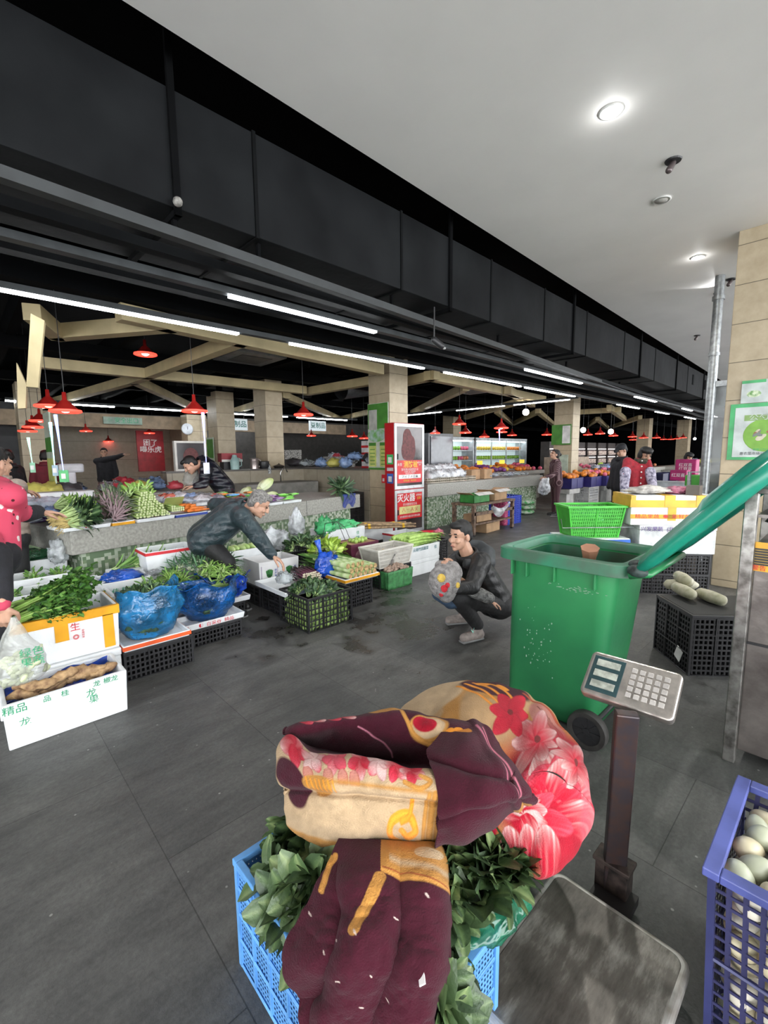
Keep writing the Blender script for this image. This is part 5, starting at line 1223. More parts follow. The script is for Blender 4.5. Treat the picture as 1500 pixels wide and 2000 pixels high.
mb = MB(); blob(mb, (2.62, 4.66, 0.50), (0.20, 0.13, 0.16), 9, 0.4, 3.2); one('plastic_bag', mb, film('film_white2', (0.66, 0.69, 0.72), 0.7, 0.2), 'bunch of clear white plastic bags beside the bending man', 'bag', smooth=True)
mb = MB(); blob(mb, (3.03, 4.78, 0.62), (0.10, 0.09, 0.20), 10, 0.3, 3); mb.ell((3.03, 4.78, 0.83), (0.03, 0.03, 0.05))
one('plastic_bag', mb, MATS['film_white2'], 'roll of white carrier bags hung upright against the counter front', 'bag', smooth=True)
crate('plastic_crate', 'black crate holding the white carrier bags', 'crate', (2.80, 4.72, 0), (0.6, 0.3, 0.36), m_blackp, p_black)
heapset(2.86, 4.30, 0.42, 0.24, 0.16, 0.13, 20, gd, 'dark green bunch heaped beside the asparagus carton', 'dark greens beside the carton', 71, (1.0, 1.6))
yl = [plant('x', g_yel, m_stemw, 11, 0.085, 0.5, 0.5, 0.3, 0.05, s+80, 'leafy_green', group='tmp', openness=0.9) for s in range(2)]
heapset(2.98, 4.10, 0.38, 0.15, 0.12, 0.10, 12, yl, 'bright yellow-green lettuce bunch beside the leeks', 'yellow-green lettuce beside the leeks', 72, (0.8, 1.1))
crate('plastic_crate', 'black crate under the heap of lettuce', 'crate', (2.90, 4.22, 0), (0.5, 0.38, 0.36), m_blackp, p_black)
m_pur = attr_mat('purple_stem', [(0, (0.035, 0.008, 0.018)), (0.6, (0.10, 0.025, 0.05)), (1, (0.16, 0.05, 0.08))], 0.4)
m_cut = mat('cut_end_pale', (0.62, 0.58, 0.42), 0.6)
trp = foam_box('white printed foam tray of purple shoots', 2.03, 2.68, 3.42, 4.00, 0.24, 0.29, 0.014, name='foam_tray', cat='tray', rz=0.0)
lbl(trp, '果蔬批发 保鲜', 0.036, m_bluep, -0.08, -0.292, 0.025)
crate('plastic_crate', 'black crate under the tray of purple shoots', 'crate', (2.36, 3.82, 0), (0.5, 0.34, 0.235), m_blackp, p_black)
g = random.Random(14); shoot = None
for i in range(64):
    c_ = i % 11; r_ = i // 11
    if i == 0:
        shoot = thing('purple_shoot', 'thin purple vegetable shoot in the printed foam tray', 'vegetable', (0, 0, 0), 0, 'purple shoots in the foam tray')
        mb = MB(); mb.tube([(0, 0, 0), (0.12, 0.003, 0), (0.27, 0, 0.006)], [0.0095, 0.0085, 0.006], 7); mb.build('stem', m_pur, shoot, smooth=True)
        MB().cyl((-0.0015, 0, 0), (0.001, 0, 0), 0.0088).build('cut_end', m_cut, shoot)
        Lf = MB(); leaves(Lf, [(0.22+0.012*k, 0, 0.004) for k in range(5)], [(1, math.sin(k*2), 0.5) for k in range(5)], [(0, 0, 1)]*5, [0.05]*5, 0.35); Lf.build('leaf', mat('leaf_purple', (0.03, 0.02, 0.02), 0.5, 0, 0.3, 30), shoot, smooth=True); o = shoot
    else: o = copy_tree(shoot)
    o.location = (2.30+0.018*c_+0.009*(r_ % 2)+g.uniform(-.004, .004), 3.50+0.01*r_+g.uniform(-.006, .006), 0.30+0.0165*r_); o.rotation_euler = (g.uniform(0, 6), 0, R(78)+g.uniform(-.12, .12))
mb = MB(); blob(mb, (2.63, 3.62, 0.38), (0.13, 0.10, 0.15), 14, 0.42, 3.2, squash=0.8); mb.tube([(2.62, 3.66, 0.45), (2.60, 3.69, 0.56), (2.58, 3.70, 0.66)], [0.03, 0.018, 0.035], 7)
one('plastic_bag', mb, film('film_cobalt', (0.01, 0.09, 0.60), 0.88), 'bunched cobalt-blue plastic bag between purple shoots and leeks', 'bag', smooth=True)
mb = MB(); blob(mb, (2.14, 3.62, 0.36), (0.07, 0.08, 0.07), 15, 0.4, 3); one('plastic_bag', mb, film('film_clear', (0.5,)*3, 0.5), 'clear plastic bag in the bending man\'s fingers above the tray', 'bag', smooth=True)
trl = foam_tray('foam tray with an orange edge holding thick green leeks', 2.58, 3.02, 3.26, 4.05, 0.285, 0.045, rim=m_otape)
crD = crate('plastic_crate', 'black crate under the orange-edged leek tray', 'crate', (2.78, 3.60, 0), (0.42, 0.50, 0.28), m_blackp, p_black)
m_leek = attr_mat('leek_body', [(0, (0.22, 0.34, 0.10)), (0.5, (0.42, 0.54, 0.24)), (1, (0.62, 0.68, 0.44))], 0.45, bump=0.2)
lk = None; g = random.Random(15)
for i in range(16):
    if i == 0:
        lk = thing('celtuce', 'thick pale green lettuce stem with cut brown end, on the orange-edged tray', 'vegetable', (0, 0, 0), 0, 'thick stems on the orange-edged tray')
        mb = MB(); k = 14
        for q in range(k): pass
        P = []
        for q in range(15):
            x = 0.40*q/14; r0 = 0.028*(1-0.25*q/14)*(1+0.05*(q % 2)); mb.val = 0
            P.append([(x, r0*math.cos(a), r0*math.sin(a)) for a in np.linspace(0, 2*math.pi, 13)[:-1]])
        mb.grid(P, True); mb.a = [0.3+0.7*((q//12) % 3)/2*1.0-0.3*(q//12)/14 for q in range(len(mb.v))]
        mb.build('stem', m_leek, lk, smooth=True)
        MB().cyl((-0.003, 0, 0), (0.001, 0, 0), 0.0275, n=14).build('cut_end', mat('cut_brown', (0.50, 0.34, 0.16), 0.7, 0, 0.25, 30), lk)
        Lf = MB(); leaves(Lf, [(0.30+0.012*k, 0.012*math.cos(k*2), 0.012*math.sin(k*2)) for k in range(14)], [(1, 0.5*math.cos(k*2.1), 0.4*math.sin(k*2.1)+.1) for k in range(14)], [(0, math.cos(k*2.1), math.sin(k*2.1)) for k in range(14)], [0.13]*14, 0.16, 0.3); Lf.build('leaves', g_mid, lk, smooth=True); o = lk
    else: o = copy_tree(lk)
    r_ = i // 6; c_ = i % 6
    o.location = (2.66+0.062*c_+0.03*(r_ % 2), 3.27+0.01*g.random()+0.02*r_, 0.345+0.048*r_); o.rotation_euler = (g.uniform(0, 6), -0.03, R(97)+g.uniform(-.12, .12)); s = g.uniform(.85, 1.1); o.scale = (s*1.25, s, s)
cC = crate('plastic_crate', 'near black crate of small green gourds with leaves on top', 'crate', (2.29, 3.33, 0), (0.47, 0.45, 0.30), m_blackp, perf('black_crate_big', (0.02, 0.02, 0.022), 0.039, 0.05, 0.80, 0.78), cell=0.155, rim=0.016)
zg = None; g = random.Random(16)
m_cuc = mat('small_gourd', (0.30, 0.42, 0.12), 0.4, 0, 0.25, 25, col2=(0.06, 0.16, 0.04))
for i in range(110):
    z = 0.03+0.05*(i % 5); s_ = i // 5
    if s_ < 11: x, y = 2.085+0.041*s_, 3.135+g.uniform(0, .02)
    else: x, y = 2.085+g.uniform(0, .02), 3.15+0.034*(s_-11)
    if i == 0:
        mb = MB(); mb.tube([(0, 0, -0.04), (0, 0.001, -0.028), (0, 0, 0), (0, 0, 0.028), (0, 0, 0.042)], [0.006, 0.017, 0.021, 0.014, 0.006], 8); zg = one('small_gourd', mb, m_cuc, 'small green gourd showing through the near black crate', 'gourd', 'small gourds in the near black crate', smooth=True); o = zg
    else: o = zg.copy(); COL.objects.link(o)
    o.location = (x, y, z); o.rotation_euler = (g.uniform(-.6, .6), g.uniform(-.6, .6), 0)
heapset(2.27, 3.35, 0.24, 0.20, 0.19, 0.07, 26, gd, 'dark gourd leaf bunch on top of the near black crate', 'leaves on the near black crate', 73, (0.9, 1.4))
gb = foam_box('tall white foam box lined with a green plastic bag', 3.36, 4.02, 4.62, 4.98, 0.14, 0.54)
crate('plastic_crate', 'black crate under the foam box with the green bag', 'crate', (3.70, 4.80, 0), (0.56, 0.34, 0.135), m_blackp, p_black)
lbl(gb, '佳', 0.05, m_greenp, 0.20, -0.182, 0.32); lbl(gb, '果蔬', 0.03, m_greenp, 0.20, -0.180, 0.26)
mb = MB(); blob(mb, (3.72, 4.80, 0.55), (0.30, 0.17, 0.09), 18, 0.4, 3); blob(mb, (3.42, 4.72, 0.55), (0.13, 0.13, 0.15), 19, 0.4, 3)
one('plastic_bag', mb, film('film_emerald', (0.08, 0.55, 0.20), 0.75), 'bright green plastic bag spilling over the tall foam box', 'bag', smooth=True)
mb = MB(); mb.tube([(3.30, 4.55, 0.66), (3.18, 4.45, 0.45), (3.14, 4.40, 0.20)], 0.004, 5); mb.tube([(3.30, 4.55, 0.66), (3.42, 4.45, 0.68), (3.50, 4.40, 0.60), (3.60, 4.35, 0.3)], 0.004, 5); mb.tube([(3.42, 4.45, 0.68), (3.48, 4.35, 0.4)], 0.004, 5)
one('wire_handle', mb, m_blackp, 'thin black wire handle frame standing by the tall foam box', 'wire', smooth=True)
ct = foam_box('maroon printed carton with brown inside, holding small fruit', 3.28, 3.72, 4.02, 4.34, 0.20, 0.46, 0.006, name='carton', cat='box', m=mat('maroon_card', (0.12, 0.02, 0.05), 0.5, 0, 0.1))
MB().bx(-0.212, 0.212, -0.152, 0.152, 0.006, 0.25).build('inner_lining', m_cardb, ct); mb = MB(); mb.ell((-0.06, -0.162, 0.12), (0.10, 0.003, 0.07)); mb.ell((0.13, -0.162, 0.16), (0.03, 0.003, 0.04)); mb.build('printed_picture', mat('maroon_light', (0.26, 0.12, 0.15), 0.5, 0, 0.2, 30), ct)
crate('plastic_crate', 'black crate under the maroon carton', 'crate', (3.50, 4.18, 0), (0.42, 0.32, 0.195), m_blackp, p_black)
for i in range(9):
    mb = MB(); mb.ell((3.42+0.05*(i % 4), 4.10+0.055*(i // 4), 0.475+0.012*(i % 2)), 0.027, n=12); one('green_plum', mb, mat('plum_green', (0.34, 0.50, 0.12), 0.35, 0, 0.15, 12), 'small green fruit in the maroon carton', 'fruit', 'small green fruit in the maroon carton', smooth=True)
m_wp = mat('white_plastic', (0.62, 0.60, 0.55), 0.4, 0, 0.08); p_wp = perf('white_holes', (0.60, 0.58, 0.53), 0.016, 0.045, 0.5, 0.72)
crate('plastic_basket', 'white slotted plastic basket of ginger pieces', 'basket', (3.58, 3.74, 0.235), (0.56, 0.32, 0.215), m_wp, p_wp, taper=0.16, cell=0.5, rim=0.02)
crate('plastic_crate', 'black crate under the white slotted basket', 'crate', (3.60, 3.78, 0), (0.5, 0.34, 0.23), m_blackp, p_black)
g = random.Random(17)
for i in range(26):
    mb = MB(); blob(mb, (3.38+0.4*g.random(), 3.62+0.22*g.random(), 0.33+0.05*g.random()), (0.032, 0.022, 0.02), i, 0.4, 2.4, 10, 7); one('ginger_piece', mb, mat('ginger', (0.55, 0.42, 0.22), 0.6, 0, 0.15, 20), 'pale ginger piece in the white slotted basket', 'ginger', 'ginger pieces in the white basket', smooth=True)
gt = thing('garlic_sack', 'green woven plastic sack turned down around garlic bulbs', 'sack', (3.56, 3.62, 0))
mb = MB(); mb.add([], []); P = []
for i in range(9):
    t_ = i/8; z = 0.21*t_; P.append([((0.19+0.012*t_+0.004*math.sin(a*16))*max(-1, min(1, 1.5*math.cos(a))), (0.12+0.01*t_+0.004*math.sin(a*16))*max(-1, min(1, 1.5*math.sin(a))), z) for a in np.linspace(0, 2*math.pi, 97)[:-1]])
mb.grid(P, True); mb.build('sack_wall', mat('sack_green', (0.05, 0.22, 0.07), 0.5, 0, 0.2, 25, 0.4, 60), gt, smooth=True, solid=0.003)
MB().bx(-0.17, 0.17, -0.1, 0.1, 0.0, 0.16).build('sack_filling', mat('garlic_dark', (0.10, 0.07, 0.05), 0.8), gt)
gar = None
for i in range(95):
    if i == 0:
        mb = MB(); mb.lathe([(0.001, -0.016), (0.016, -0.014), (0.023, -0.004), (0.020, 0.008), (0.008, 0.018), (0.004, 0.026), (0.0005, 0.027)], n=10); gar = one('garlic_bulb', mb, mat('garlic', (0.36, 0.26, 0.20), 0.7, 0, 0.25, 30, 0.3, 60), 'brown-white garlic bulb in the green sack', 'garlic', 'garlic bulbs in the green sack', smooth=True); o = gar
    else: o = gar.copy(); COL.objects.link(o)
    x, y = g.uniform(-1, 1), g.uniform(-1, 1); o.location = (3.56+0.165*x, 3.62+0.10*y, 0.205+0.04*(1-x*x)*(1-y*y)+g.uniform(-.008, .012)); o.rotation_euler = (g.uniform(0, 3), g.uniform(0, 3), g.uniform(0, 3))
mb = MB()
for k in range(5): mb.tube([(3.48+0.02*k, 3.60, 0.24), (3.55+0.015*k, 3.58+0.01*k, 0.36+0.015*k), (3.64, 3.60, 0.40-0.02*k), (3.68+0.01*k, 3.62, 0.26)], 0.006, 5)
one('plastic_twist', mb, mat('twine_grey', (0.28, 0.27, 0.26), 0.6, 0, 0.4, 40), 'twisted grey string handles on the garlic sack', 'string', smooth=True)
closed_box('lower white foam box under the green-stem box', 3.93, 4.50, 3.70, 4.05, 0, 0.20)
bs = foam_box('white foam box printed blue-green, heaped with green stems', 3.92, 4.50, 3.69, 4.06, 0.20, 0.375)
lbl(bs, '云南竹田蔬菜', 0.048, mat('print_teal', (0.02, 0.16, 0.2), 0.5), -0.08, -0.187, 0.13); lbl(bs, '佳', 0.05, MATS['print_teal'], 0.2, -0.187, 0.12)
st = None; g = random.Random(19)
for i in range(26):
    if i == 0:
        st = thing('asparagus_lettuce', 'light green leafy vegetable stem heaped on the foam box by the crouching man', 'vegetable', (0, 0, 0), 0, 'green stems heaped by the crouching man')
        mb = MB(); mb.tube([(0, 0, 0), (0.15, 0, 0.012), (0.32, 0, 0.015), (0.46, 0, 0)], [0.022, 0.024, 0.016, 0.006], 9); mb.build('stem', mat('stem_bright', (0.36, 0.52, 0.14), 0.4, 0, 0.3, 25, col2=(0.22, 0.38, 0.07)), st, smooth=True)
        Lf = MB(); leaves(Lf, [(0.22+0.022*k, 0, 0.015) for k in range(11)], [(1, 0.45*math.cos(k*2.1), 0.25*math.sin(k*2.1)) for k in range(11)], [(0, math.cos(k*2.1), 1+math.sin(k*2.1)) for k in range(11)], [0.12]*11, 0.15, 0.6); Lf.build('leaves', g_light, st, smooth=True); o = st
    else: o = copy_tree(st)
    c_ = i % 8; r_ = i // 8; o.location = (3.88+0.02*r_+g.uniform(0, .04), 3.72+0.042*c_, 0.385+0.034*r_); o.rotation_euler = (g.uniform(-1, 1), 0.02, g.uniform(-.22, .12)+0.12); o.scale = (g.uniform(.95, 1.25),)*3
bw = foam_box('white foam box with a thin red rim before the fire cabinet', 4.52, 5.02, 4.42, 4.80, 0.0, 0.36, rim=m_red)
tf = MB(); tf.lathe([(0.10, 0), (0.15, 0.09), (0.165, 0.10), (0.155, 0.105), (0.14, 0.09), (0.095, 0.01), (0.001, 0.01)], (4.86, 4.15, 0.30), 24)
one('red_basin', tf, mat('basin_red', (0.62, 0.02, 0.04), 0.3), 'red plastic basin behind the crouching man\'s face', 'basin', smooth=True)
crate('plastic_crate', 'black crate under the red basin', 'crate', (4.86, 4.18, 0), (0.38, 0.34, 0.295), m_blackp, p_black)
mb = MB(); blob(mb, (4.92, 4.06, 0.38), (0.09, 0.06, 0.07), 22, 0.4, 3); one('plastic_bag', mb, film('film_pink', (0.8, 0.25, 0.35), 0.5), 'pink-white plastic bag hanging over the red basin', 'bag', smooth=True)
lb_ = foam_box('white foam box of long taped roots before the fire cabinet', 4.00, 4.95, 5.00, 5.35, 0.20, 0.42)
crate('plastic_crate', 'black crate under the box of long taped roots', 'crate', (4.45, 5.17, 0), (0.6, 0.34, 0.195), m_blackp, p_black)
g = random.Random(23); lr = None
for i in range(14):
    if i == 0:
        lr = thing('long_root', 'long brown root tied with yellow tape before the fire cabinet', 'root', (0, 0, 0), 0, 'long roots tied with yellow tape')
        mb = MB(); mb.tube([(0, 0, 0), (0.3, 0.01, 0), (0.62, 0, 0), (0.92, 0.006, 0)], [0.014, 0.018, 0.017, 0.012], 8); mb.build('root_body', mat('root_tan', (0.34, 0.23, 0.13), 0.7, 0, 0.25, 25), lr, smooth=True)
        MB().cyl((0.18, 0.004, 0), (0.215, 0.005, 0), 0.0195).cyl((0.70, 0.002, 0), (0.735, 0.002, 0), 0.019).build('tape_band', m_ytape, lr); o = lr
    else: o = copy_tree(lr)
    o.location = (3.95+0.02*g.random(), 4.76+0.035*(i % 7), 0.50+0.032*(i // 7)-0.0*g.random()); o.rotation_euler = (g.uniform(0, 6), 0.05, R(-14)+g.uniform(-.08, .08)); o.scale = (1.05, 1, 1)


# ================================================================== stone counter with its goods
c0_, c1_ = Vector((0.70, 4.82, 0)), Vector((4.936,5.788,0.85)); c1_.z = 0
cd_ = (c1_-c0_); CL = cd_.length; cd_.normalize(); cn_ = Vector((-cd_.y, cd_.x, 0)); CA = math.atan2(cd_.y, cd_.x)
def cpt(u, v, z=0): return c0_ + cd_*u + cn_*v + Vector((0, 0, z))       # along, across the counter
st_ = thing('stone_counter', 'long speckled stone counter on green mosaic base, heaped with produce', 'counter', tuple(c0_), CA)
MB().bx(0, CL, 0, 1.15, 0.63, 0.85).build('slab', m_stone, st_, bevel=0.006)
MB().bx(0.12, CL-0.12, 0.12, 1.05, 0, 0.63).build('mosaic_base', m_mosaic, st_)
MB().bx(CL*0.70, CL*0.70+0.006, -0.002, 0.01, 0.63, 0.852).build('slab_seam', m_blackp, st_)
def on(o, u, v, z=0.85, rz=0.0, **k):
    v = v if v < 1.0 else 0.9+(v-1.0)*0.35
    o.location = cpt(u, v, z); o.rotation_euler = (o.rotation_euler[0], o.rotation_euler[1], CA+rz); return o
def ctray(u0, u1, v0, v1, label, h=0.035, rim=None, z=0.851, group=None, m=None):
    t = foam_tray(label, -abs(u1-u0)/2, abs(u1-u0)/2, -abs(v1-v0)/2, abs(v1-v0)/2, 0, h, group, rim, m); return on(t, (u0+u1)/2, (v0+v1)/2, z)
m_navy = mat('rim_blue', (0.02, 0.05, 0.30), 0.5)
tr_ = [(-0.06, 0.34, None, 'white foam tray with red print at the near end of the stone counter'), (0.35, 0.56, m_otape, 'foam tray wrapped in yellow film beside the near counter end'), (0.58, 0.99, None, 'white foam tray under the bundled flowering stems'),
       (1.00, 1.38, m_navy, 'blue-rimmed foam tray under the carrots'), (1.39, 1.76, None, 'foam tray printed green and red beside the carrots'), (1.78, 2.14, None, 'white foam tray in front of the red packets'), (2.15, 2.56, None, 'white foam tray in front of the green packets'), (2.57, 2.92, None, 'white foam tray in front of the lilac packets')]
for a, b, rm, lb_t in tr_:
    t = ctray(a, b, -0.03, 0.34, lb_t, rim=rm)
    if 'printed green' in lb_t: lbl(t, '佳品 ❀ 佳', 0.03, m_greenp, 0, -0.187, 0.018)
    if 'red print' in lb_t: lbl(t, '● ● ●', 0.016, m_red, 0, -0.187, 0.022)
spn = [plant('x', g_dark, m_stem, 16, 0.075, 0.55, 0.5, 0.3, 0.10, s+90, 'spinach', group='tmp', openness=0.55) for s in range(2)]
m_rooty = mat('root_yellow', (0.50, 0.38, 0.14), 0.6, 0, 0.2, 20)
for p in spn:
    mb = MB(); g = random.Random(3)
    for k in range(16): mb.tube([(0, 0, 0.03), (g.gauss(0, .012), g.gauss(0, .012), -0.02), (g.gauss(0, .03), g.gauss(0, .03), -0.09)], [0.006, 0.004, 0.0015], 4)
    mb.build('roots', m_rooty, p, smooth=True)
g = random.Random(30)
def lay(protos, n, u0, u1, v0, v1, z0, z1, label, group, az, seed, sc=(0.9, 1.2), pitch=1.35):
    g = random.Random(seed)
    for i in range(n):
        o = copy_tree(protos[i % len(protos)]); f = i/max(1, n-1); u = u0+(u1-u0)*g.random(); v = v0+(v1-v0)*f
        o.location = cpt(u, v, z0+(z1-z0)*math.sin(math.pi*min(1, f*1.1)))
        d = Vector((math.cos(az+g.gauss(0, .15)), math.sin(az+g.gauss(0, .15)), math.cos(pitch))); o.rotation_euler = d.to_track_quat('Z', 'Y').to_euler(); s = g.uniform(*sc); o.scale = (s,)*3
        o['label'] = label; o['group'] = group
lay(spn, 12, -0.02, 0.12, 0.0, 0.25, 0.92, 1.0, 'spinach bunch with yellow roots at the near end of the counter', 'spinach on the counter end', -0.1, 1, (1.1, 1.45))
par = [plant('x', g_light, m_stem, 22, 0.032, 0.8, 0.5, 0.3, 0.09, s+95, 'parsley', group='tmp', openness=0.7) for s in range(2)]
lay(par, 13, 0.05, 0.25, 0.28, 0.60, 0.92, 1.05, 'light green parsley bunch behind the spinach', 'parsley on the counter', 0.1, 2, (1.1, 1.5))
g_pv = green('leaf_purpled', (0.025, 0.03, 0.018), (0.07, 0.11, 0.04), (0.32, 0.33, 0.22))
pv = [plant('x', g_pv, mat('stem_mauve', (0.40, 0.28, 0.30), 0.5), 20, 0.07, 0.16, 0.4, 0.3, 0.10, s+97, 'purple_greens', group='tmp', openness=0.8) for s in range(2)]
lay(pv, 14, 0.38, 0.50, 0.04, 0.40, 0.92, 1.05, 'dark green bunch with purple veins beside the flowering stems', 'purple-veined greens', 1.0, 3, (1.0, 1.3), 1.25)
lay(gd, 10, 0.62, 0.9, 0.35, 0.62, 0.95, 1.1, 'dark leaf bunch behind the flowering stems', 'dark leaves behind the flowering stems', 1.4, 4, (1.2, 1.8), 0.9)
fs0 = None
g = random.Random(31); k = 0
for r_ in range(11):
    w_ = 12-r_*0.75
    for c_ in range(int(w_)):
        if k == 0:
            fs0 = thing('flowering_choy', 'pale green stem of the bundle stacked with cut ends to the front', 'vegetable', (0, 0, 0), 0, 'bundled stems with cut ends')
            MB().tube([(0, 0, 0), (0, 0.10, 0.003), (0, 0.24, 0.0)], [0.0118, 0.0105, 0.007], 8).build('stem', mat('stem_green', (0.30, 0.42, 0.12), 0.45, 0, 0.2, 30), fs0, smooth=True)
            MB().cyl((0, -0.003, 0), (0, 0.001, 0), 0.0113, n=10).build('cut_end', mat('cut_pale_green', (0.56, 0.62, 0.34), 0.5), fs0); o = fs0
        else: o = copy_tree(fs0)
        k += 1
        o.location = cpt(0.79-(w_-1)*0.0155+0.031*c_+g.uniform(-.006, .006), 0.02+r_*0.012+g.uniform(-.012, .012), 0.90+0.0235*r_+g.uniform(-.003, .003)); o.rotation_euler = (0.12+g.uniform(-.06, .06), 0, CA+g.uniform(-.1, .1))
lay(gl, 9, 0.66, 0.92, 0.22, 0.36, 1.08, 1.16, 'light leaf tuft on top of the bundled flowering stems', 'leaf tufts on the flowering stems', 1.5, 6, (0.8, 1.2), 0.8)
for i in range(14):
    o = copy_tree(fs0); o.location = cpt(1.03+0.026*(i % 6), 0.08, 0.92+0.023*(i//6)); o.rotation_euler = (0.1, 0, CA); o['label'] = 'stem of the small green bundle beside the carrots'; o['group'] = 'small bundle beside the carrots'
MB_ = MB().box((0, 0, 0), (0.22, 0.005, 0.14), M=Matrix.Rotation(0.6, 4, 'X')); o = one('paper_sheet', MB_, mat('olive_wrap', (0.30, 0.33, 0.10), 0.6), 'olive wrapping sheet over the small green bundle', 'paper'); on(o, 1.12, 0.20, 1.0)
crt = None; g = random.Random(33)
for i in range(16):
    if i == 0:
        mb = MB(); mb.tube([(0, 0, 0), (0.02, 0, 0), (0.10, 0.003, 0), (0.20, 0, 0)], [0.010, 0.020, 0.016, 0.004], 9); crt = one('carrot', mb, mat('carrot_orange', (0.62, 0.16, 0.02), 0.45, 0, 0.15, 25), 'orange carrot on the blue-rimmed tray', 'carrot', 'carrots on the blue-rimmed tray', smooth=True); o = crt
    else: o = crt.copy(); COL.objects.link(o)
    o.location = cpt(1.15+0.02*(i % 4)+g.uniform(0, .05), 0.04+0.055*(i//4), 0.905+0.025*(i % 3)); o.rotation_euler = (0, 0, CA+g.uniform(-.3, .3))
for i in range(6):
    mb = MB(); mb.tube([(0, 0, 0), (0.08, 0.02, 0.005), (0.22, 0.03, 0.01), (0.36, 0.0, 0.02)], [0.010, 0.020, 0.019, 0.008], 9); mb.tube([(-0.03, -0.01, 0.0), (0.015, 0.002, 0)], [0.004, 0.016], 6)
    o = one('eggplant', mb, mat('eggplant_purple', (0.07, 0.02, 0.13), 0.25, 0, 0.2, 12), 'long dark purple eggplant behind the spinach', 'eggplant', 'long eggplants', smooth=True); on(o, -0.15+0.05*i, 0.80+0.06*(i % 3), 0.88+0.03*(i//3), 0.15*(i-2))
g_yc = green('yellow_chive', (0.40, 0.42, 0.04), (0.62, 0.60, 0.06), (0.75, 0.72, 0.25))
for i in range(5): o = spears('yellow_chives', 'bundle of bright yellow chives behind the eggplants', 'vegetable', 0.36, 40, 0.0035, g_yc, 0.03, 0.03, i, 'yellow chive bundles'); on(o, -0.05+0.09*i, 1.08+0.02*(i % 2), 0.90, 0.1*(i % 3))
m_napa = attr_mat('napa', [(0, (0.62, 0.66, 0.48)), (0.6, (0.66, 0.74, 0.42)), (1, (0.48, 0.62, 0.20))], 0.45, bump=0.5, bscale=30)
def napa(label, u, v, z, rz, s=1.0, tilt=0.1):
    mb = MB(); P = []
    for i in range(15):
        f = i/14; x = 0.30*f*s; r0 = 0.07*s*math.sin(math.pi*(0.16+0.76*f))**0.7
        P.append([(x, r0*(1+0.06*math.sin(a*7+f*3))*math.cos(a), r0*0.9*(1+0.06*math.sin(a*7+f*3))*math.sin(a)) for a in np.linspace(0, 2*math.pi, 41)[:-1]])
    mb.grid(P, True); mb.a = [min(1, (k//40)/14*1.1) for k in range(len(mb.v))]; mb.cyl((-0.004, 0, 0), (0.004, 0, 0), 0.035*s, n=14)
    t = one('napa_cabbage', mb, m_napa, label, 'cabbage', smooth=True, auto=60); t.rotation_euler = (0, -tilt, 0); return on(t, u, v, z, rz)
napa('big pale napa cabbage leaning on the packets at the far counter end', 2.66, 0.55, 1.03, 0.25, 1.15, 0.35); napa('smaller napa cabbage lying below the leaning one', 2.60, 0.38, 0.93, 0.1, 0.85, 0.1); napa('napa cabbage behind the leaning one', 2.50, 0.75, 0.95, 0.4, 0.9, 0.3)
napa('pale cabbage half hidden behind the flowering stems', 0.75, 1.05, 0.93, 0.3, 0.9); napa('yellowish cabbage at the middle of the counter', 0.5, 1.15, 0.93, 1.0, 0.9)
def basin(label, c, r, h, m, u=None):
    mb = MB(); mb.lathe([(r*0.72, 0), (r*0.95, h*0.9), (r*1.05, h), (r*1.05, h+0.008), (r*0.92, h), (r*0.70, 0.012), (0.001, 0.012)], n=28); o = one('basin', mb, m, label, 'basin', smooth=True); o.location = c; return o
basin('light blue plastic basin on the counter', cpt(1.68, 0.62, 0.90), 0.13, 0.06, mat('basin_blue', (0.28, 0.42, 0.62), 0.3)); basin('red plastic basin on the counter behind the light blue one', cpt(1.98, 1.05, 0.90), 0.15, 0.08, mat('basin_red', (0.62, 0.02, 0.04), 0.3));
mb = MB(); mb.bx(-0.5, 0.5, -0.3, 0.3, 0, 0.048); o = one('foam_slab', mb, m_foam, 'white foam slab under the basins', 'board', bevel=0.01); on(o, 1.85, 0.85, 0.851)
pcol = [('red', (0.60, 0.02, 0.03)), ('green', (0.10, 0.42, 0.04)), ('lilac', (0.52, 0.32, 0.60)), ('orange', (0.70, 0.25, 0.04)), ('blue', (0.12, 0.35, 0.65)), ('lime', (0.22, 0.62, 0.10)), ('white', (0.62, 0.62, 0.58)), ('yellow', (0.66, 0.48, 0.05))]
pk = {}
def packet(kind, u, v, z, rz=0.0, pl='in the pile of food packets on the counter'):
    if kind not in pk:
        c_ = dict(pcol)[kind]; t = thing('food_packet', '%s food packet %s' % (kind, pl), 'packet', (0, 0, 0), 0, '%s packets' % kind)
        P = []
        for i in range(9):
            x = -0.075+0.15*i/8; row = []
            for j in range(10):
                a = 2*math.pi*j/10; k = math.sin(math.pi*(0.04+0.92*i/8))**0.35; row.append((x, 0.048*math.cos(a)*(0.85+0.15*k), 0.014*math.sin(a)*k*1.3+0.002*math.sin(x*90)))
            P.append(row)
        MB().grid(P, True).build('pouch', mat('packet_'+kind, c_, 0.25, 0, 0.35, 14, col2=tuple(min(1, q*0.6+0.12) for q in c_)), t, smooth=True)
        MB().box((0.0, -0.02, 0.0165), (0.06, 0.03, 0.002)).build('printed_label', mat('packet_print', (0.66, 0.62, 0.5), 0.4), t); pk[kind] = t; o = t
    else: o = copy_tree(pk[kind])
    return on(o, u, v, z, rz)
g = random.Random(40)
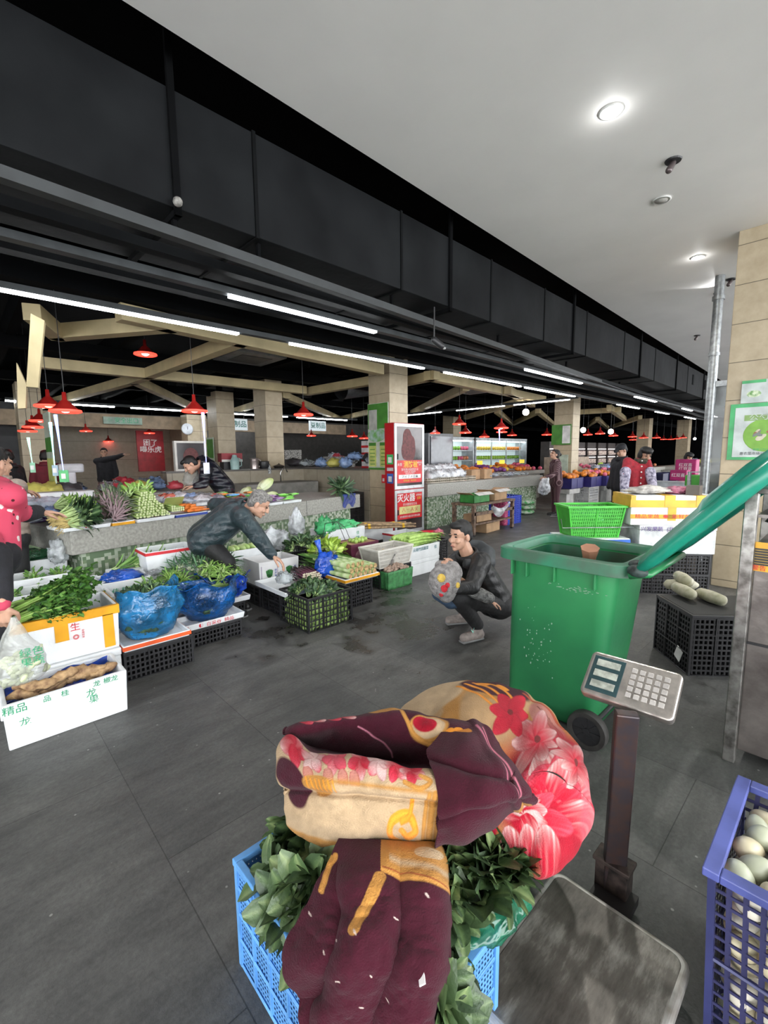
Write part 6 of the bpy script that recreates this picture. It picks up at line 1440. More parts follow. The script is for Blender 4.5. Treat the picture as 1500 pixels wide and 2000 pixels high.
for kind, u0, u1, v0, v1, n, h in (('red', 1.80, 1.98, 0.05, 0.28, 7, 3), ('green', 2.12, 2.36, 0.03, 0.20, 8, 4), ('lilac', 2.42, 2.62, 0.03, 0.2, 8, 3), ('lime', 2.70, 2.85, 0.05, 0.3, 6, 3), ('orange', 2.2, 2.5, 0.35, 0.8, 7, 2), ('blue', 1.95, 2.2, 0.1, 0.5, 9, 3), ('white', 1.5, 2.4, 0.3, 1.0, 12, 2), ('red', 1.5, 2.5, 0.3, 1.1, 16, 2), ('yellow', 2.1, 2.5, 0.6, 1.1, 8, 2), ('lime', 2.3, 2.7, 0.4, 0.9, 6, 2), ('white', 2.5, 2.8, 0.3, 0.7, 5, 2), ('green', 1.9, 2.3, 0.9, 1.2, 6, 2), ('red', 1.9, 2.5, 0.3, 0.9, 14, 4), ('orange', 2.0, 2.7, 0.4, 0.95, 10, 4), ('blue', 1.8, 2.4, 0.4, 0.95, 8, 4), ('white', 1.8, 2.8, 0.3, 0.95, 14, 4), ('lime', 2.0, 2.8, 0.5, 0.95, 8, 4)):
    for i in range(n):
        lay_ = i*h//n; packet(kind, g.uniform(u0, u1), g.uniform(v0, v1), 0.90+0.028*lay_+0.012*g.random(), g.uniform(-.3, .3)+(1.57 if kind in ('green', 'lilac') else 0))
tub = None
for i in range(30):
    if i == 0:
        tub = thing('clear_tub', 'clear plastic food tub with lid in rows on the middle of the counter', 'container', (0, 0, 0), 0, 'clear tubs on the counter')
        MB().bx(-0.07, 0.07, -0.05, 0.05, 0, 0.04).build('tub', film('film_tub', (0.55, 0.57, 0.60), 0.6), tub, bevel=0.008); MB().bx(-0.06, 0.06, -0.04, 0.04, 0.006, 0.03).build('filling', mat('filling_pale', (0.55, 0.50, 0.46), 0.6, 0, 0.4, 30), tub); o = tub
    else: o = copy_tree(tub)
    on(o, 1.36+0.16*(i % 5)+g.uniform(-.01, .01), 0.08+0.13*((i//5) % 3), 0.90+0.045*(i//15), g.uniform(-.1, .1)) if i < 22 else on(o, -0.3+0.12*(i-22), 1.35, 0.86+0.045*(i % 2))
for i, (u, v, z, r_, c_, lb_t) in enumerate(((1.0, 0.75, 0.98, (0.16, 0.12, 0.09), 'film_clear', 'clear plastic bag swelling behind the small green bundle'), (1.25, 0.55, 0.95, (0.14, 0.12, 0.06), 'film_ice', 'pale blue-white plastic wrap behind the carrots'), (0.35, 0.85, 0.95, (0.2, 0.12, 0.06), 'film_royal', 'royal blue plastic wrap crumpled in the middle of the counter'), (0.10, 1.35, 1.0, (0.3, 0.15, 0.10), 'film_ice', 'pile of pale plastic bags at the far left of the counter'), (0.85, 1.4, 0.98, (0.2, 0.14, 0.10), 'film_clear', 'swollen clear bag at the back of the counter'), (1.45, 1.1, 0.96, (0.18, 0.12, 0.08), 'film_tomato', 'clear bag of red tomatoes at the back of the counter'), (0.45, 1.45, 0.96, (0.16, 0.12, 0.08), 'film_pinkish', 'pink plastic wrap at the back of the counter'), (-0.15, 0.65, 0.92, (0.16, 0.10, 0.06), 'film_ice', 'grey plastic wrap at the near end of the counter'), (1.62, 1.3, 0.97, (0.2, 0.12, 0.08), 'film_ice', 'pale plastic bag behind the light blue basin'))):
    m_ = MATS.get(c_) or film(c_, {'film_ice': (0.50, 0.56, 0.66), 'film_tomato': (0.65, 0.16, 0.10), 'film_pinkish': (0.65, 0.35, 0.42)}[c_], 0.7, 0.15)
    mb = MB(); blob(mb, (0, 0, 0), r_, i+50, 0.4, 3); o = one('plastic_bag', mb, m_, lb_t, 'bag', smooth=True); on(o, u, v, z)
ll = [plant('x', g_dark, m_stem, 12, 0.17, 0.22, 0.5, 0.3, 0.05, s+99, 'long_leaf_greens', group='tmp', openness=1.3) for s in range(2)]
for i in range(9):
    o = copy_tree(ll[i % 2]); on(o, CL-0.42+0.045*(i % 4), 0.10+0.06*(i//4), 0.95+0.02*(i % 3), 0); o.rotation_euler = (-cn_ + Vector((g.uniform(-.7, .7), g.uniform(-.3, .3), g.uniform(-.05, .75)))).to_track_quat('Z', 'Y').to_euler(); o['label'] = 'long dark green leaf bunch over the far front edge of the counter'; o['group'] = 'long dark leaves at the far counter end'
P = []
for i in range(16):
    P.append([tuple(cpt(CL-0.48+0.34*j/15, (-0.012 if i > 3 else 0.12*(3-i)/3-0.012)+0.006*math.sin(j*1.3+i), 0.875-0.0155*max(0, i-3)*(1+0.2*math.sin(j*.7)))) for j in range(16)])
mb = MB(); mb.grid(P); one('net_bag', mb, perf('blue_net', (0.03, 0.06, 0.32), 0.006, 0.006, 0.5, 0.5, 0.5), 'blue net bag hanging flat over the far front edge of the counter', 'net', smooth=True)
mb = MB(); mb.tube([(0, 0, 0), (0.10, 0, 0.02), (0.14, 0, 0.0)], [0.032, 0.034, 0.012], 12); o = one('white_radish', mb, mat('radish_white', (0.62, 0.60, 0.48), 0.5, 0, 0.1, 12), 'white radish with its cut end out at the far counter corner', 'radish', smooth=True); on(o, CL-0.07, 0.16, 0.93, 1.9)

# ---------------- fire cabinet
fc = thing('fire_cabinet', 'tall red fire hydrant cabinet with two glazed doors before the tiled column', 'cabinet', (6.20, 5.955, 0))
m_fr = mat('cabinet_red', (0.42, 0.01, 0.015), 0.35, 0, 0.08); m_alu = mat('aluminium', (0.55, 0.56, 0.57), 0.35, 0.5)
MB().bx(-0.40, 0.40, -0.12, 0.12, 0, 2.08).build('case', m_fr, fc, bevel=0.004)
def door(z0, z1, nm):
    d = MB(); y0, y1 = -0.142, -0.121
    d.bx(-0.40, -0.345, y0, y1, z0, z1).bx(0.345, 0.40, y0, y1, z0, z1).bx(-0.345, 0.345, y0, y1, z0, z0+0.06).bx(-0.345, 0.345, y0, y1, z1-0.06, z1)
    d = d.build('door', m_alu, fc, bevel=0.003); MB().bx(-0.345, 0.345, -0.134, -0.128, z0+0.06, z1-0.06).build('glass', mat('smoked_glass', (0.06, 0.045, 0.045), 0.12, 0, 0.3, 3), d)
    MB().bx(-0.32, -0.335, -0.16, -0.142, (z0+z1)/2-0.05, (z0+z1)/2+0.05).build('handle', m_blackp, d); MB().bx(0.1, 0.30, -0.150, -0.142, z0+0.01, z0+0.04).build('latch', mat('latch_white', (0.6,)*3, 0.3), d) if z0 > 0.5 else None
    return d
d1 = door(0.87, 2.07, 0); d2 = door(0.03, 0.85, 0)
mb = MB();
for x, z, a, b in ((-0.06, 1.82, 0.12, 0.16), (-0.02, 1.72, 0.17, 0.16), (-0.12, 1.58, 0.10, 0.17), (0.06, 1.60, 0.10, 0.18), (0.0, 1.45, 0.12, 0.07)): mb.ell((x, -0.136, z), (a, 0.004, b))
mb.build('fire_hose', mat('hose_red', (0.13, 0.035, 0.035), 0.6, 0, 0.2, 20), fc)['label'] = 'dull red hose behind the glass'
def sticker(z0, z1, par):
    MB().bx(-0.335, 0.335, -0.1405, -0.1355, z0, z1).build('red_notice', mat('notice_red', (0.62, 0.015, 0.02), 0.4), par)
m_wt = mat('ink_white', (0.75, 0.74, 0.72), 0.5); m_yl = mat('ink_yellow', (0.78, 0.50, 0.04), 0.5); Rr = (1, 0, 0)
sticker(0.98, 1.40, d1)
text('消防栓', 0.13, m_yl, d1, (0.02, -0.1415, 1.315), Rr, (0, 0, 1), bold=0.003); text('火警', 0.06, m_wt, d1, (-0.27, -0.1415, 1.32), Rr, (0, 0, 1)); text('火警电话\n119', 0.04, m_wt, d1, (0.27, -0.1415, 1.33), Rr, (0, 0, 1))
text('室内消火栓使用方法', 0.052, m_wt, d1, (0, -0.1415, 1.225), Rr, (0, 0, 1)); text('打开箱门 按下报警按钮\n取出水带 打开阀门', 0.03, m_wt, d1, (0, -0.1415, 1.17), Rr, (0, 0, 1))
MB().bx(-0.30, 0.30, -0.1425, -0.1405, 1.06, 1.135).build('white_strip', m_wt, d1); text('ノ イ 丁 〆 ○ ▲', 0.06, m_blackp, d1, (0, -0.1435, 1.095), Rr, (0, 0, 1)); text('定期检查   保持完好', 0.04, m_yl, d1, (0, -0.1415, 1.02), Rr, (0, 0, 1))
sticker(0.30, 0.79, d2)
text('灭火器', 0.16, m_wt, d2, (-0.10, -0.1415, 0.69), Rr, (0, 0, 1), bold=0.003); text('火警电话', 0.04, m_wt, d2, (0.245, -0.1415, 0.735), Rr, (0, 0, 1)); text('119', 0.07, m_yl, d2, (0.245, -0.1415, 0.675), Rr, (0, 0, 1), bold=0.002)
text('灭火器使用方法', 0.055, m_wt, d2, (0, -0.1415, 0.575), Rr, (0, 0, 1)); MB().bx(-0.29, 0.29, -0.1425, -0.1405, 0.40, 0.54).build('yellow_strip', mat('strip_yellow', (0.68, 0.62, 0.25), 0.5), d2); text('八 丷 人 乂', 0.09, m_red, d2, (0, -0.1435, 0.47), Rr, (0, 0, 1)); text('请勿挪用灭火器 爱护消防设施', 0.042, m_wt, d2, (0, -0.1415, 0.345), Rr, (0, 0, 1))
for z, c_ in ((1.42, (0.05, 0.42, 0.12)), (1.24, (0.6, 0.6, 0.6)), (1.07, (0.04, 0.12, 0.42))):
    k_ = MB().box((-0.403, -0.02 if z > 1.1 else -0.02, z), (0.004, 0.16, 0.18 if z != 1.24 else 0.06)).build('payment_card', mat('card_%d' % int(z*100), c_, 0.4), fc)
    if z != 1.24: MB().box((-0.406, -0.02, z-0.01), (0.003, 0.09, 0.10)).build('white_square', m_wt, k_)
po = thing('market_notice', 'tall green and yellow market notice board on the tiled column beside the fire cabinet', 'notice', (5.945, 6.42, 0))
m_gn = mat('notice_green', (0.06, 0.22, 0.03), 0.5, 0, 0.1)
MB().bx(-0.006, 0.006, -0.30, 0.27, 1.22, 2.48).build('board', mat('notice_white', (0.52, 0.55, 0.47), 0.5), po)
MB().bx(-0.012, -0.006, -0.29, 0.26, 2.0, 2.47).build('green_field', m_gn, po); MB().bx(-0.016, -0.012, 0.0, 0.23, 1.98, 2.36).build('certificate', mat('cert_grey', (0.42, 0.42, 0.38), 0.5), po)
mb = MB(); mb.ell((-0.009, 0.02, 1.88), (0.004, 0.26, 0.13)); mb.build('picture', mat('field_picture', (0.12, 0.30, 0.08), 0.5, 0, 0.4, 9, col2=(0.4, 0.5, 0.5)), po)
for y in (-0.27, 0.04):
    MB().bx(-0.012, -0.006, y, y+0.20, 1.28, 1.74).build('price_table', mat('table_yellow', (0.50, 0.56, 0.16), 0.5), po); MB().bx(-0.014, -0.012, y, y+0.20, 1.68, 1.74).build('table_head', m_gn, po)
    for q in range(5): MB().bx(-0.0135, -0.012, y+0.03, y+0.17, 1.32+0.07*q, 1.335+0.07*q).build('table_line', m_gn, po)
MB().bx(-0.012, -0.006, -0.29, 0.26, 1.22, 1.26).build('green_strip', m_gn, po)
o = thing('phone_sign', 'small red and white phone sign low on the tiled column', 'sign', (5.95, 6.27, 1.05)); MB().bx(-0.006, 0.006, -0.05, 0.05, -0.08, 0.08).build('plate', m_red, o); MB().bx(-0.009, -0.006, -0.025, 0.025, -0.05, 0.01).build('white_square', m_wt, o)
crate('plastic_crate', 'tall black crate standing between the stone counter and the column', 'crate', (5.55, 6.9, 0), (0.5, 0.4, 0.78), m_blackp, p_black)


# ================================================================== people
m_skin = mat('skin', (0.50, 0.29, 0.20), 0.5, 0, 0.06, 12, 0.06, 70, sss=0.08)
m_hairb = mat('hair_black', (0.006, 0.0055, 0.0055), 0.6, 0, 0.3, 60, 0.2, 220)
m_hairg = mat('hair_grey', (0.20, 0.19, 0.18), 0.5, 0, 0.35, 60, 0.2, 220, col2=(0.07, 0.065, 0.06))
def puffer(name, col, s=9, col2=None, sheen=0.4, quilt=1.0):
    m, N, L, b = nodes(name); tc = N.new('ShaderNodeTexCoord')
    n = N.new('ShaderNodeTexNoise'); n.inputs['Scale'].default_value = s; n.inputs['Detail'].default_value = 5; n.inputs['Distortion'].default_value = 1.2; L.new(tc.outputs['Object'], n.inputs[0])
    r = N.new('ShaderNodeValToRGB'); e = r.color_ramp.elements; e[0].position = 0.35; e[0].color = (*[q*0.7 for q in col], 1) if not col2 else (*col2, 1); e[1].position = 0.65; e[1].color = (*col, 1); L.new(n.outputs['Fac'], r.inputs[0]); L.new(r.outputs[0], b.inputs['Base Color'])
    w_ = N.new('ShaderNodeTexWave'); w_.bands_direction = 'Z'; w_.inputs['Scale'].default_value = 3.6; w_.inputs['Distortion'].default_value = 2.5; w_.inputs['Detail'].default_value = 2; L.new(tc.outputs['Object'], w_.inputs[0])
    ad = N.new('ShaderNodeMath'); ad.operation = 'MULTIPLY_ADD'; ad.inputs[1].default_value = quilt; L.new(w_.outputs['Fac'], ad.inputs[0]); L.new(n.outputs['Fac'], ad.inputs[2])
    bp = N.new('ShaderNodeBump'); bp.inputs['Strength'].default_value = 0.55; bp.inputs['Distance'].default_value = 0.03; L.new(ad.outputs[0], bp.inputs['Height']); L.new(bp.outputs[0], b.inputs['Normal'])
    b.inputs['Roughness'].default_value = sheen; return m
def head_parts(B, c, f, u, s=1.0):
    """add skull, jaw, nose, ears into B; returns the head frame"""
    f = Vector(f).normalized(); u = Vector(u); u = (u-f*u.dot(f)).normalized(); sd = u.cross(f)
    M = Matrix(((sd.x*s, f.x*s, u.x*s), (sd.y*s, f.y*s, u.y*s), (sd.z*s, f.z*s, u.z*s))).to_4x4()
    T = Matrix.Translation(Vector(c)) @ M; R3 = M
    def E(p, r): B.ell(T @ Vector(p), r, R3, 14, 10)
    E((0, -0.008, 0.032), (0.074, 0.092, 0.082)); E((0, 0.022, -0.035), (0.060, 0.070, 0.075)); E((0, 0.035, -0.072), (0.046, 0.052, 0.042)); E((0, 0.070, -0.095), (0.022, 0.020, 0.018))
    B.capsule(T @ Vector((0, 0.090, 0.012)), T @ Vector((0, 0.106, -0.024)), 0.009*s, 0.014*s, 8)
    for q in (-1, 1):
        E((0.075*q, -0.008, -0.012), (0.012, 0.020, 0.032)); E((0.036*q, 0.072, -0.028), (0.022, 0.018, 0.020)); E((0.012*q, 0.098, -0.028), (0.009, 0.009, 0.008)); E((0.03*q, 0.080, 0.030), (0.024, 0.012, 0.008))
    E((0, 0.088, -0.060), (0.024, 0.012, 0.008)); E((0, 0.086, -0.070), (0.020, 0.012, 0.007))
    return T, R3
def hand_parts(B, w_, d, n, s=1.0, curl=0.5, side=1):
    """palm, four fingers and thumb; w_ wrist, d direction of the hand, n palm normal"""
    d = Vector(d).normalized(); n = Vector(n); n = (n-d*n.dot(d)).normalized(); t = d.cross(n)*side; w_ = Vector(w_)
    B.capsule(w_-d*0.03*s, w_+d*0.01*s, 0.024*s, 0.024*s, 8)
    for i in range(4):
        o = (i-1.5)*0.0195*s; k = w_+d*(0.082-0.004*abs(i-1.2))*s+t*o
        B.capsule(w_+d*0.012*s+t*o*0.7, k, 0.015*s, 0.0125*s, 8)
        p = k; a = curl*0.6; ln = (0.040, 0.046, 0.042, 0.034)[i]*s
        for j in range(3):
            q = p+(d*math.cos(a)+n*math.sin(a))*ln*(1, 0.68, 0.52)[j]+t*(i-1.5)*0.003*s; B.capsule(p, q, (0.0100, 0.0092, 0.0082)[j]*s, (0.0092, 0.0082, 0.0072)[j]*s, 8); p = q; a += curl*0.75
    b0 = w_+d*0.022*s-t*0.030*s; b1 = b0+(d*0.55-t*0.62+n*0.35).normalized()*0.040*s; b2 = b1+(d*0.85-t*0.1+n*0.45).normalized()*0.034*s; b3 = b2+(d*0.8+t*0.2+n*0.5).normalized()*0.026*s
    B.capsule(b0, b1, 0.0155*s, 0.0120*s, 8); B.capsule(b1, b2, 0.0118*s, 0.0100*s, 8); B.capsule(b2, b3, 0.0100*s, 0.0080*s, 8)
def person(label, J, jacket, trousers, shoes, hair, face, up_=(0, 0, 1), vox=0.008, hs=1.0, puff=1.0, cuff=None, hands=None, legs=True, hat=None, hairstyle='short', group=None, name='person', skirt=0.0, bodyvox=0.006, collar=True, scarf=None):
    V = {k: Vector(v) for k, v in J.items()}; base = V.get('base', (V['ankL']+V['ankR'])/2 if legs else V['pelvis']); base = Vector((base.x, base.y, 0))
    t = thing(name, label, 'person', tuple(base), 0, group)
    def L(mb): mb.v = [v-base for v in mb.v]; return mb
    # body: head, neck, hands and the trunk under the clothes in one surface
    B = MB(); T, R3 = head_parts(B, V['head'], face, up_, hs)
    B.capsule(V['head']+(T.to_3x3() @ Vector((0, -0.02, -0.06))), V['neck'], 0.052*hs, 0.058*hs); B.capsule(V['neck'], V['chest'], 0.05, 0.09); B.capsule(V['chest'], V['pelvis'], 0.09, 0.09)
    for q in 'LR':
        B.capsule(V['chest'], V['sh'+q], 0.06, 0.05); B.capsule(V['sh'+q], V['el'+q], 0.045, 0.036); B.capsule(V['el'+q], V['wr'+q], 0.036, 0.024)
        if legs:
            hq = V['pelvis']+(V['shR']-V['shL']).normalized()*0.085*(1 if q == 'R' else -1); B.capsule(V['pelvis'], hq, 0.07, 0.07); B.capsule(hq, V['kn'+q], 0.06, 0.045); B.capsule(V['kn'+q], V['ank'+q], 0.045, 0.032)
        if hands and hands.get(q):
            d, n, curl = hands[q]; hand_parts(B, V['wr'+q], d, n, hs, curl, 1 if q == 'R' else -1)
    body = voxel('body', L(B), m_skin, bodyvox, t, 2)
    # jacket
    p_ = puff; G = MB(); ch, pe = V['chest'], V['pelvis']; ax = (V['shR']-V['shL']).normalized()
    for k in (-1, 1): G.capsule(ch+ax*0.075*k, pe+ax*0.06*k, 0.125*p_, 0.135*p_)
    G.capsule(V['neck']-(V['neck']-ch).normalized()*0.05, ch, 0.085*p_, 0.13*p_)
    for q in 'LR':
        G.capsule(ch+(V['sh'+q]-ch)*0.5, V['sh'+q], 0.10*p_, 0.082*p_); G.capsule(V['sh'+q], V['el'+q], 0.080*p_, 0.064*p_); G.capsule(V['el'+q], V['wr'+q]-(V['wr'+q]-V['el'+q]).normalized()*0.015, 0.064*p_, 0.046*p_)
    if skirt: G.capsule(pe, pe+Vector((0, 0, -skirt)), 0.15*p_, 0.16*p_)
    jk = voxel('jacket', L(G), jacket, vox, t, 3)
    if collar:
        C = MB(); u = (V['head']-V['neck']).normalized(); o = V['neck']-u*0.01
        C.tube([o-u*0.035, o+u*0.0, o+u*0.035], [0.105*p_, 0.092*p_, 0.085*p_], 16, caps=False); L(C).build('collar', jacket, jk, smooth=True, solid=0.02)
    if cuff:
        for q in 'LR':
            d = (V['wr'+q]-V['el'+q]).normalized(); L(MB().capsule(V['wr'+q]-d*0.05, V['wr'+q]-d*0.01, 0.042, 0.038)).build('cuff', cuff, t, smooth=True)
    if legs:
        G = MB()
        for q, k in (('L', -1), ('R', 1)):
            hp = V['pelvis']+ax*0.085*k; G.capsule(V['pelvis'], hp, 0.13, 0.12); G.capsule(hp, V['kn'+q], 0.098, 0.068); G.capsule(V['kn'+q], V['ank'+q]+Vector((0, 0, 0.03)), 0.068, 0.052)
        voxel('trousers', L(G), trousers, vox, t, 3)
        for q in 'LR':
            d = V['toe'+q]-V['ank'+q]; d.z = 0; d = d.normalized() if d.length > 1e-4 else Vector((1, 0, 0)); a = V['ank'+q].copy(); G = MB()
            hz = max(0.035, a.z-0.05); G.capsule(a+Vector((0, 0, -0.01)), Vector((a.x, a.y, 0.05)), 0.045, 0.045); G.capsule(Vector((a.x, a.y, 0.045))-d*0.02, Vector((a.x, a.y, 0.04))+d*0.13, 0.044, 0.038)
            so = MB(); M_ = Matrix.Rotation(math.atan2(d.y, d.x), 4, 'Z'); so.box(Vector((a.x, a.y, 0.012))+d*0.055, (0.215, 0.072, 0.022), M=M_)
            s_ = voxel('shoe', L(G), shoes, 0.006, t, 2); L(so).build('sole', mat('sole_grey', (0.20, 0.20, 0.20), 0.7), s_, bevel=0.012)
    # hair, eyes, brows, lips
    Hh = MB(); ell = lambda p, r: Hh.ell(T @ Vector(p), r, R3, 14, 10)
    if hairstyle != 'none':
        ell((0, -0.022, 0.045), (0.083, 0.094, 0.086)); ell((0, 0.045, 0.092), (0.058, 0.045, 0.030)); ell((0, -0.055, 0.0), (0.076, 0.058, 0.075))
        if hairstyle == 'bun': ell((0, -0.125, 0.03), (0.035, 0.035, 0.035)); ell((0, -0.05, -0.02), (0.08, 0.06, 0.07))
        if hairstyle == 'bob': ell((0, 0.02, 0.085), (0.086, 0.09, 0.05)); ell((-0.07, -0.02, -0.01), (0.022, 0.06, 0.07)); ell((0.07, -0.02, -0.01), (0.022, 0.06, 0.07)); ell((0, 0.075, 0.062), (0.062, 0.022, 0.022))
        voxel('hair', L(Hh), hair, 0.006, t, 1)
    if hat:
        Hh = MB(); ell((0, -0.01, 0.07), (0.092, 0.105, 0.07)); Hh.capsule(T @ Vector((0, 0.06, 0.065)), T @ Vector((0, 0.13, 0.05)), 0.05, 0.03); voxel('hat', L(Hh), hat, 0.007, t, 1)
    D = MB()
    for q in (-1, 1):
        D = MB(); D.ell(T @ Vector((0.031*q, 0.083, 0.010)), (0.013, 0.008, 0.0065), R3); L(D).build('eye', mat('eye_dark', (0.02, 0.012, 0.01), 0.2), t, smooth=True)
        D = MB(); D.ell(T @ Vector((0.032*q, 0.087, 0.034)), (0.019, 0.008, 0.0045), R3); L(D).build('eyebrow', hair, t, smooth=True)
    D = MB(); D.ell(T @ Vector((0, 0.096, -0.064)), (0.022, 0.007, 0.006), R3); L(D).build('lips', mat('lips', (0.36, 0.13, 0.11), 0.5), t, smooth=True)
    return t
m_trk = mat('trouser_black', (0.012, 0.012, 0.013), 0.7, 0, 0.3, 12, 0.3, 20)
# --- crouching man holding a small child
J = dict(head=(2.93,2.191,0.845), neck=(3.007,2.173,0.679), chest=(3.078,2.134,0.521), pelvis=(3.239,2.043,0.238), shR=(3.113,2.335,0.595), shL=(2.943,1.994,0.663), elR=(2.922,2.39,0.503), elL=(2.75,1.942,0.507), wrR=(2.735,2.316,0.497), wrL=(2.577,2.01,0.514),
         knR=(2.916,2.317,0.376), knL=(2.701,2.042,0.416), ankR=(3.174,2.33,0.096), ankL=(2.959,2.033,0.097), toeR=(3.072,2.393,0.064), toeL=(2.826,2.072,0.068))
J = {k: tuple(v) for k, v in J.items()}
cm = person('man crouching in a black padded jacket, holding a bundled child on his knees', J, puffer('jacket_black', (0.009, 0.009, 0.010), 8, sheen=0.5, quilt=0.35), m_trk, mat('shoe_taupe', (0.26, 0.22, 0.20), 0.6, 0, 0.15, 30), m_hairb, (-0.93, 0.10, -0.10), vox=0.007, bodyvox=0.0045, hands={'R': ((-0.5, -0.75, -0.25), (0.7, -0.6, 0.2), 0.7), 'L': ((-0.75, 0.6, 0.15), (0.1, 0.3, 1), 0.6)}, puff=0.96)
bs_ = Vector(cm.location)
hd_ = MB(); a = Vector((3.121,2.166,0.622))-bs_;
hd_.tube([Vector((3.174,2.301,0.727))-bs_, Vector((3.242,2.231,0.7))-bs_, Vector((3.221,2.132,0.655))-bs_, Vector((3.114,2.06,0.614))-bs_, Vector((2.946,2.053,0.619))-bs_, Vector((2.866,2.105,0.641))-bs_], [0.04, 0.065, 0.08, 0.078, 0.055, 0.035], 14)
h_ = voxel('hood', hd_, mat('hood_grey', (0.035, 0.04, 0.045), 0.6, 0, 0.2, 10), 0.008, cm, 4); h_['label'] = 'dark grey hood folded behind the neck'
mb = MB(); p = Vector((2.892,2.016,0.112))-bs_; mb.add([p+Vector((0, 0, .012)), p+Vector((-.03, -.012, -.022)), p+Vector((-.045, .0, .012)), p+Vector((-.025, -.01, -.008))], [(0, 1, 2, 3)]); mb.build('shoe_mark', mat('mint', (0.25, 0.60, 0.48), 0.4), cm, solid=0.003)
ch = thing('person', 'small child bundled in a grey hooded coat with coloured dots, held by the crouching man', 'person', (3.361,2.663,0))
cb_ = Vector(ch.location); CV = lambda p: Vector(p)-cb_
B = MB(); T, R3 = head_parts(B, CV((2.643,2.097,0.65)), (-0.3, -0.25, 0.9), (0.5, 0.1, 0.5), 0.72); B.capsule(CV((2.638,2.093,0.604)), CV((2.821,2.073,0.448)), 0.04, 0.07); B.capsule(CV((2.821,2.073,0.448)), CV((2.916,1.899,0.362)), 0.045, 0.02)
hand_parts(B, CV((2.913,1.874,0.365)), (0.6, -0.6, -0.35), (0, 0, -1), 0.55, 0.5); voxel('body', B, m_skin, 0.0045, ch, 2)
G = MB(); G.ell(CV((2.572,2.064,0.559)), (0.125, 0.12, 0.135), None, 20, 14); G.ell(CV((2.637,2.068,0.616)), (0.10, 0.10, 0.09)); G.ell(CV((2.578,2.048,0.498)), (0.08, 0.075, 0.10)); G.capsule(CV((2.668,2.182,0.642)), CV((2.661,2.052,0.654)), 0.045, 0.05)
m_fur = mat('grey_fleece', (0.30, 0.285, 0.28), 0.95, 0, 0.2, 30, 0.9, 90); voxel('hooded_coat', G, m_fur, 0.006, ch, 2)
dd = MB(); fdir = (Vector((0, 0, 1.5))-Vector((2.572,2.064,0.559))).normalized(); FQ = fdir.to_track_quat('Z', 'Y').to_matrix().to_4x4(); FQ = FQ
def dot(px3, r, c_, nm):
    m_ = mat('fleece_'+nm, c_, 0.9, 0, 0.1, 30, 0.6, 90); D = MB(); D.ell(CV(px3), (r[0], r[1], 0.012), FQ); D.build('felt_spot', m_, ch, smooth=True)['label'] = nm+' felt spot'
dot((2.465,2.006,0.619), (0.030, 0.032), (0.62, 0.42, 0.08), 'yellow'); dot((2.571,1.94,0.557), (0.016, 0.022), (0.62, 0.45, 0.12), 'yellow'); dot((2.48,1.99,0.547), (0.026, 0.034), (0.50, 0.02, 0.03), 'red'); dot((2.483,2.02,0.498), (0.018, 0.026), (0.50, 0.02, 0.03), 'red'); dot((2.494,1.973,0.567), (0.018, 0.02), (0.5, 0.02, 0.03), 'red')
G = MB(); G.capsule(CV((2.778,1.993,0.475)), CV((2.851,1.857,0.415)), 0.055, 0.045); voxel('sleeve', G, mat('knit_grey', (0.17, 0.17, 0.165), 0.95, 0, 0.3, 40, 1.0, 45), 0.006, ch, 2)
G = MB(); G.capsule(CV((2.576,2.125,0.45)), CV((2.668,2.08,0.375)), 0.05, 0.05); G.capsule(CV((2.668,2.08,0.375)), CV((2.788,2.048,0.37)), 0.055, 0.06); voxel('trousers', G, mat('denim', (0.025, 0.05, 0.09), 0.8, 0, 0.2, 30), 0.007, ch, 2)
G = MB(); G.capsule(CV((2.62,2.219,0.592)), CV((2.639,2.272,0.52)), 0.035, 0.04);
for q in (-1, 1): D = MB(); D.ell(T @ Vector((0.031*q, 0.083, 0.010)), (0.010, 0.006, 0.005), R3); D.build('eye', MATS['eye_dark'], ch, smooth=True)

# --- old man bending over the trays
J = dict(head=(2.032,3.832,1.061), neck=(1.981,3.981,1.006), chest=(1.89,4.086,0.947), pelvis=(1.651,4.219,0.734), shR=(1.873,3.852,0.951), shL=(2.011,4.258,1.002), elR=(1.921,3.634,0.763), elL=(1.907,4.526,1.017), wrR=(1.953,3.485,0.637), wrL=(1.944,4.434,0.847),
         knR=(1.756,3.946,0.534), knL=(1.84,4.197,0.518), ankR=(1.805,3.999,0.149), ankL=(1.913,4.149,0.162), toeR=(1.854,3.839,0.135), toeL=(1.968,4.011,0.149))
om = person('grey-haired man in a dark teal padded jacket bending down over the trays', J, puffer('jacket_teal', (0.030, 0.050, 0.058), 12, (0.016, 0.028, 0.034), 0.4, 0.5), m_trk, mat('shoe_black', (0.02,)*3, 0.4), m_hairg, (0.62, -0.45, -0.52), up_=(0.45, -0.30, 0.72), vox=0.009, bodyvox=0.005, hands={'R': ((0.6, -0.45, -0.55), (-0.3, 0.1, -0.9), 0.55)}, puff=1.12, hs=1.0)
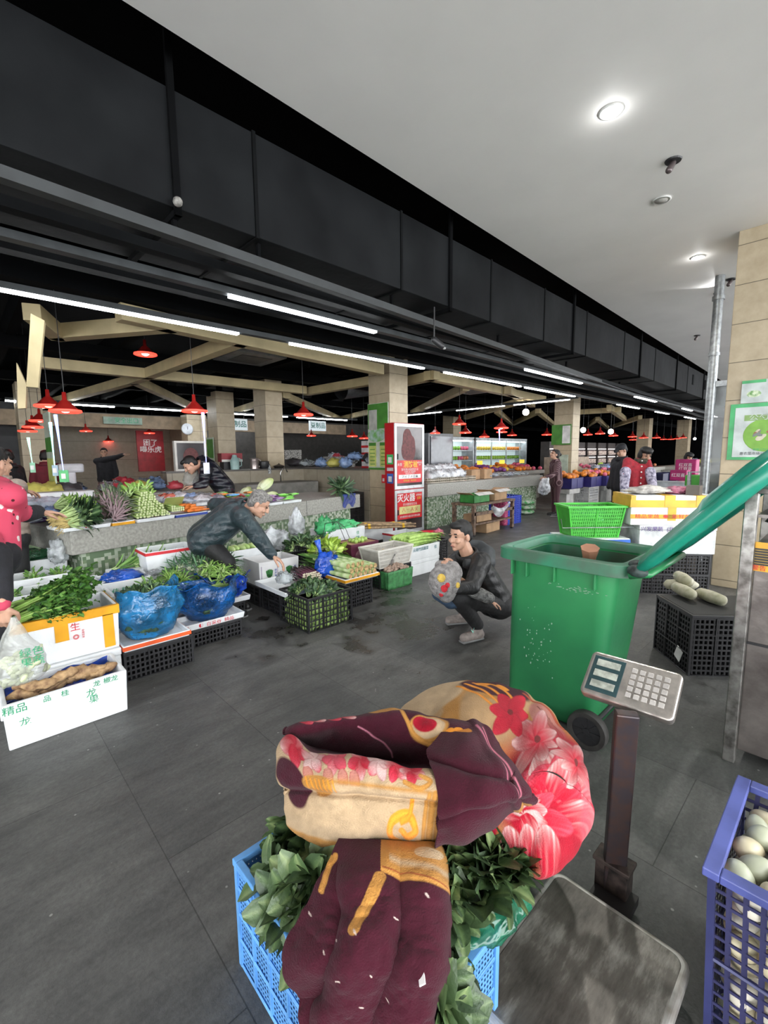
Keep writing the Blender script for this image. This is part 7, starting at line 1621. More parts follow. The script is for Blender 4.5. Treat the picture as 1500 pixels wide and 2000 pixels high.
# --- woman in pink print smock reaching to the counter (partly outside the frame)
J = dict(head=(0.158,3.667,1.475), neck=(0.142,3.665,1.373), chest=(0.144,3.607,1.291), pelvis=(0.105,3.444,0.944), shR=(0.228,3.387,1.289), shL=(0.059,3.937,1.288), elR=(0.259,3.587,1.163), elL=(0.117,3.208,1.008), wrR=(0.374,3.752,1.148), wrL=(0.111,2.96,0.752),
         knR=(0.042,3.403,0.524), knL=(0.082,3.233,0.561), ankR=(-0.011,3.525,0.137), ankL=(0.028,3.35,0.143), toeR=(0.056,3.589,0.069), toeL=(0.094,3.414,0.074))
def pink_print():
    m, N, L, b = nodes('pink_print'); tc = N.new('ShaderNodeTexCoord'); v = N.new('ShaderNodeTexVoronoi'); v.inputs['Scale'].default_value = 11; L.new(tc.outputs['Object'], v.inputs['Vector'])
    n = N.new('ShaderNodeTexNoise'); n.inputs['Scale'].default_value = 45; L.new(tc.outputs['Object'], n.inputs[0]); a = N.new('ShaderNodeMath'); a.operation = 'MULTIPLY_ADD'; a.inputs[1].default_value = 0.25; L.new(n.outputs['Fac'], a.inputs[0]); L.new(v.outputs['Distance'], a.inputs[2])
    r = N.new('ShaderNodeValToRGB'); r.color_ramp.interpolation = 'CONSTANT'; e = r.color_ramp.elements; e[0].position = 0; e[0].color = (0.66, 0.56, 0.54, 1); e[1].position = 0.33; e[1].color = (0.52, 0.05, 0.10, 1); L.new(a.outputs[0], r.inputs[0])
    v2 = N.new('ShaderNodeTexVoronoi'); v2.inputs['Scale'].default_value = 16; L.new(tc.outputs['Object'], v2.inputs['Vector']); r2 = N.new('ShaderNodeValToRGB'); r2.color_ramp.interpolation = 'CONSTANT'; e = r2.color_ramp.elements; e[0].color = (0.1, 0.01, 0.02, 1); e[1].position = 0.13; e[1].color = (1, 1, 1, 1); L.new(v2.outputs['Distance'], r2.inputs[0])
    x = N.new('ShaderNodeMix'); x.data_type = 'RGBA'; x.blend_type = 'MULTIPLY'; x.inputs[0].default_value = 1; L.new(r.outputs[0], x.inputs[6]); L.new(r2.outputs[0], x.inputs[7]); L.new(x.outputs[2], b.inputs['Base Color']); b.inputs['Roughness'].default_value = 0.8; return m
m_blk = mat('cloth_black', (0.012, 0.012, 0.016), 0.8, 0, 0.2, 15, 0.3, 30)
pl_ = person('woman in a pink patterned smock reaching to the greens, at the left edge', J, pink_print(), m_blk, MATS['shoe_black'], m_hairb, (0.5, 0.8, -0.2), vox=0.009, bodyvox=0.005, hands={'R': ((0.9, 0.25, -0.1), (0, 0, -1), 0.35), 'L': ((-0.05, 0.1, -1), (0.3, 0.9, 0), 1.1)}, puff=0.92)
b_ = Vector(pl_.location)
for pa, pb_, r0, r1 in (((0.306,3.651,1.15), (0.373,3.74,1.149), 0.055, 0.048), ((0.117,3.163,0.987), (0.114,2.992,0.79), 0.075, 0.052)): MB().capsule(Vector(pa)-b_, Vector(pb_)-b_, r0, r1).build('sleeve_guard', m_blk, pl_, smooth=True)
mb = MB(); P = []
for i in range(24):
    f = i/23; r_ = 0.012+0.105*math.sin(min(1, f*1.15)*math.pi/2)**1.3 if f < 0.86 else 0.115*math.cos((f-0.86)/0.14*math.pi/2)+0.002; row = []
    for j in range(30): a = 2*math.pi*j/30; q = 1+0.16*fbm((math.cos(a), math.sin(a), f*2), 2.2, 3); row.append((r_*q*math.cos(a), r_*q*math.sin(a)*0.8, -0.36*f))
    P.append(row)
mb.grid(P, True); o = one('carrier_bag', mb, film('film_clearbag', (0.62, 0.64, 0.60), 0.36, 0.12), 'clear plastic bag of pale cut vegetables held by the woman in pink', 'bag', smooth=True); o.location = (0.147,2.864,0.714)
lbl(o, '绿色\n果蔬', 0.05, m_greenp, 0.05, -0.085, -0.2)
g = random.Random(77); mb = MB();
for i in range(60): mb.ell((g.gauss(0, .045), g.gauss(0, .035), -0.34+0.14*g.random()), (0.022, 0.01, 0.012), Matrix.Rotation(g.uniform(0, 3), 4, 'Y'), 8, 6)
o2 = one('cut_vegetables', mb, mat('pale_shreds', (0.55, 0.60, 0.38), 0.6), 'pale green cut vegetables inside the clear carrier bag', 'vegetables', kind='stuff', smooth=True); o2.location = o.location

# --- the people farther off
def stand(px3_head, face, lean=(0, 0, 0), h=1.6, arms=None):
    """simple standing joints under a head position; face = looking direction"""
    H_ = Vector(px3_head); f = Vector(face); f.z = 0; f.normalize(); s = Vector((f.y, -f.x, 0)); k = h/1.6; le = Vector(lean)
    base = Vector((H_.x-le.x, H_.y-le.y, 0)); J = {}
    J['head'] = H_; J['neck'] = H_-Vector((0, 0, 0.13*k))-f*0.015-le*0.12; J['chest'] = H_-Vector((0, 0, 0.30*k))-le*0.35; J['pelvis'] = Vector((base.x, base.y, H_.z-0.66*k+le.length*0.1))
    for q, sg in (('L', -1), ('R', 1)):
        J['sh'+q] = H_-Vector((0, 0, 0.21*k))+s*0.17*k*sg-le*0.3; J['el'+q] = J['sh'+q]+s*0.06*sg*k-Vector((0, 0, 0.27*k)); J['wr'+q] = J['el'+q]+f*0.08-Vector((0, 0, 0.22*k))
        J['kn'+q] = Vector((base.x, base.y, 0.46*k))+s*0.09*sg+f*0.02; J['ank'+q] = Vector((base.x, base.y, 0.09))+s*0.09*sg; J['toe'+q] = J['ank'+q]+f*0.2
    if arms:
        for k_, v in arms.items(): J[k_] = Vector(v)
    return J
LEFT = (-0.725, 0.689, 0); CAMW = (-0.683, -0.72, 0)
def stripes():
    m, N, L, b = nodes('plaid_suit'); tc = N.new('ShaderNodeTexCoord'); w_ = N.new('ShaderNodeTexWave'); w_.inputs['Scale'].default_value = 9; w_.bands_direction = 'DIAGONAL'
    mp = N.new('ShaderNodeMapping'); mp.inputs['Scale'].default_value = (1, 1, 0.02); L.new(tc.outputs['Object'], mp.inputs[0]); L.new(mp.outputs[0], w_.inputs[0]); r = N.new('ShaderNodeValToRGB'); e = r.color_ramp.elements
    e[0].position = 0.75; e[0].color = (0.045, 0.014, 0.020, 1); e[1].position = 0.92; e[1].color = (0.20, 0.13, 0.14, 1); L.new(w_.outputs['Fac'], r.inputs[0]); L.new(r.outputs[0], b.inputs['Base Color']); b.inputs['Roughness'].default_value = 0.8; return m
ms = stripes()
pw = person('woman in a maroon striped suit standing with a carrier bag, looking up left', stand((10.377,5.015,1.468), LEFT, (-0.04, 0.04, 0), 1.6, dict(elL=(9.966,4.775,1.039), wrL=(9.755,4.888,0.939), elR=(10.608,5.135,1.021), wrR=(10.358,5.217,0.929))), ms, ms, MATS['shoe_black'], m_hairb, (-0.72, 0.6, 0.25), vox=0.012, bodyvox=0.008, hairstyle='bun', puff=0.92, hands={'L': (LEFT, (0, 0, -1), 0.8), 'R': (LEFT, (0, 0, -1), 0.8)}, skirt=0.05)
mb = MB(); blob(mb, (9.643,4.883,0.701), (0.14, 0.12, 0.24), 60, 0.3, 3); one('carrier_bag', mb, MATS['film_white2'], 'white carrier bag held by the woman in the striped suit', 'bag', smooth=True)
m_rv = mat('vest_red', (0.30, 0.012, 0.025), 0.8, 0, 0.15, 20, 0.4, 60); m_fl = mat('sleeve_print', (0.34, 0.32, 0.40), 0.8, 0, 0.8, 22, col2=(0.05, 0.05, 0.10))
Jr = stand((7.747,2.299,1.457), CAMW, (0, 0, 0), 1.6, dict(elR=(7.327,2.437,1.162), wrR=(7.191,2.386,0.925), elL=(7.618,2.16,1.158), wrL=(7.509,2.09,0.959), shR=(7.542,2.475,1.358), shL=(7.748,2.279,1.347), chest=(7.633,2.367,1.231), neck=(7.713,2.34,1.355), pelvis=(7.596,2.334,0.839)))
rv = person('woman in a red padded vest with patterned sleeves, standing behind the taped boxes', Jr, m_rv, m_trk, MATS['shoe_black'], m_hairb, (-0.66, -0.74, -0.35), vox=0.010, bodyvox=0.006, hairstyle='bob', hands={'R': ((0, 0, -1), (0, -1, 0), 0.6), 'L': ((0, 0, -1), (0, 1, 0), 0.6)}, puff=0.88)
b_ = Vector(rv.location)
for q in 'LR': MB().capsule(Jr['el'+q]*0.75+Jr['sh'+q]*0.25-b_, Jr['wr'+q]-b_, 0.078, 0.056).build('sleeve_guard', m_fl, rv, smooth=True)
C = MB(); C.tube([Jr['neck']-b_+Vector((0, 0, -.03)), Jr['neck']-b_+Vector((0, 0, .05))], [0.10, 0.085], 14, caps=False); C.build('scarf', mat('scarf_dark', (0.05, 0.045, 0.03), 0.9, 0, 0.3, 30, 0.5, 60), rv, smooth=True, solid=0.025)
for i in range(5): MB().ell(Vector((7.516,2.267,1.374))-b_+Vector((0, 0, -0.085*i)), 0.012).build('button', m_wt, rv, smooth=True)
person('person in black with a black cap behind the woman in the red vest', stand((9.268,3.162,1.538), (-0.6, 0.5, -0.3), (0, 0, 0), 1.65), m_blk, m_trk, MATS['shoe_black'], m_hairb, (-0.7, 0.4, -0.4), vox=0.014, bodyvox=0.009, hat=m_blk, puff=1.05)
person('person with black hair seated behind the magenta parcels', stand((13.618,3.034,1.365), CAMW, (0, 0, 0), 1.4), mat('cloth_rose', (0.45, 0.2, 0.22), 0.8), m_trk, MATS['shoe_black'], m_hairb, (-0.66, -0.74, -0.5), vox=0.014, bodyvox=0.009, hairstyle='bob')
J = dict(head=(2.423,6.505,1.391), neck=(2.569,6.509,1.41), chest=(2.667,6.471,1.327), pelvis=(2.855,6.381,1.032), shR=(2.747,6.76,1.427), shL=(2.521,6.259,1.306), elR=(2.71,6.896,1.211), elL=(2.474,6.204,1.133), wrR=(2.574,6.798,1.105), wrL=(2.36,6.237,1.103), knR=(2.848,6.453,0.609), knL=(2.784,6.24,0.636), ankR=(2.866,6.507,0.228), ankL=(2.813,6.284,0.25), toeR=(2.78,6.585,0.199), toeL=(2.724,6.364,0.222))
person('man in a glossy black puffer jacket stooping behind the counter', J, puffer('jacket_gloss', (0.010, 0.012, 0.020), 8, sheen=0.28), m_trk, MATS['shoe_black'], m_hairb, (-0.75, 0.1, -0.65), up_=(-0.4, 0.2, 0.6), vox=0.010, bodyvox=0.007, hands={'R': (LEFT, (0, 0, -1), 0.5), 'L': (LEFT, (0, 0, -1), 0.5)}, puff=1.05)
mb = MB(); blob(mb, (2.481,6.62,1.168), (0.12, 0.10, 0.20), 61, 0.25, 3); one('carrier_bag', mb, MATS['film_clearbag'], 'clear bag held open by the man in the glossy puffer', 'bag', smooth=True)
vm = stand((2.842,13.446,1.638), (-0.3, -0.9, 0), (0, 0, 0), 1.65, dict(elR=(3.043,13.095,1.517), wrR=(3.135,12.879,1.579)))
vm['wrL'], vm['elL'] = vm['wrL'], vm['elL']
person('vendor in black with one arm stretched out before the tiled wall', vm, m_blk, m_trk, MATS['shoe_black'], m_hairb, (-0.3, -0.95, 0), vox=0.014, bodyvox=0.009, hands={'R': ((0.9, -0.3, 0.2), (0, 0, -1), 0.4)})
person('person in a maroon hooded coat seen from behind at the back stall', stand((1.293,10.73,1.536), (0.2, 0.9, 0), (0, 0, 0), 1.6), mat('coat_maroon', (0.13, 0.012, 0.022), 0.8), m_trk, MATS['shoe_black'], m_hairb, (0.3, 0.95, -0.1), vox=0.014, bodyvox=0.009, hairstyle='bob', puff=1.1)
person('person in dark clothes turned away at the back left', stand((0.655,9.667,1.529), (-0.6, 0.7, 0), (0, 0, 0), 1.65), m_blk, m_trk, MATS['shoe_black'], m_hairb, (-0.4, 0.9, -0.2), vox=0.014, bodyvox=0.009, puff=1.1)
person('person in a beige padded jacket behind the woman in pink', stand((0.282,5.145,1.464), (0.8, 0.55, 0), (0, 0, 0), 1.6, dict(elR=(0.373,5.025,1.264), wrR=(0.429,5.241,1.215))), puffer('jacket_beige', (0.30, 0.24, 0.20), 9), m_trk, MATS['shoe_black'], m_hairb, (0.8, 0.5, -0.1), vox=0.012, bodyvox=0.007, hands={'R': ((0.8, 0.5, -0.2), (0, 0, -1), 0.5)})


# ================================================================== pendant lamps with red shades
m_shade = mat('shade_red', (0.30, 0.012, 0.01), 0.35, 0, 0.1); m_shin = emis('shade_glow_red', (1.0, 0.05, 0.03), 2.2); m_bulbw = emis('bulb_white', (1.0, 0.97, 0.92), 16); m_bulby = emis('bulb_yellow', (1.0, 0.85, 0.3), 9); m_bulbo = emis('bulb_soft', (1.0, 0.42, 0.38), 5)
LP = {}
def lamp(p, kind, label, group=None, s=1.0):
    if kind not in LP:
        t = thing('pendant_lamp', label, 'lamp', (0, 0, 0), 0, group)
        mb = MB(); mb.lathe([(0.0, 0.20), (0.018, 0.20), (0.022, 0.12), (0.045, 0.10), (0.115, 0.025), (0.15, 0.012)], n=20); mb.build('lamp_shade', m_shade, t, smooth=True, solid=0.003)
        mb = MB(); mb.lathe([(0.15, 0.012), (0.155, -0.008), (0.135, -0.018), (0.11, 0.01), (0.04, 0.06)], n=20); mb.build('glowing_rim', m_shin, t, smooth=True)
        mb = MB(); mb.ell((0, 0, 0.015), (0.05, 0.05, 0.035)); mb.build('bulb', {'w': m_bulbw, 'y': m_bulby, 'o': m_bulbo}[kind], t, smooth=True)
        MB().cyl((0, 0, 0.20), (0, 0, 2.7), 0.004, n=5).build('cord', m_blackp, t); LP[kind] = t; o = t
    else: o = copy_tree(LP[kind])
    o.location = p; o.scale = (s, s, s*1.0)
    if label: o['label'] = label
    if group: o['group'] = group
    elif 'group' in o: del o['group']
    return o
lamp((2.236,5.758,2.066), 'o', 'red pendant lamp hanging nearest above the stone counter, over the stooping man')
lamp((4.132,6.197,2.153), 'o', 'red pendant lamp hanging alone between the tiled columns, above the back counter')
lamp((0.94,6.005,2.01), 'o', 'largest red pendant lamp at the left, in front of the yellow-lit one'); lamp((0.928,7.013,2.148), 'y', 'red pendant lamp with a yellow glow at the left'); lamp((2.159,7.241,2.978), 'w', 'bright pendant lamp high up seen from below, under the cream lattice')

far_l = [(1.13,9.598,2.133), (1.074,10.055,2.052), (1.091,11.007,2.025), (2.758,14.882,2.246), (3.949,17.89,2.067), (4.512,15.302,2.252), (5.239,17.367,2.105), (8.729,12.676,2.165), (8.42,10.17,2.049), (9.327,10.695,2.025)]
for p in far_l: lamp(p, 'o', 'small red pendant lamp far off over the back left stalls', 'far red lamps at the left')
lamp((8.47,6.395,2.188), 'o', 'larger red pendant lamp of the pair right of the fire cabinet'); lamp((9.549,7.013,2.047), 'o', 'smaller red pendant lamp of the pair right of the fire cabinet'); lamp((8.712,5.448,2.057), 'w', 'bright white-lit red pendant lamp over the fruit stall')
far_r = [(10.943,9.184,2.159), (12.039,8.122,2.033), (11.556,7.206,2.122), (13.571,8.072,2.112), (13.451,6.789,2.076), (16.427,6.756,2.143), (15.7,6.055,2.133), (17.082,6.127,2.098), (18.664,6.014,2.089), (23.059,7.4,2.086), (18.968,5.718,2.046), (21.591,6.018,2.105), (27.541,7.332,2.179), (27.818,7.069,2.175), (28.057,6.846,2.199), (24.762,5.796,2.156)]
for p in far_r: lamp(p, 'o', 'small red pendant lamp in the far rows over the fruit stalls', 'far red lamps over the fruit')
for i, (p, lb_t) in enumerate((((11.181,6.255,2.595), 'bare white bulb glowing over the fruit fridges'), ((15.303,6.453,2.257), 'bare white bulb right of the far tiled column'), ((15.965,5.814,2.196), 'second bare white bulb in the far aisle'), ((21.562,4.641,2.017), 'tiny white bulb beyond the steel pipe'))):
    t = thing('bare_bulb', lb_t, 'lamp', p); MB().ell((0, 0, 0), 0.085 if i < 3 else 0.05).build('bulb', emis('bare_white', (1, 0.97, 0.9), 22), t, smooth=True); MB().cyl((0, 0, 0.07), (0, 0, 2.5), 0.006, n=5).build('cord', m_blackp, t)
for i, (pa, pb_, c_, lb_t) in enumerate((((0.926,6.575,2.011), (0.933,6.453,1.353), (0.25, 0.35, 0.9), 'green payment card on a glowing blue ribbon at the left'), ((0.808,8.178,1.797), (0.816,8.107,1.435), (0.3, 0.8, 0.6), 'green payment card on a thin green ribbon at the far left'), ((0.973,7.357,1.97), (0.963,7.268,1.404), (0.3, 0.75, 0.8), 'pale blue payment card on a thin ribbon between the two green cards'), ((2.35,5.788,2.056), (2.322,5.703,1.419), (0.3, 0.35, 0.9), 'white payment tag on a glowing ribbon before the stooping man'), ((8.854,5.588,2.046), (8.828,5.55,1.686), (0.35, 0.35, 0.95), 'short glowing ribbon under the white-lit lamp'))):
    t = thing('payment_card', lb_t, 'card', pb_); d = Vector(pa)-Vector(pb_)
    MB().tube([(0, 0, 0), tuple(d*0.5), tuple(d)], [0.004, 0.008, 0.02], 6).build('glow_ribbon', emis('ribbon_%d' % i, c_, 2.5), t)
    if i < 4: MB().box((0, 0, -0.06), (0.11 if i < 1 else 0.075, 0.006, 0.14), R(-43.5)).build('card', mat('card_g%d' % i, ((0.08, 0.45, 0.15), (0.3, 0.6, 0.4), (0.35, 0.5, 0.6), (0.6, 0.62, 0.7))[i], 0.4), t); MB().box((-0.005, -0.006, -0.06), (0.05, 0.004, 0.06), R(-43.5)).build('white_square', m_wt, t)

for i, (y, x0, x1, lab) in enumerate(((16.5, -1, 9.0, 'farther row of tube lights above the back shop fronts'), (13.6, 1.0, 11.5, 'nearer row of tube lights above the back shop fronts'))):
    t = thing('linear_light', lab, 'light'); MB().bx(x0, x1, y-0.04, y+0.04, 2.84, 2.90).build('housing', m_tubeoff, t); k = x0
    while k < x1-1: MB().bx(k, min(x1, k+2.2), y-0.035, y+0.035, 2.81, 2.84).build('tube', m_tube, t); k += 2.6
m_sign = emis('sign_lit', (0.62, 0.70, 0.74), 0.45)
for p, lab in (((9.431,13.3,2.542), 'lit white shop sign reading bean products, the right one'), ((6.419,13.3,2.48), 'lit white shop sign reading bean products, the left one')):
    t = thing('lit_sign', lab, 'sign', p); MB().cyl((-0.25, 0, 0.17), (-0.25, 0, 2.3), 0.008).cyl((0.25, 0, 0.17), (0.25, 0, 2.3), 0.008).build('hanging_rods', m_blackp, t); MB().bx(-0.34, 0.34, -0.04, 0.04, -0.17, 0.17).build('sign_box', m_sign, t); text('豆制品', 0.21, mat('ink_teal', (0.02, 0.22, 0.16), 0.5), t, (0, -0.045, 0), (1, 0, 0), (0, 0, 1), bold=0.003)
t = thing('exit_sign', 'dim green exit sign under the brown fascia at the left', 'sign', (3.685,14.84,2.563)); MB().bx(-0.5, 0.5, -0.04, 0.04, -0.1, 0.1).build('sign_box', mat('sign_dim', (0.22, 0.30, 0.24), 0.4), t); text('⇦ 安全出口', 0.16, m_greenp, t, (0, -0.045, 0), (1, 0, 0), (0, 0, 1))
for p, lab in (((4.203,8.029,3.3), 'pale square air-conditioner cassette above the near tiled columns'), ((10.842,7.698,3.25), 'pale square cassette seen beyond the fire cabinet column')):
    t = thing('ceiling_cassette', lab, 'air conditioner', p); MB().bx(-0.5, 0.5, -0.5, 0.5, 0, 0.12).build('casing', mat('cassette_white', (0.42, 0.44, 0.46), 0.5), t, bevel=0.02); MB().bx(-0.3, 0.3, -0.3, 0.3, -0.01, 0).build('grille', mat('grille_grey', (0.2,)*3, 0.5), t)
t = thing('red_banner', 'tall red banner with white writing on the back shop wall', 'banner', (4.686,15.9,1.806)); MB().bx(-0.40, 0.40, -0.03, 0.03, -0.75, 0.55).build('banner_board', mat('banner_red', (0.33, 0.012, 0.02), 0.4), t); text('困了\n喝乐虎', 0.22, m_wt, t, (0, -0.035, 0.05), (1, 0, 0), (0, 0, 1), bold=0.004)
t = thing('framed_cabinet', 'white-framed dark glazed cabinet with a dull red shape behind the stooping man', 'cabinet', (3.391,9.1,1.378)); t.location.z = 1.232; MB().bx(-0.30, 0.30, -0.05, 0.05, 0, 0.58).build('case', m_wp, t); MB().bx(-0.26, 0.26, -0.056, -0.05, 0.04, 0.54).build('glass', mat('smoked_dark', (0.03, 0.025, 0.03), 0.15), t); mb = MB(); mb.ell((0, -0.058, 0.27), (0.15, 0.006, 0.18)); mb.build('hose', MATS['hose_red'], t)
t = thing('round_clock', 'round white clock on the wall above the framed cabinet', 'clock', (5.287,14.3,2.353)); M_ = Matrix.Rotation(R(90), 4, 'X'); mb = MB(); mb.lathe([(0.17, 0), (0.17, 0.05), (0.15, 0.06), (0.001, 0.06)], n=24, M=M_); mb.build('dial', mat('clock_face', (0.55, 0.58, 0.62), 0.4), t)
MB().box((0, -0.065, 0.03), (0.012, 0.006, 0.09)).build('hand', m_blackp, t)
t = thing('column_poster', 'green and white market poster on the column at the back left', 'poster', (1.12,8.696,1.702)); MB().bx(-0.02, 0, -0.3, 0.3, -0.7, 0.5).build('sheet', mat('poster_pale', (0.45, 0.52, 0.42), 0.5), t); MB().bx(-0.024, -0.02, -0.28, 0.28, -0.1, 0.12).build('green_band', m_gn, t); MB().bx(-0.024, -0.02, -0.28, 0.28, -0.62, -0.2).build('table_field', MATS['table_yellow'], t)
t = thing('column_poster', 'narrow green poster with yellow columns on the second tiled column', 'poster', (5.09,12.141,1.67)); MB().bx(-0.02, 0, -0.22, 0.22, -0.75, 0.35).build('sheet', MATS['poster_pale'], t); MB().bx(-0.024, -0.02, -0.2, 0.2, -0.2, 0.3).build('green_band', m_gn, t); MB().bx(-0.024, -0.02, -0.2, 0.2, -0.72, -0.25).build('table_field', MATS['table_yellow'], t)
t = thing('slatted_shelf', 'dark rack with pale shelf edges at the far left back', 'shelf', (-1.0, 14.4, 0)); MB().bx(-0.9, 0.9, -0.02, 0.3, 0, 2.2).build('rack', m_blackp, t)
for k in range(5): MB().bx(-0.75, 0.5, -0.06, 0.0, 0.9+0.24*k, 0.93+0.24*k).build('shelf_edge', mat('edge_pale', (0.35, 0.33, 0.3), 0.5), t)
t = thing('weighing_stand', 'tall pale grey weighing stand with rounded head behind the counter goods', 'stand', (1.287,8.465,1.265)); t.location.z = 0.86; MB().bx(-0.09, 0.09, -0.06, 0.06, 0, 0.46).build('column', mat('stand_grey', (0.42, 0.42, 0.45), 0.4), t, bevel=0.03); MB().bx(-0.13, 0.2, -0.08, 0.08, 0.42, 0.56).build('head', MATS['stand_grey'], t, bevel=0.03)

MBc = MB(); t = thing('back_counter', 'second stone counter farther back at the left, covered in bags', 'counter', (1.0, 8.0, 0)); MB().bx(-1.6, 1.9, 0, 1.5, 0.72, 0.92).build('slab', m_stone, t, bevel=0.006); MB().bx(-1.5, 1.8, 0.1, 1.4, 0, 0.72).build('mosaic_base', m_mosaic, t)
g = random.Random(81)
bagc = [film('film_ice', (0.50, 0.56, 0.66), 0.7), film('film_pale_blue', (0.30, 0.45, 0.75), 0.7), MATS['film_clear'], mat('bag_dark', (0.05, 0.045, 0.05), 0.5), mat('bag_red', (0.45, 0.05, 0.07), 0.4), mat('bag_yellow', (0.55, 0.50, 0.12), 0.4), film('film_carrier', (0.74, 0.75, 0.78), 0.85, 0.25)]
bn_ = ['pale ice-blue', 'light blue', 'clear', 'dark', 'red', 'yellowish', 'white']
proto_bag = {}
def bag(k, p, s, lab, grp, rz=0):
    if k not in proto_bag:
        mb = MB(); blob(mb, (0, 0, 0), (0.16, 0.13, 0.10), k+90, 0.4, 3, 18, 12); o = one('goods_bag', mb, bagc[k], lab, 'bag', grp, smooth=True); proto_bag[k] = o
    else: o = proto_bag[k].copy(); COL.objects.link(o); o['label'] = lab; o['group'] = grp
    o.location = p; o.scale = s if hasattr(s, '__len__') else (s,)*3; o.rotation_euler = (0, 0, rz)
for i in range(34):
    k = i % 6; bag(k, (g.uniform(-0.4, 2.8), g.uniform(8.05, 9.4), 0.97+0.05*g.random()), g.uniform(0.8, 1.5), '%s bag in the clutter on the back left counter' % bn_[k], '%s bags on the back left counter' % bn_[k], g.uniform(0, 6))
for i in range(32): q = cpt(g.uniform(0.1, 2.0), g.uniform(0.45, 1.05), 0.93+0.05*g.random()); k = (0, 2, 6, 1, 0, 2, 6)[i % 7]; bag(k, tuple(q), (g.uniform(.7, 1.2), g.uniform(.6, 1), g.uniform(.5, .9)), '%s plastic wrap among the goods along the middle of the stone counter' % bn_[k], '%s wraps on the stone counter' % bn_[k], g.uniform(0, 6))
MB_ = MB().bx(0.2, 1.5, 7.9, 8.2, 0.93, 1.02); one('foam_board', MB_, m_foam, 'long pale foam board at the front of the back left counter', 'board', bevel=0.01)
def lathe_thing(label, cat, name, p, prof, m, n=20, part='body'):
    t = thing(name, label, cat, p); MB().lathe(prof, n=n).build(part, m, t, smooth=True, auto=40); return t
zW = 1.232
def wall_pt(px3): v = Vector(px3); return (v.x, v.y, zW)
m_tf = mat('thermos_mint', (0.30, 0.45, 0.43), 0.35); m_mt = mat('kettle_metal', (0.45, 0.38, 0.36), 0.3, 0.7)
t = lathe_thing('tall mint-green thermos flask on the low tiled wall', 'flask', 'thermos_flask', wall_pt((4.308,9.1,1.252)), [(0.0, 0), (0.09, 0), (0.095, 0.18), (0.06, 0.25), (0.045, 0.30), (0.0, 0.31)], m_tf); MB().tube([(0.09, 0, 0.05), (0.15, 0, 0.08), (0.15, 0, 0.2), (0.07, 0, 0.24)], 0.012, 6).build('handle', m_tf, t, smooth=True)
t = lathe_thing('brushed metal jug on the low tiled wall', 'jug', 'metal_jug', wall_pt((4.756,9.1,1.273)), [(0.0, 0), (0.09, 0), (0.08, 0.2), (0.095, 0.23), (0.085, 0.23), (0.07, 0.02)], m_mt); MB().tube([(0.08, 0, 0.04), (0.15, 0, 0.06), (0.15, 0, 0.18), (0.09, 0, 0.21)], 0.01, 6).build('handle', m_mt, t, smooth=True)
lathe_thing('round black pot on the low tiled wall', 'pot', 'cooking_pot', wall_pt((4.989,9.1,1.244)), [(0.0, 0), (0.09, 0), (0.12, 0.07), (0.11, 0.15), (0.12, 0.16), (0.1, 0.15), (0.09, 0.02), (0.001, 0.02)], m_blackp)
lathe_thing('black pan with steel lid on the low tiled wall', 'pan', 'frying_pan', wall_pt((5.361,9.1,1.234)), [(0.0, 0), (0.10, 0), (0.13, 0.05), (0.05, 0.08), (0.01, 0.10), (0.0, 0.12)], mat('pan_dark', (0.06, 0.055, 0.05), 0.3, 0.6))
t = thing('red_appliance', 'red and white boxed appliance on the low wall left of the thermos', 'box', wall_pt((4.294,9.3,1.358))); MB().bx(-0.22, 0.24, -0.1, 0.1, 0.16, 0.34).build('carton', mat('box_dullred', (0.28, 0.03, 0.04), 0.5), t); MB().bx(-0.22, 0.24, -0.102, -0.1, 0.16, 0.21).build('white_band', m_wp, t); MB().bx(-0.18, 0.2, -0.1, 0.1, 0, 0.16).build('stand', m_blackp, t)
t = thing('tap', 'curved chrome tap over the sink behind the counter', 'tap', (5.157,8.7,1.123)); t.location.z = 0.95; MB().tube([(0, 0, 0), (0, 0, 0.20), (0.05, 0, 0.27), (0.14, 0, 0.27), (0.17, 0, 0.2)], 0.014, 8).build('spout', mat('chrome', (0.5,)*3, 0.2, 0.9), t, smooth=True)
m_sink = mat('sink_grey', (0.24, 0.23, 0.21), 0.5)  # grey darkened to stand in for the shade of a recess
one('sink', MB().bx(4.1, 5.8, 8.2, 8.95, 0, 0.95), m_sink, 'pale sink top behind the produce packets', 'sink', bevel=0.02);
lathe_thing('small clear soap bottle beside the tap', 'bottle', 'soap_bottle', (4.896,8.7,1.132), [(0, 0), (0.035, 0), (0.035, 0.12), (0.012, 0.16), (0.012, 0.2), (0, 0.2)], MATS['film_clear'])
for i, (p, k, s_, lab) in enumerate((((6.1,9.616,1.383), 3, (1.3, 1.6, 1.2), 'dark newspaper-wrapped bundle on the side wall'), ((6.1,9.059,1.384), 2, (1, 1.4, 1.0), 'crumpled clear bag on the side wall'), ((6.05,8.415,1.329), 1, (1.0, 1.0, 1.4), 'dark blue bag hanging over the side wall'), ((6.05,7.959,1.298), 5, (1, 1.1, 1.2), 'ochre net bag on the side wall'), ((6.05,7.549,1.258), 1, (0.9, 1, 1.4), 'blue-green bag at the near end of the side wall'))):
    bag(k, (p[0], p[1], 1.32), s_, lab, None, i); o = [q for q in COL.objects if q.get('label') == lab][-1]
    if 'group' in o: del o['group']
for i in range(3):
    one('newspaper_stack', MB().box((6.3,10.113,1.536) if i == 0 else (6.35, 8.6-0.3*i, 1.36), (0.5, 0.28, 0.24), 0.1*i), mat('newsprint', (0.30, 0.29, 0.27), 0.8, 0, 0.5, 50), 'stack of printed paper on the dark counter behind the side wall', 'paper stack', 'paper stacks behind the side wall', bevel=0.01)
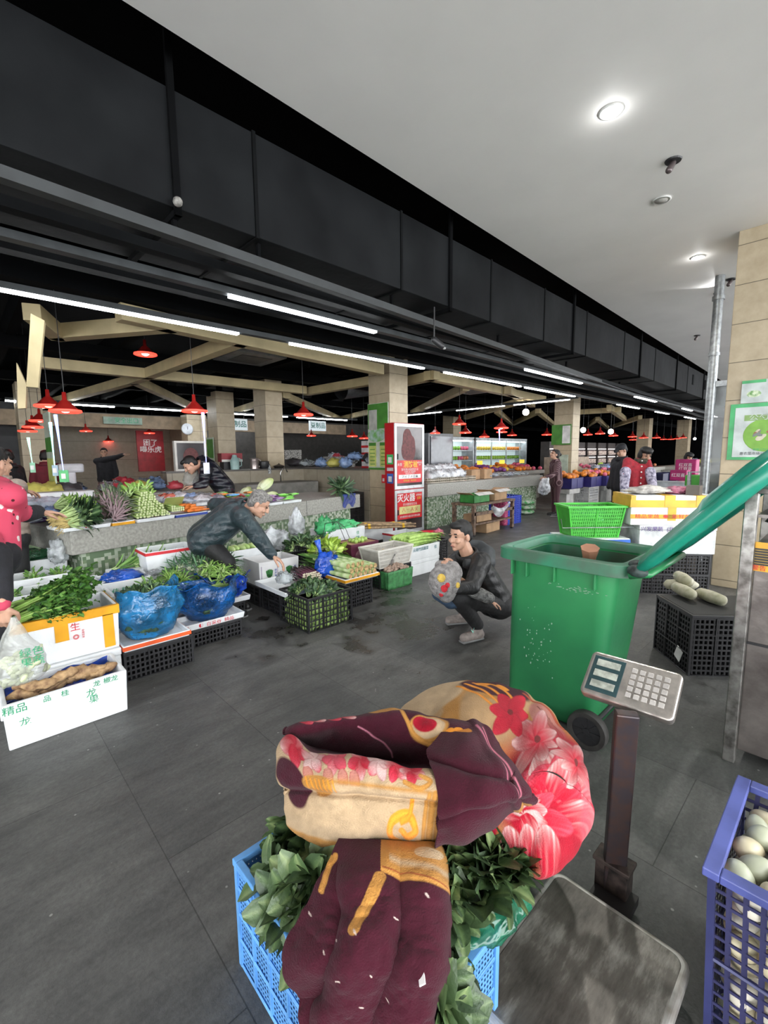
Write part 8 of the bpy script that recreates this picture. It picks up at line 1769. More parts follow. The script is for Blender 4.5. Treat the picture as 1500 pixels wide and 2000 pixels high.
one('kitchen_counter', MB().bx(6.2, 7.6, 6.9, 9.2, 0, 1.22), mat('kitchen_dark', (0.12, 0.10, 0.08), 0.6), 'dark counter behind the side wall', 'counter')
for i in range(6): bag((0, 3, 1, 2, 4, 0)[i], (6.3+0.15*(i % 2), 6.95+0.3*i, 1.38+0.04*(i % 3)), 1.1, 'small bag heaped behind the side wall', 'bags behind the side wall', i)
t = thing('poster_stack', 'red and white striped notice leaning beside the fire cabinet column', 'notice', (6.586,7.524,1.603));
for k in range(5): MB().box((0, 0, 0.16-0.15*k), (0.02, 0.22, 0.10)).build('white_strip', m_wt, t); MB().box((0.004, 0, 0.085-0.15*k), (0.02, 0.24, 0.06)).build('red_strip', m_red, t)

# ================================================================== right-hand produce counter with bags and eggs, cart
t = thing('corner_counter', 'grey stone counter on green mosaic with bags and egg trays right of the fire cabinet', 'counter', (6.75, 5.85, 0))
MB().bx(0, 4.7, 0, 1.5, 0.66, 0.92).build('slab', m_stone, t, bevel=0.006); MB().bx(0.12, 4.6, 0.12, 1.4, 0, 0.66).build('mosaic_base', m_mosaic, t)
g = random.Random(91)
for i in range(16): bag(6, (6.95+0.14*(i % 8), 6.0+0.25*(i//8)+g.uniform(-.05, .05), 1.06+0.10*(i//8)), (1.0, 1.0, 1.3), 'white plastic bag in the heap right of the fire cabinet', 'white bags right of the fire cabinet', g.uniform(0, 6))
m_eg = mat('egg_tray_pale', (0.55, 0.50, 0.42), 0.7, 0, 0.1, 20); tr0 = None
for i in range(10):
    if i == 0:
        P = [[(0.30*a/20, 0.30*b/20, 0.02+0.014*math.sin(a*math.pi/2+0.7)*math.sin(b*math.pi/2+0.7)) for a in range(21)] for b in range(21)]; mb = MB(); mb.grid(P); mb.bx(0, 0.3, 0, 0.3, 0, 0.008); tr0 = one('egg_tray', mb, m_eg, 'stack-worn pale egg tray along the counter edge', 'egg tray', 'egg trays on the corner counter', smooth=True); o = tr0
    else: o = tr0.copy(); COL.objects.link(o)
    o.location = (6.78+0.32*(i % 5), 5.84, 0.93+0.05*(i//5)); o.scale = (1, 1, 1.8)
for i in range(2): one('carton', MB().box((8.55+0.5*i, 6.15, 1.04), (0.42, 0.32, 0.22), 0.15), m_cardb, ('open brown carton behind the egg trays', 'second brown carton on the corner counter')[i], 'box', bevel=0.004)
for i in range(8): bag((0, 2)[i % 2], (9.2+0.22*i, 6.1+g.uniform(-.1, .2), 0.98), (0.9, 0.9, 0.6), 'flat pale bag at the far end of the corner counter', 'pale bags at the far end of the corner counter', i)
for i in range(9): bag(4, (8.3+0.2*i, 6.9, 1.0), 0.8, 'red-pink packet of produce behind the corner counter', 'red packets behind the corner counter', i)
m_wood = mat('worn_wood', (0.17, 0.11, 0.075), 0.75, 0, 0.3, 14)
ct_ = thing('wooden_trolley', 'worn wooden trolley table with cartons on top, before the corner counter', 'trolley', (7.45, 4.95, 0))
MB().bx(-0.72, 0.72, -0.20, 0.30, 0.56, 0.60).build('table_top', m_wood, ct_); MB().bx(-0.68, 0.68, -0.18, 0.28, 0.20, 0.23).build('shelf', m_wood, ct_); MB().bx(-0.68, 0.68, -0.20, -0.17, 0.38, 0.44).build('rail', m_wood, ct_)
for x in (-0.66, 0.66):
    for y in (-0.17, 0.27): MB().bx(x-0.03, x+0.03, y-0.03, y+0.03, 0.03, 0.56).build('leg', m_wood, ct_); MB().cyl((x-0.02, y, 0.03), (x+0.02, y, 0.03), 0.03).build('castor', m_blackp, ct_)
def opencarton(label, c, d, m, rz=0.0, flap=True):
    t = thing('carton', label, 'box', c, rz); x, y, z = d[0]/2, d[1]/2, d[2]; mb = MB(); w_ = 0.006
    mb.bx(-x, x, -y, y, 0, w_).bx(-x, x, -y, -y+w_, 0, z).bx(-x, x, y-w_, y, 0, z).bx(-x, -x+w_, -y, y, 0, z).bx(x-w_, x, -y, y, 0, z); mb.build('carton_walls', m, t)
    if flap:
        for sx in (-1, 1): MB().box((sx*(x+0.05), 0, z+0.02), (0.12, d[1], 0.005), M=Matrix.Rotation(-sx*0.35, 4, 'Y')).build('flap', m_cardb, t)
        MB().box((0, -y-0.05, z+0.02), (d[0], 0.12, 0.005), M=Matrix.Rotation(0.35, 4, 'X')).build('flap', mat('flap_white', (0.55, 0.53, 0.5), 0.7), t)
    return t
o = opencarton('green printed carton on the wooden trolley', (7.10, 4.98, 0.602), (0.50, 0.32, 0.15), mat('carton_green', (0.03, 0.22, 0.04), 0.5, 0, 0.15, 12)); opencarton('brown open carton beside the green carton on the trolley', (7.78, 5.02, 0.602), (0.52, 0.34, 0.17), m_cardb, 0.1)
opencarton('brown carton on the lower shelf of the trolley', (7.2, 4.98, 0.232), (0.5, 0.3, 0.14), m_cardb, 0, False); opencarton('brown carton on the floor under the trolley', (7.5, 5.0, 0.0), (0.55, 0.34, 0.18), m_cardb, 0.1, False)
mb = MB(); P = [[(7.30+0.62*i/12, 4.73-0.03*math.sin(j*1.2), 0.56-0.20*math.sin(math.pi*i/12)*(0.5+j/8)-0.02*j) for i in range(13)] for j in range(5)]; mb.grid(P); one('white_sheet', mb, MATS['film_white2'], 'white plastic sheet hanging off the trolley', 'sheet', smooth=True)
one('pink_sack', MB().box((8.0, 4.98, 0.30), (0.14, 0.3, 0.5)), mat('pink_net', (0.50, 0.07, 0.18), 0.6, 0, 0.3, 30), 'pink net sack inside the trolley', 'sack', bevel=0.04)
crate('plastic_crate', 'bright blue plastic crate stack right of the wooden trolley', 'crate', (8.62, 5.25, 0), (0.62, 0.40, 0.60), mat('royal_plastic', (0.01, 0.04, 0.42), 0.4), perf('royal_holes', (0.01, 0.04, 0.42), 0.06, 0.05, 0.35, 0.5), cell=0.2)
t = thing('potted_pack', 'green and white wrapped produce pack on the floor beside the blue crate', 'pack', (10.269,5.651,0));
for k in range(3): MB().ell((0.0, 0.0, 0.06+0.12*k), (0.26, 0.18, 0.07)).build('pouch', mat('pack_green', (0.02, 0.20, 0.04), 0.4, 0, 0.6, 14, col2=(0.5, 0.5, 0.45)), t, smooth=True)

# ================================================================== fruit hall in the distance
m_cool = mat('fridge_white', (0.50, 0.54, 0.56), 0.35); m_shf = emis('fridge_light', (0.85, 0.95, 0.98), 5); m_back = emis('fridge_back', (0.55, 0.66, 0.66), 0.35)
fruit_m = {k: mat('fruit_'+k, c, 0.35, 0, 0.15, 10) for k, c in dict(orange=(0.72, 0.22, 0.02), red=(0.50, 0.03, 0.03), pink=(0.66, 0.12, 0.20), green=(0.22, 0.45, 0.05), yellow=(0.70, 0.50, 0.06), lime=(0.35, 0.60, 0.06), purple=(0.16, 0.04, 0.20), apple=(0.60, 0.22, 0.10)).items()}
FR = {}
def fruit(k, p, r, lab, grp):
    key = (k, grp)
    if key not in FR:
        mb = MB(); mb.ell((0, 0, 0), 1.0, None, 10, 7); FR[key] = one('fruit', mb, fruit_m[k], lab, 'fruit', grp, smooth=True); o = FR[key]
    else: o = FR[key].copy(); COL.objects.link(o)
    o.location = p; o.scale = (r, r, r*0.92)
def fridge(x0, x1, y, label, rows):
    t = thing('display_fridge', label, 'fridge', ((x0+x1)/2, y, 0)); a = (x1-x0)/2
    MB().bx(-a, a, 0.55, 0.62, 0, 2.1).build('back_panel', m_back, t); MB().bx(-a, -a+0.06, 0, 0.6, 0, 2.1).bx(a-0.06, a, 0, 0.6, 0, 2.1).bx(-a, a, 0, 0.6, 0, 0.45).bx(-a, a, 0, 0.6, 2.02, 2.14).build('casing', m_cool, t, bevel=0.01)
    MB().bx(-a+0.1, a-0.1, 0.05, 0.14, 1.98, 2.015).build('light_strip', m_shf, t)
    for k, z in enumerate((0.45, 0.85, 1.25, 1.62)): MB().bx(-a+0.06, a-0.06, 0.05, 0.55, z, z+0.02).build('shelf', m_cool, t)
    for i in range(1, round((x1-x0)/1.1)): MB().bx(-a+i*1.1-0.02, -a+i*1.1+0.02, -0.01, 0.03, 0.45, 2.05).build('door_frame', m_cool, t)
    for k, z in enumerate((0.47, 0.87, 1.27, 1.64)):
        ks = rows[k]; n = int((x1-x0-0.2)/0.17)
        for i in range(n): fruit(ks[int(i/n*len(ks))], (x0+0.14+0.17*i, y+0.18, z+0.09), 0.082, '%s fruit in rows on a lit fridge shelf' % ks[int(i/n*len(ks))], '%s fruit on the fridge shelves' % ks[int(i/n*len(ks))])
fridge(13.2, 14.6, 10.3, 'left glass-fronted fridge of fruit with lit shelves', (['yellow', 'apple'], ['green', 'yellow', 'orange'], ['green', 'pink', 'apple'], ['green', 'pink']))
fridge(14.7, 18.6, 10.3, 'right glass-fronted fridge of fruit with lit shelves', (['yellow', 'lime'], ['green', 'lime', 'lime'], ['lime', 'lime', 'green'], ['yellow', 'yellow', 'orange']))
t = thing('glass_fridge', 'dark upright glass fridge left of the far tiled column', 'fridge', (11.993,10.105,1.199)); t.location.z = 0; MB().box((0, 0, 1.1), (1.3, 0.6, 2.2)).build('casing', mat('fridge_dark', (0.10, 0.11, 0.12), 0.3), t); MB().box((-0.0, -0.32, 1.2), (1.1, 0.02, 1.8)).build('glass', mat('fridge_glass', (0.12, 0.14, 0.17), 0.1), t)
for i in range(7):
    t = thing('bright_shelf', 'brightly lit shelf unit with packed goods in the far hall', 'shelf', (17.2+1.25*i, 9.0, 0), 0, 'bright shelf units in the far hall') if i == 0 else copy_tree(t)
    if i == 0:
        MB().bx(-0.5, 0.5, 0, 0.4, 0, 2.0).build('rack', mat('rack_dark', (0.05, 0.04, 0.04), 0.5), t)
        for z in (0.9, 1.3, 1.7): MB().bx(-0.48, 0.48, -0.03, 0.02, z-0.02, z).build('light_strip', emis('rack_light', (1, 0.92, 0.85), 4), t); MB().bx(-0.45, 0.45, -0.06, 0.0, z-0.30, z-0.10).build('packed_goods', mat('packed_mix', (0.55, 0.48, 0.42), 0.5, 0, 1.0, 14, col2=(0.22, 0.08, 0.07)), t)
    t.location = (19.0+1.3*i, 9.2+0.0*i, 0)
def table(label, x0, x1, y0, y1, z, m=None, name='stall_table'):
    t = thing(name, label, 'stall', ((x0+x1)/2, y0, 0)); a = (x1-x0)/2; MB().bx(-a, a, 0, y1-y0, z-0.12, z).build('table_top', m or m_stone, t, bevel=0.005); MB().bx(-a+0.1, a-0.1, 0.12, y1-y0-0.1, 0, z-0.12).build('base', m or m_stone, t); return t
def pile(kinds, x0, x1, y0, y1, z, n, r, lab, grp, seed, dome=0.1):
    g = random.Random(seed)
    for i in range(n):
        u, v = g.random(), g.random(); k = kinds[int(u*len(kinds)*0.999)]
        fruit(k, (x0+(x1-x0)*u, y0+(y1-y0)*v, z+r*0.8+dome*(v*0.8)*(0.6+0.4*math.sin(u*20))), r, lab % k, (grp % k))
table('long fruit table with striped-suit woman in front, under the orange piles', 10.7, 14.6, 7.4, 8.6, 0.95)
pile(['orange', 'orange', 'purple', 'yellow', 'orange', 'apple', 'pink'], 10.8, 14.5, 7.45, 8.5, 0.95, 120, 0.07, '%s fruit in the piles on the middle fruit table', '%s fruit on the middle table', 5, 0.2)
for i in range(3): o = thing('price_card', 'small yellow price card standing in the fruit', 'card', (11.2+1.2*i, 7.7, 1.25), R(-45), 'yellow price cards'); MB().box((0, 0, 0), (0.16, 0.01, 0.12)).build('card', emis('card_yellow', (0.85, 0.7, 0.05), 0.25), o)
for i, (p, lab) in enumerate((((11.294,5.1,0.62), 'left'), ((12.214,5,0.572), 'middle'), ((12.956,4.9,0.576), 'right'))):
    t = crate('fruit_crate', '%s dark blue crate of oranges on the low bench' % lab, 'crate', (p[0], p[1], 0.62), (0.66, 0.5, 0.26), mat('indigo_plastic', (0.02, 0.015, 0.12), 0.4), mat('indigo_plastic', (0.02, 0.015, 0.12), 0.4), cell=0.4)
    pile(['orange', 'apple', 'orange'] if i < 2 else ['pink', 'orange'], p[0]-0.34, p[0]+0.34, p[1]-0.22, p[1]+0.25, p[2] if False else 0.86, 26, 0.06, '%s-coloured fruit heaped in the dark blue crates', '%s fruit in the dark blue crates', 20+i, 0.16)
crate('plastic_basket', 'tall white mesh crate under the middle orange crate', 'crate', ((12.225,5,0.475)[0], 5.0, 0), (0.60, 0.4, 0.61), m_wp, perf('white_mesh', (0.5, 0.5, 0.5), 0.04, 0.07, 0.6, 0.7), cell=0.3)
table('low bench carrying the left dark blue orange crate', (11.294,5.1,0.62)[0]-0.3, (11.294,5.1,0.62)[0]+0.3, 4.9, 5.35, 0.61, mat('bench_white', (0.45, 0.44, 0.42), 0.5)); table('low bench carrying the right dark blue orange crate', (12.956,4.9,0.576)[0]-0.3, (12.956,4.9,0.576)[0]+0.3, 4.7, 5.15, 0.61, mat('bench_grey', (0.2, 0.2, 0.19), 0.6))
table('stall table of pale fruit right of the far tiled column', 14.2, 20, 5.2, 6.4, 0.95)
pile(['pink', 'lime', 'apple'], 14.3, 19.8, 5.3, 6.3, 0.95, 60, 0.06, '%s fruit on the far right table', '%s fruit on the far right table', 31, 0.15)
for i in range(26): bag((0, 2, 1)[i % 3], (14.4+0.21*i, 5.5+g.uniform(-.1, .5), 1.05), (1.0, 0.9, 0.8), 'pale packet in the row on the far right table', 'pale packets on the far right table', i)
o = thing('booth', 'pale booth counter behind the far right fruit table', 'booth', (17.5, 7.6, 0)); MB().bx(-1.0, 1.2, 0, 0.8, 0, 1.35).build('panel', mat('booth_pale', (0.45, 0.36, 0.28), 0.6), o)
table('far table of white and orange produce beyond the red vest', 20, 29, 4.1, 5.6, 0.95);
for i in range(24): bag((0, 2, 5)[i % 3], (20.3+0.35*i, 4.5+g.uniform(-.1, .6), 1.1), (1.5, 1.2, 1.2), 'pale bag heaped on the table beyond the red vest', 'pale bags beyond the red vest', i)
for i in range(3): crate('plastic_crate', 'navy crate standing in the aisle beyond the red vest', 'crate', (13.6+0.9*i, 4.1-0.1*i, 0), (0.5, 0.5, 0.9), mat('navy_plastic', (0.01, 0.012, 0.06), 0.4), mat('navy_plastic', (0.01, 0.012, 0.06), 0.4), cell=0.5, group='navy crates in the far aisle')
g = random.Random(95)
t = thing('column_poster', 'green and white poster pair on the far tiled column by the striped suit', 'poster', (13.38,6.249,2.053)); MB().bx(-0.02, 0, -0.26, 0.34, -0.30, 0.30).build('sheet', m_gn, t); MB().bx(-0.024, -0.02, -0.24, 0.0, -0.26, 0.26).build('white_square', m_wt, t); MB().bx(-0.02, 0, -0.2, 0.25, -1.2, -0.6).build('lower_sheet', MATS['poster_pale'], t)
for i, p in enumerate(((12.504,2.802,1.149), (12.131,2.847,0.97))):
    t = thing('magenta_parcel', ('upper magenta parcel with white writing beyond the steel barrier', 'lower magenta parcel with white writing beyond the steel barrier')[i], 'parcel', p); MB().box((0, 0, 0), (0.30, 0.42 if i == 0 else 0.34, 0.36 if i == 0 else 0.24), 0.0).build('parcel_body', mat('magenta_card', (0.36, 0.012, 0.12), 0.5), t, bevel=0.02)
    text('红双喜\n红双喜' if i == 0 else '红双喜', 0.09, m_wt, t, (-0.155, 0, 0), (0, -1, 0), (0, 0, 1))
one('parcel_bench', MB().box(((12.468,2.885,0.628)[0], (12.468,2.885,0.628)[1], 0.40), (0.5, 1.6, 0.8)), m_cool, 'pale bench under the magenta parcels', 'bench');
m_gal = mat('galvanised', (0.33, 0.35, 0.36), 0.4, 0.6, 0.15, 20)
mb = MB(); A, B_, C_, D_ = [Vector(v) for v in ((7.569,1.661,1.216), (7.581,1.234,1.224), (7.555,1.211,0.949), (7.542,1.636,0.927))]; mb.tube([Vector((D_.x, D_.y, 0)), A, B_, Vector((C_.x, C_.y, 0))], 0.026, 8); mb.tube([D_, C_], 0.02, 8)
one('steel_barrier', mb, m_gal, 'galvanised steel barrier in front of the right tiled column', 'barrier', smooth=True)
o = thing('green_box', 'green boxes stacked behind the steel barrier', 'box', (8.508,1.807,0.79)); MB().box((0, 0, -0.36), (0.24, 0.24, 0.6)).box((0, 0, 0.05), (0.22, 0.22, 0.22)).box((0.02, 0, 0.26), (0.2, 0.2, 0.17)).build('box_body', mat('box_green', (0.05, 0.30, 0.03), 0.5), o, bevel=0.01)
p_ = Vector((7.4,1.448,1.515)); mb = MB(); mb.cyl((p_.x, p_.y, 0), (p_.x, p_.y, 3.75), 0.055, n=16); mb.cyl((p_.x, p_.y, 3.45), (p_.x, p_.y, 3.5), 0.07, n=16); mb.cyl((p_.x, p_.y, 2.75), (p_.x, p_.y, 2.79), 0.065, n=16)
one('steel_pipe', mb, m_gal, 'upright steel pipe beside the right tiled column', 'pipe', smooth=True, auto=40)
t = thing('glazed_screen', 'tall glass screen with a steel top rail behind the right tiled column', 'screen', (7.4, 0, 0)); MB().bx(-0.01, 0.01, -0.6, p_.y-0.06, 0.2, 2.35).build('glass_pane', mat('screen_glass', (0.10, 0.12, 0.12), 0.08, 0, 0.4, 5, alpha=0.72), t); MB().bx(-0.03, 0.03, -0.6, p_.y-0.05, 2.35, 2.42).build('top_rail', m_gal, t)

# ================================================================== boxes behind the bin
m_grime = mat('foam_grimy', (0.50, 0.51, 0.52), 0.75, 0, 0.2, 7)
gbx = crate('fruit_basket', 'bright green slotted basket on a white blue-rimmed lid behind the bin', 'basket', (5.033,2.014,0.596), (0.60, 0.36, 0.34), mat('lime_plastic', (0.07, 0.48, 0.05), 0.4), perf('lime_holes', (0.07, 0.45, 0.05), 0.022, 0.036, 0.45, 0.65), rz=R(-43), taper=0.18, cell=0.33, rim=0.04)
mb = MB(); blob(mb, (0.0, 0.0, 0.20), (0.26, 0.14, 0.08), 5, 0.3, 3); mb.build('liner', MATS['film_emerald'], gbx, smooth=True)
mb = MB(); mb.tube([(-0.36, -0.12, 0.2), (-0.38, -0.22, 0.12), (0.38, -0.22, 0.12), (0.36, -0.12, 0.2)], 0.005, 6); mb.build('wire_handle', m_gal, gbx, smooth=True)
t = closed_box('white foam box with a blue edge under the green slotted basket', (5.033,2.014,0.596)[0]-0.34, (5.033,2.014,0.596)[0]+0.34, (5.033,2.014,0.596)[1]-0.22, (5.033,2.014,0.596)[1]+0.22, 0.25, (5.033,2.014,0.596)[2]-0.002, rz=R(-43)); MB().bx(-0.347, 0.347, -0.227, 0.227, (5.033,2.014,0.596)[2]-0.31, (5.033,2.014,0.596)[2]-0.262).build('blue_edge', mat('edge_blue', (0.02, 0.12, 0.5), 0.5), t); closed_box('lowest foam box of the pile under the green slotted basket', (5.033,2.014,0.596)[0]-0.34, (5.033,2.014,0.596)[0]+0.34, (5.033,2.014,0.596)[1]-0.22, (5.033,2.014,0.596)[1]+0.22, 0, 0.248, m_grime, rz=R(-43))
SR = R(-52); sc0 = Vector((5.584,1.451,0.362)); sc0.z = 0
def stackbox(label, w_, d_, z0, z1, m=None, off=(0, 0), lidh=0.05): return closed_box(label, sc0.x+off[0]-w_/2, sc0.x+off[0]+w_/2, sc0.y+off[1]-d_/2, sc0.y+off[1]+d_/2, z0, z1, m, SR, None, lidh)
t = stackbox('top foam box of the stack, its lid wrapped in orange tape', 0.84, 0.52, 0.74, 1.05, lidh=0.10)
MB().bx(-0.432, 0.432, -0.272, 0.272, 0.19, 0.265).build('orange_tape', m_ytape, t); MB().bx(-0.10, 0.0, -0.275, 0.275, 0.20, 0.314).bx(0.20, 0.30, -0.275, 0.275, 0.20, 0.314).bx(-0.428, -0.38, -0.27, 0.27, 0.2, 0.313).build('tape_strip', m_ytape, t)
MB().bx(-0.424, 0.424, -0.2645, -0.26, 0.07, 0.115).bx(-0.06, 0.02, -0.2645, -0.26, 0.05, 0.2).build('printed_tape', m_ytape, t); text('精品果蔬  ◉  新鲜蔬菜配送', 0.05, m_red, t, (-0.02, -0.2655, 0.092), (1, 0, 0), (0, 0, 1), sx=1.2)
t = stackbox('second foam box of the stack, printed in purple', 0.74, 0.52, 0.44, 0.74, m_foamd, (0.02, -0.04)); m_pp = mat('print_purple', (0.10, 0.05, 0.22), 0.6)
text('兴发果蔬  (北)  云南蔬菜配送', 0.055, m_pp, t, (-0.02, -0.286, 0.262), (1, 0, 0), (0, 0, 1)); text('干\n菜', 0.13, m_pp, t, (0.374, 0, 0.12), (0, 1, 0), (0, 0, 1))
t = crate('plastic_crate', 'upper black crate under the purple-printed foam box', 'crate', (sc0.x, sc0.y, 0.22), (0.76, 0.5, 0.215), m_blackp, p_black, rz=SR); t = crate('plastic_crate', 'lower black crate at the bottom of the foam box stack', 'crate', (sc0.x, sc0.y, 0), (0.76, 0.5, 0.215), m_blackp, p_black, rz=SR)
mb = MB(); blob(mb, (0, 0, 0), (0.22, 0.13, 0.055), 31, 0.35, 3); o = one('plastic_bag', mb, mat('bag_greywhite', (0.45, 0.43, 0.40), 0.5, 0, 0.2, 12, 0.8, 25), 'crumpled grey-white bag lying on the taped foam box', 'bag', smooth=True); o.location = (sc0.x-0.14, sc0.y+0.12, 1.085); o.rotation_euler = (0, 0, SR)
mb = MB(); blob(mb, (0, 0, 0), (0.17, 0.12, 0.05), 33, 0.35, 3); o = one('plastic_bag', mb, mat('bag_rose', (0.58, 0.18, 0.28), 0.4, 0, 0.3, 12, 0.8, 25), 'crumpled pink bag lying on the taped foam box', 'bag', smooth=True); o.location = (sc0.x+0.09, sc0.y-0.11, 1.08); o.rotation_euler = (0, 0, SR)
closed_box('white foam box with a red stripe on the floor beside the bin', 3.75, 4.15, 1.30, 1.70, 0, 0.34, m_foamd, 0.3)
mb = MB(); blob(mb, (3.95, 1.45, 0.52), (0.18, 0.18, 0.22), 35, 0.2, 2); one('brown_sack', mb, mat('sack_brown', (0.20, 0.13, 0.08), 0.8, 0, 0.3, 10), 'brown sack standing on the foam box beside the bin', 'sack', smooth=True)
rc = thing('plastic_crate', 'black crate turned over with white radishes lying on it', 'crate', (3.84, 0.60, 0), R(-48)); rcb = crate('crate_wall', None, None, (0, 0, 0), (0.62, 0.44, 0.42), m_blackp, p_black, cell=0.15)
for c in list(rcb.children): c.parent = rc
bpy.data.objects.remove(rcb); MB().bx(-0.295, 0.295, -0.205, 0.205, 0.01, 0.40).build('dark_filler', m_black, rc); MB().bx(-0.30, 0.30, -0.21, 0.21, 0.41, 0.425).build('top_sheet', mat('sheet_black', (0.012, 0.012, 0.013), 0.6), rc)  # added black block inside, keeps the crate dark through its holes
MB().box((-0.315, -0.10, 0.10), (0.004, 0.07, 0.09), M=Matrix.Rotation(0.4, 4, 'X')).build('paper_tag', m_wt, rc)
m_rad = mat('radish_dull', (0.42, 0.40, 0.30), 0.5, 0, 0.25, 14, col2=(0.28, 0.28, 0.17))
for i, (x, y, z, a, L_) in enumerate(((3.98, 0.99, 0.465, -0.9, 0.25), (3.76, 0.74, 0.475, 0.75, 0.27), (3.78, 0.56, 0.468, 0.95, 0.25), (3.90, 0.80, 0.53, 0.6, 0.25))):
    mb = MB(); mb.tube([(0, 0, 0), (L_*0.1, 0, 0), (L_*0.5, 0, 0), (L_*0.85, 0, 0.0), (L_, 0, 0)], [0.012, 0.038, 0.045, 0.038, 0.012], 14); o = one('white_radish', mb, m_rad, ('leftmost white radish on the black crate', 'middle white radish on the black crate', 'rightmost white radish on the black crate', 'upper white radish resting on the others on the black crate')[i], 'radish', smooth=True); o.location = (x, y, z); o.rotation_euler = (0, 0, a)
dup(rc, (4.45, 0.10, 0), (0, 0, R(-48)), label='black crate beside the steel cabinet, lower right of the radish crate', scale=(0.8, 0.7, 0.9))
mb = MB(); blob(mb, (3.95, 0.30, 0.60), (0.16, 0.12, 0.20), 37, 0.35, 3); one('plastic_bag', mb, film('film_dim', (0.30, 0.34, 0.30), 0.75), 'dim plastic bag of leaves between the radishes and the steel cabinet', 'bag', smooth=True)
one('dark_post', MB().bx(5.55, 5.68, 1.12, 1.24, 0, 1.15), mat('post_brown', (0.12, 0.10, 0.085), 0.6), 'dark metal post left of the right tiled column', 'post')

# ================================================================== posters on the right column
Lf_ = (0, -1, 0)
t = thing('market_poster', 'white poster with green border and round picture on the right tiled column', 'poster', (6.085, 0.76, 0))
yl_, yr_ = 0.245, -0.75; m_pg = mat('poster_green', (0.05, 0.38, 0.13), 0.4); m_pw = mat('poster_white', (0.50, 0.55, 0.54), 0.4)
MB().bx(-0.006, 0.006, -0.46, yl_, 1.41, 1.995).build('border', m_pg, t); MB().bx(-0.010, -0.006, -0.42, yl_-0.045, 1.44, 1.955).build('sheet', m_pw, t)
MB().bx(-0.012, -0.010, -0.28, 0.12, 1.815, 1.875).build('title_band', mat('band_olive', (0.22, 0.36, 0.12), 0.5), t); text('公勺公筷', 0.065, m_pw, t, (-0.0135, -0.08, 1.845), Lf_, (0, 0, 1), sx=1.25)
mb = MB(); mb.ell((-0.011, -0.06, 1.665), (0.003, 0.18, 0.17), None, 28, 12); mb.build('round_picture', mat('picture_green', (0.20, 0.42, 0.06), 0.5), t)
g = random.Random(6)
for i in range(7): mb = MB(); mb.ell((-0.015, -0.06+g.uniform(-.11, .11), 1.665+g.uniform(-.05, .05)), (0.002, g.uniform(.02, .05), g.uniform(.012, .028)), Matrix.Rotation(g.uniform(-1, 1), 4, 'X')); mb.build('dish', mat(('dish_pale', 'dish_grey', 'dish_brown')[i % 3], ((0.6, 0.55, 0.42), (0.2, 0.22, 0.2), (0.35, 0.15, 0.08))[i % 3], 0.5), t)
text('使用公勺公筷', 0.026, m_greenp, t, (-0.012, -0.05, 1.515), Lf_, (0, 0, 1)); text('惠农菜市场公司  绿色餐饮', 0.034, m_blackp, t, (-0.012, -0.06, 1.475), Lf_, (0, 0, 1))
t = thing('market_poster', 'white and green notice above the bordered poster on the right tiled column', 'poster', (6.085, 0.76, 0)); MB().bx(-0.005, 0.005, -0.46, 0.165, 2.0, 2.23).build('sheet', m_pw, t); MB().bx(-0.007, -0.005, -0.03, 0.165, 2.20, 2.23).build('green_tab', m_pg, t)
text('保持\n生态', 0.10, mat('ink_deepgreen', (0.03, 0.22, 0.12), 0.5), t, (-0.007, -0.20, 2.13), Lf_, (0, 0, 1)); mb = MB(); mb.ell((-0.007, 0.06, 2.09), (0.002, 0.06, 0.035)); mb.build('picture', mat('leaf_bowl', (0.50, 0.56, 0.40), 0.5, 0, 0.4, 30, col2=(0.12, 0.3, 0.08)), t)

# ================================================================== fittings in the white ceiling
m_dl = emis('downlight_glow', (1.0, 1.0, 0.97), 30)
def downlight(p, lit, lab):
    t = thing('downlight', lab, 'downlight', (p[0], p[1], 3.75)); mb = MB(); mb.lathe([(0.065, -0.0), (0.078, -0.006), (0.064, -0.012), (0.05, 0.0)], n=28); mb.build('ring', mat('ring_white', (0.6, 0.6, 0.58), 0.3), t, smooth=True)
    mb = MB(); mb.lathe([(0.056, -0.004), (0.046, -0.014), (0.0005, -0.018)], n=24); mb.build('lens', m_dl if lit else mat('lens_unlit', (0.42, 0.41, 0.38), 0.2), t, smooth=True)
    if lit:
        L_ = bpy.data.lights.new('downlight_lamp', 'SPOT'); L_.energy = 110; L_.spot_size = R(120); L_.spot_blend = 0.6; L_.shadow_soft_size = 0.06; L_.color = (1, 0.97, 0.92); lo = bpy.data.objects.new('downlight_lamp', L_); COL.objects.link(lo); lo.location = (p[0], p[1], 3.71)
        L2 = bpy.data.lights.new('downlight_spill', 'POINT'); L2.energy = 0.8; L2.shadow_soft_size = 0.03; lo = bpy.data.objects.new('downlight_spill', L2); COL.objects.link(lo); lo.location = (p[0], p[1], 3.68)
downlight((3.384,1.338,3.75), True, 'lit round downlight nearest in the white ceiling'); downlight((6.509,1.505,3.75), True, 'lit round downlight in the white ceiling near the right column'); downlight((4.833,1.429,3.75), False, 'unlit round downlight between the two lit ones')
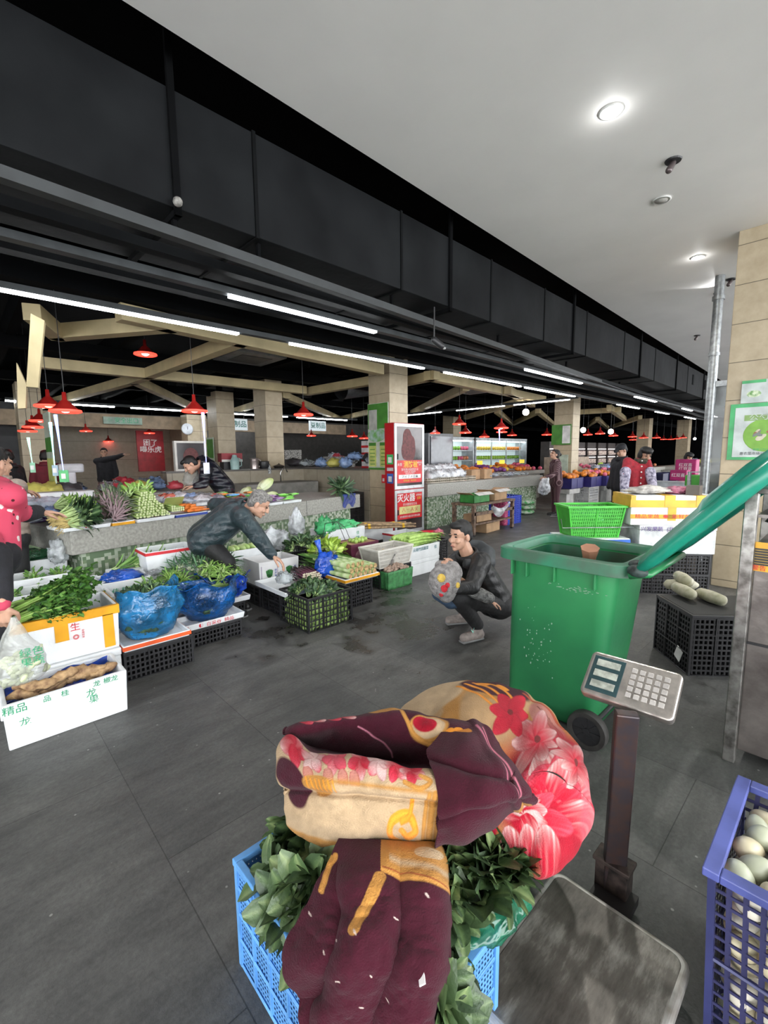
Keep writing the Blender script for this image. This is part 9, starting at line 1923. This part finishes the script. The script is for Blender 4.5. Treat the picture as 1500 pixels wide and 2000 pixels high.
def cspot(p, lab, lit=False):
    t = thing('ceiling_spot', lab, 'spotlight', (p[0], p[1], 3.75)); mb = MB(); mb.lathe([(0.06, 0.0), (0.055, -0.01), (0.0005, -0.012)], n=16); mb.build('plate', m_blackp, t); MB().capsule((0, 0, -0.02), (-0.02, 0.02, -0.07), 0.02, 0.025).build('nozzle', mat('nozzle_dark', (0.10, 0.08, 0.08), 0.3, 0.5), t, smooth=True)
cspot((4.277,1.199,3.75), 'black sprinkler fitting in the white ceiling between the downlights'); cspot((7.644,1.374,3.75), 'small black fitting at the ceiling beside the right column'); cspot((8.152,1.603,3.75), 'small bright fitting at the ceiling beside the right column'); cspot((10.738,2.397,3.75), 'small fitting far along the white ceiling')
L_ = bpy.data.lights.new('wall_wash', 'SPOT'); L_.energy = 5; L_.spot_size = R(70); L_.shadow_soft_size = 0.02; lo = bpy.data.objects.new('wall_wash', L_); COL.objects.link(lo); q = Vector((7.859,1.562,3.66)); lo.location = q; lo.rotation_euler = (Vector((-0.9, 0.3, 0.25))).to_track_quat('-Z', 'Y').to_euler()
for i, (p, lab) in enumerate((((3.677,3.104,2.661), 'black track spotlight under the cable tray, nearest'), ((11.959,4.204,3.038), 'black track spotlight farther along the cable tray'))):
    t = thing('track_spotlight', lab, 'spotlight', p); MB().capsule((0, 0, 0), (0.06, -0.05, -0.06), 0.032, 0.034).build('spot_body', m_blackp, t, smooth=True); MB().cyl((0, 0, 0.02), (0, 0, 0.32), 0.008).build('arm', m_blackp, t); M_ = Matrix.Translation(Vector((0.075, -0.063, -0.083))); MB().ell((0.078, -0.065, -0.082), (0.02, 0.02, 0.014)).build('lens', mat('lens_grey', (0.4,)*3, 0.2), t)
t = thing('end_cap', 'round pale bolt cap on the hanger of the air duct', 'bolt', (1.115,2.93,3.008)); MB().ell((0, 0, 0), 0.028).build('cap', mat('cap_grey', (0.25, 0.24, 0.22), 0.6, 0, 0.3, 30), t, smooth=True)


for o in [q for q in COL.objects if q.parent is None and q.get('group') == 'tmp']:
    for c in list(o.children): bpy.data.objects.remove(c)
    bpy.data.objects.remove(o)
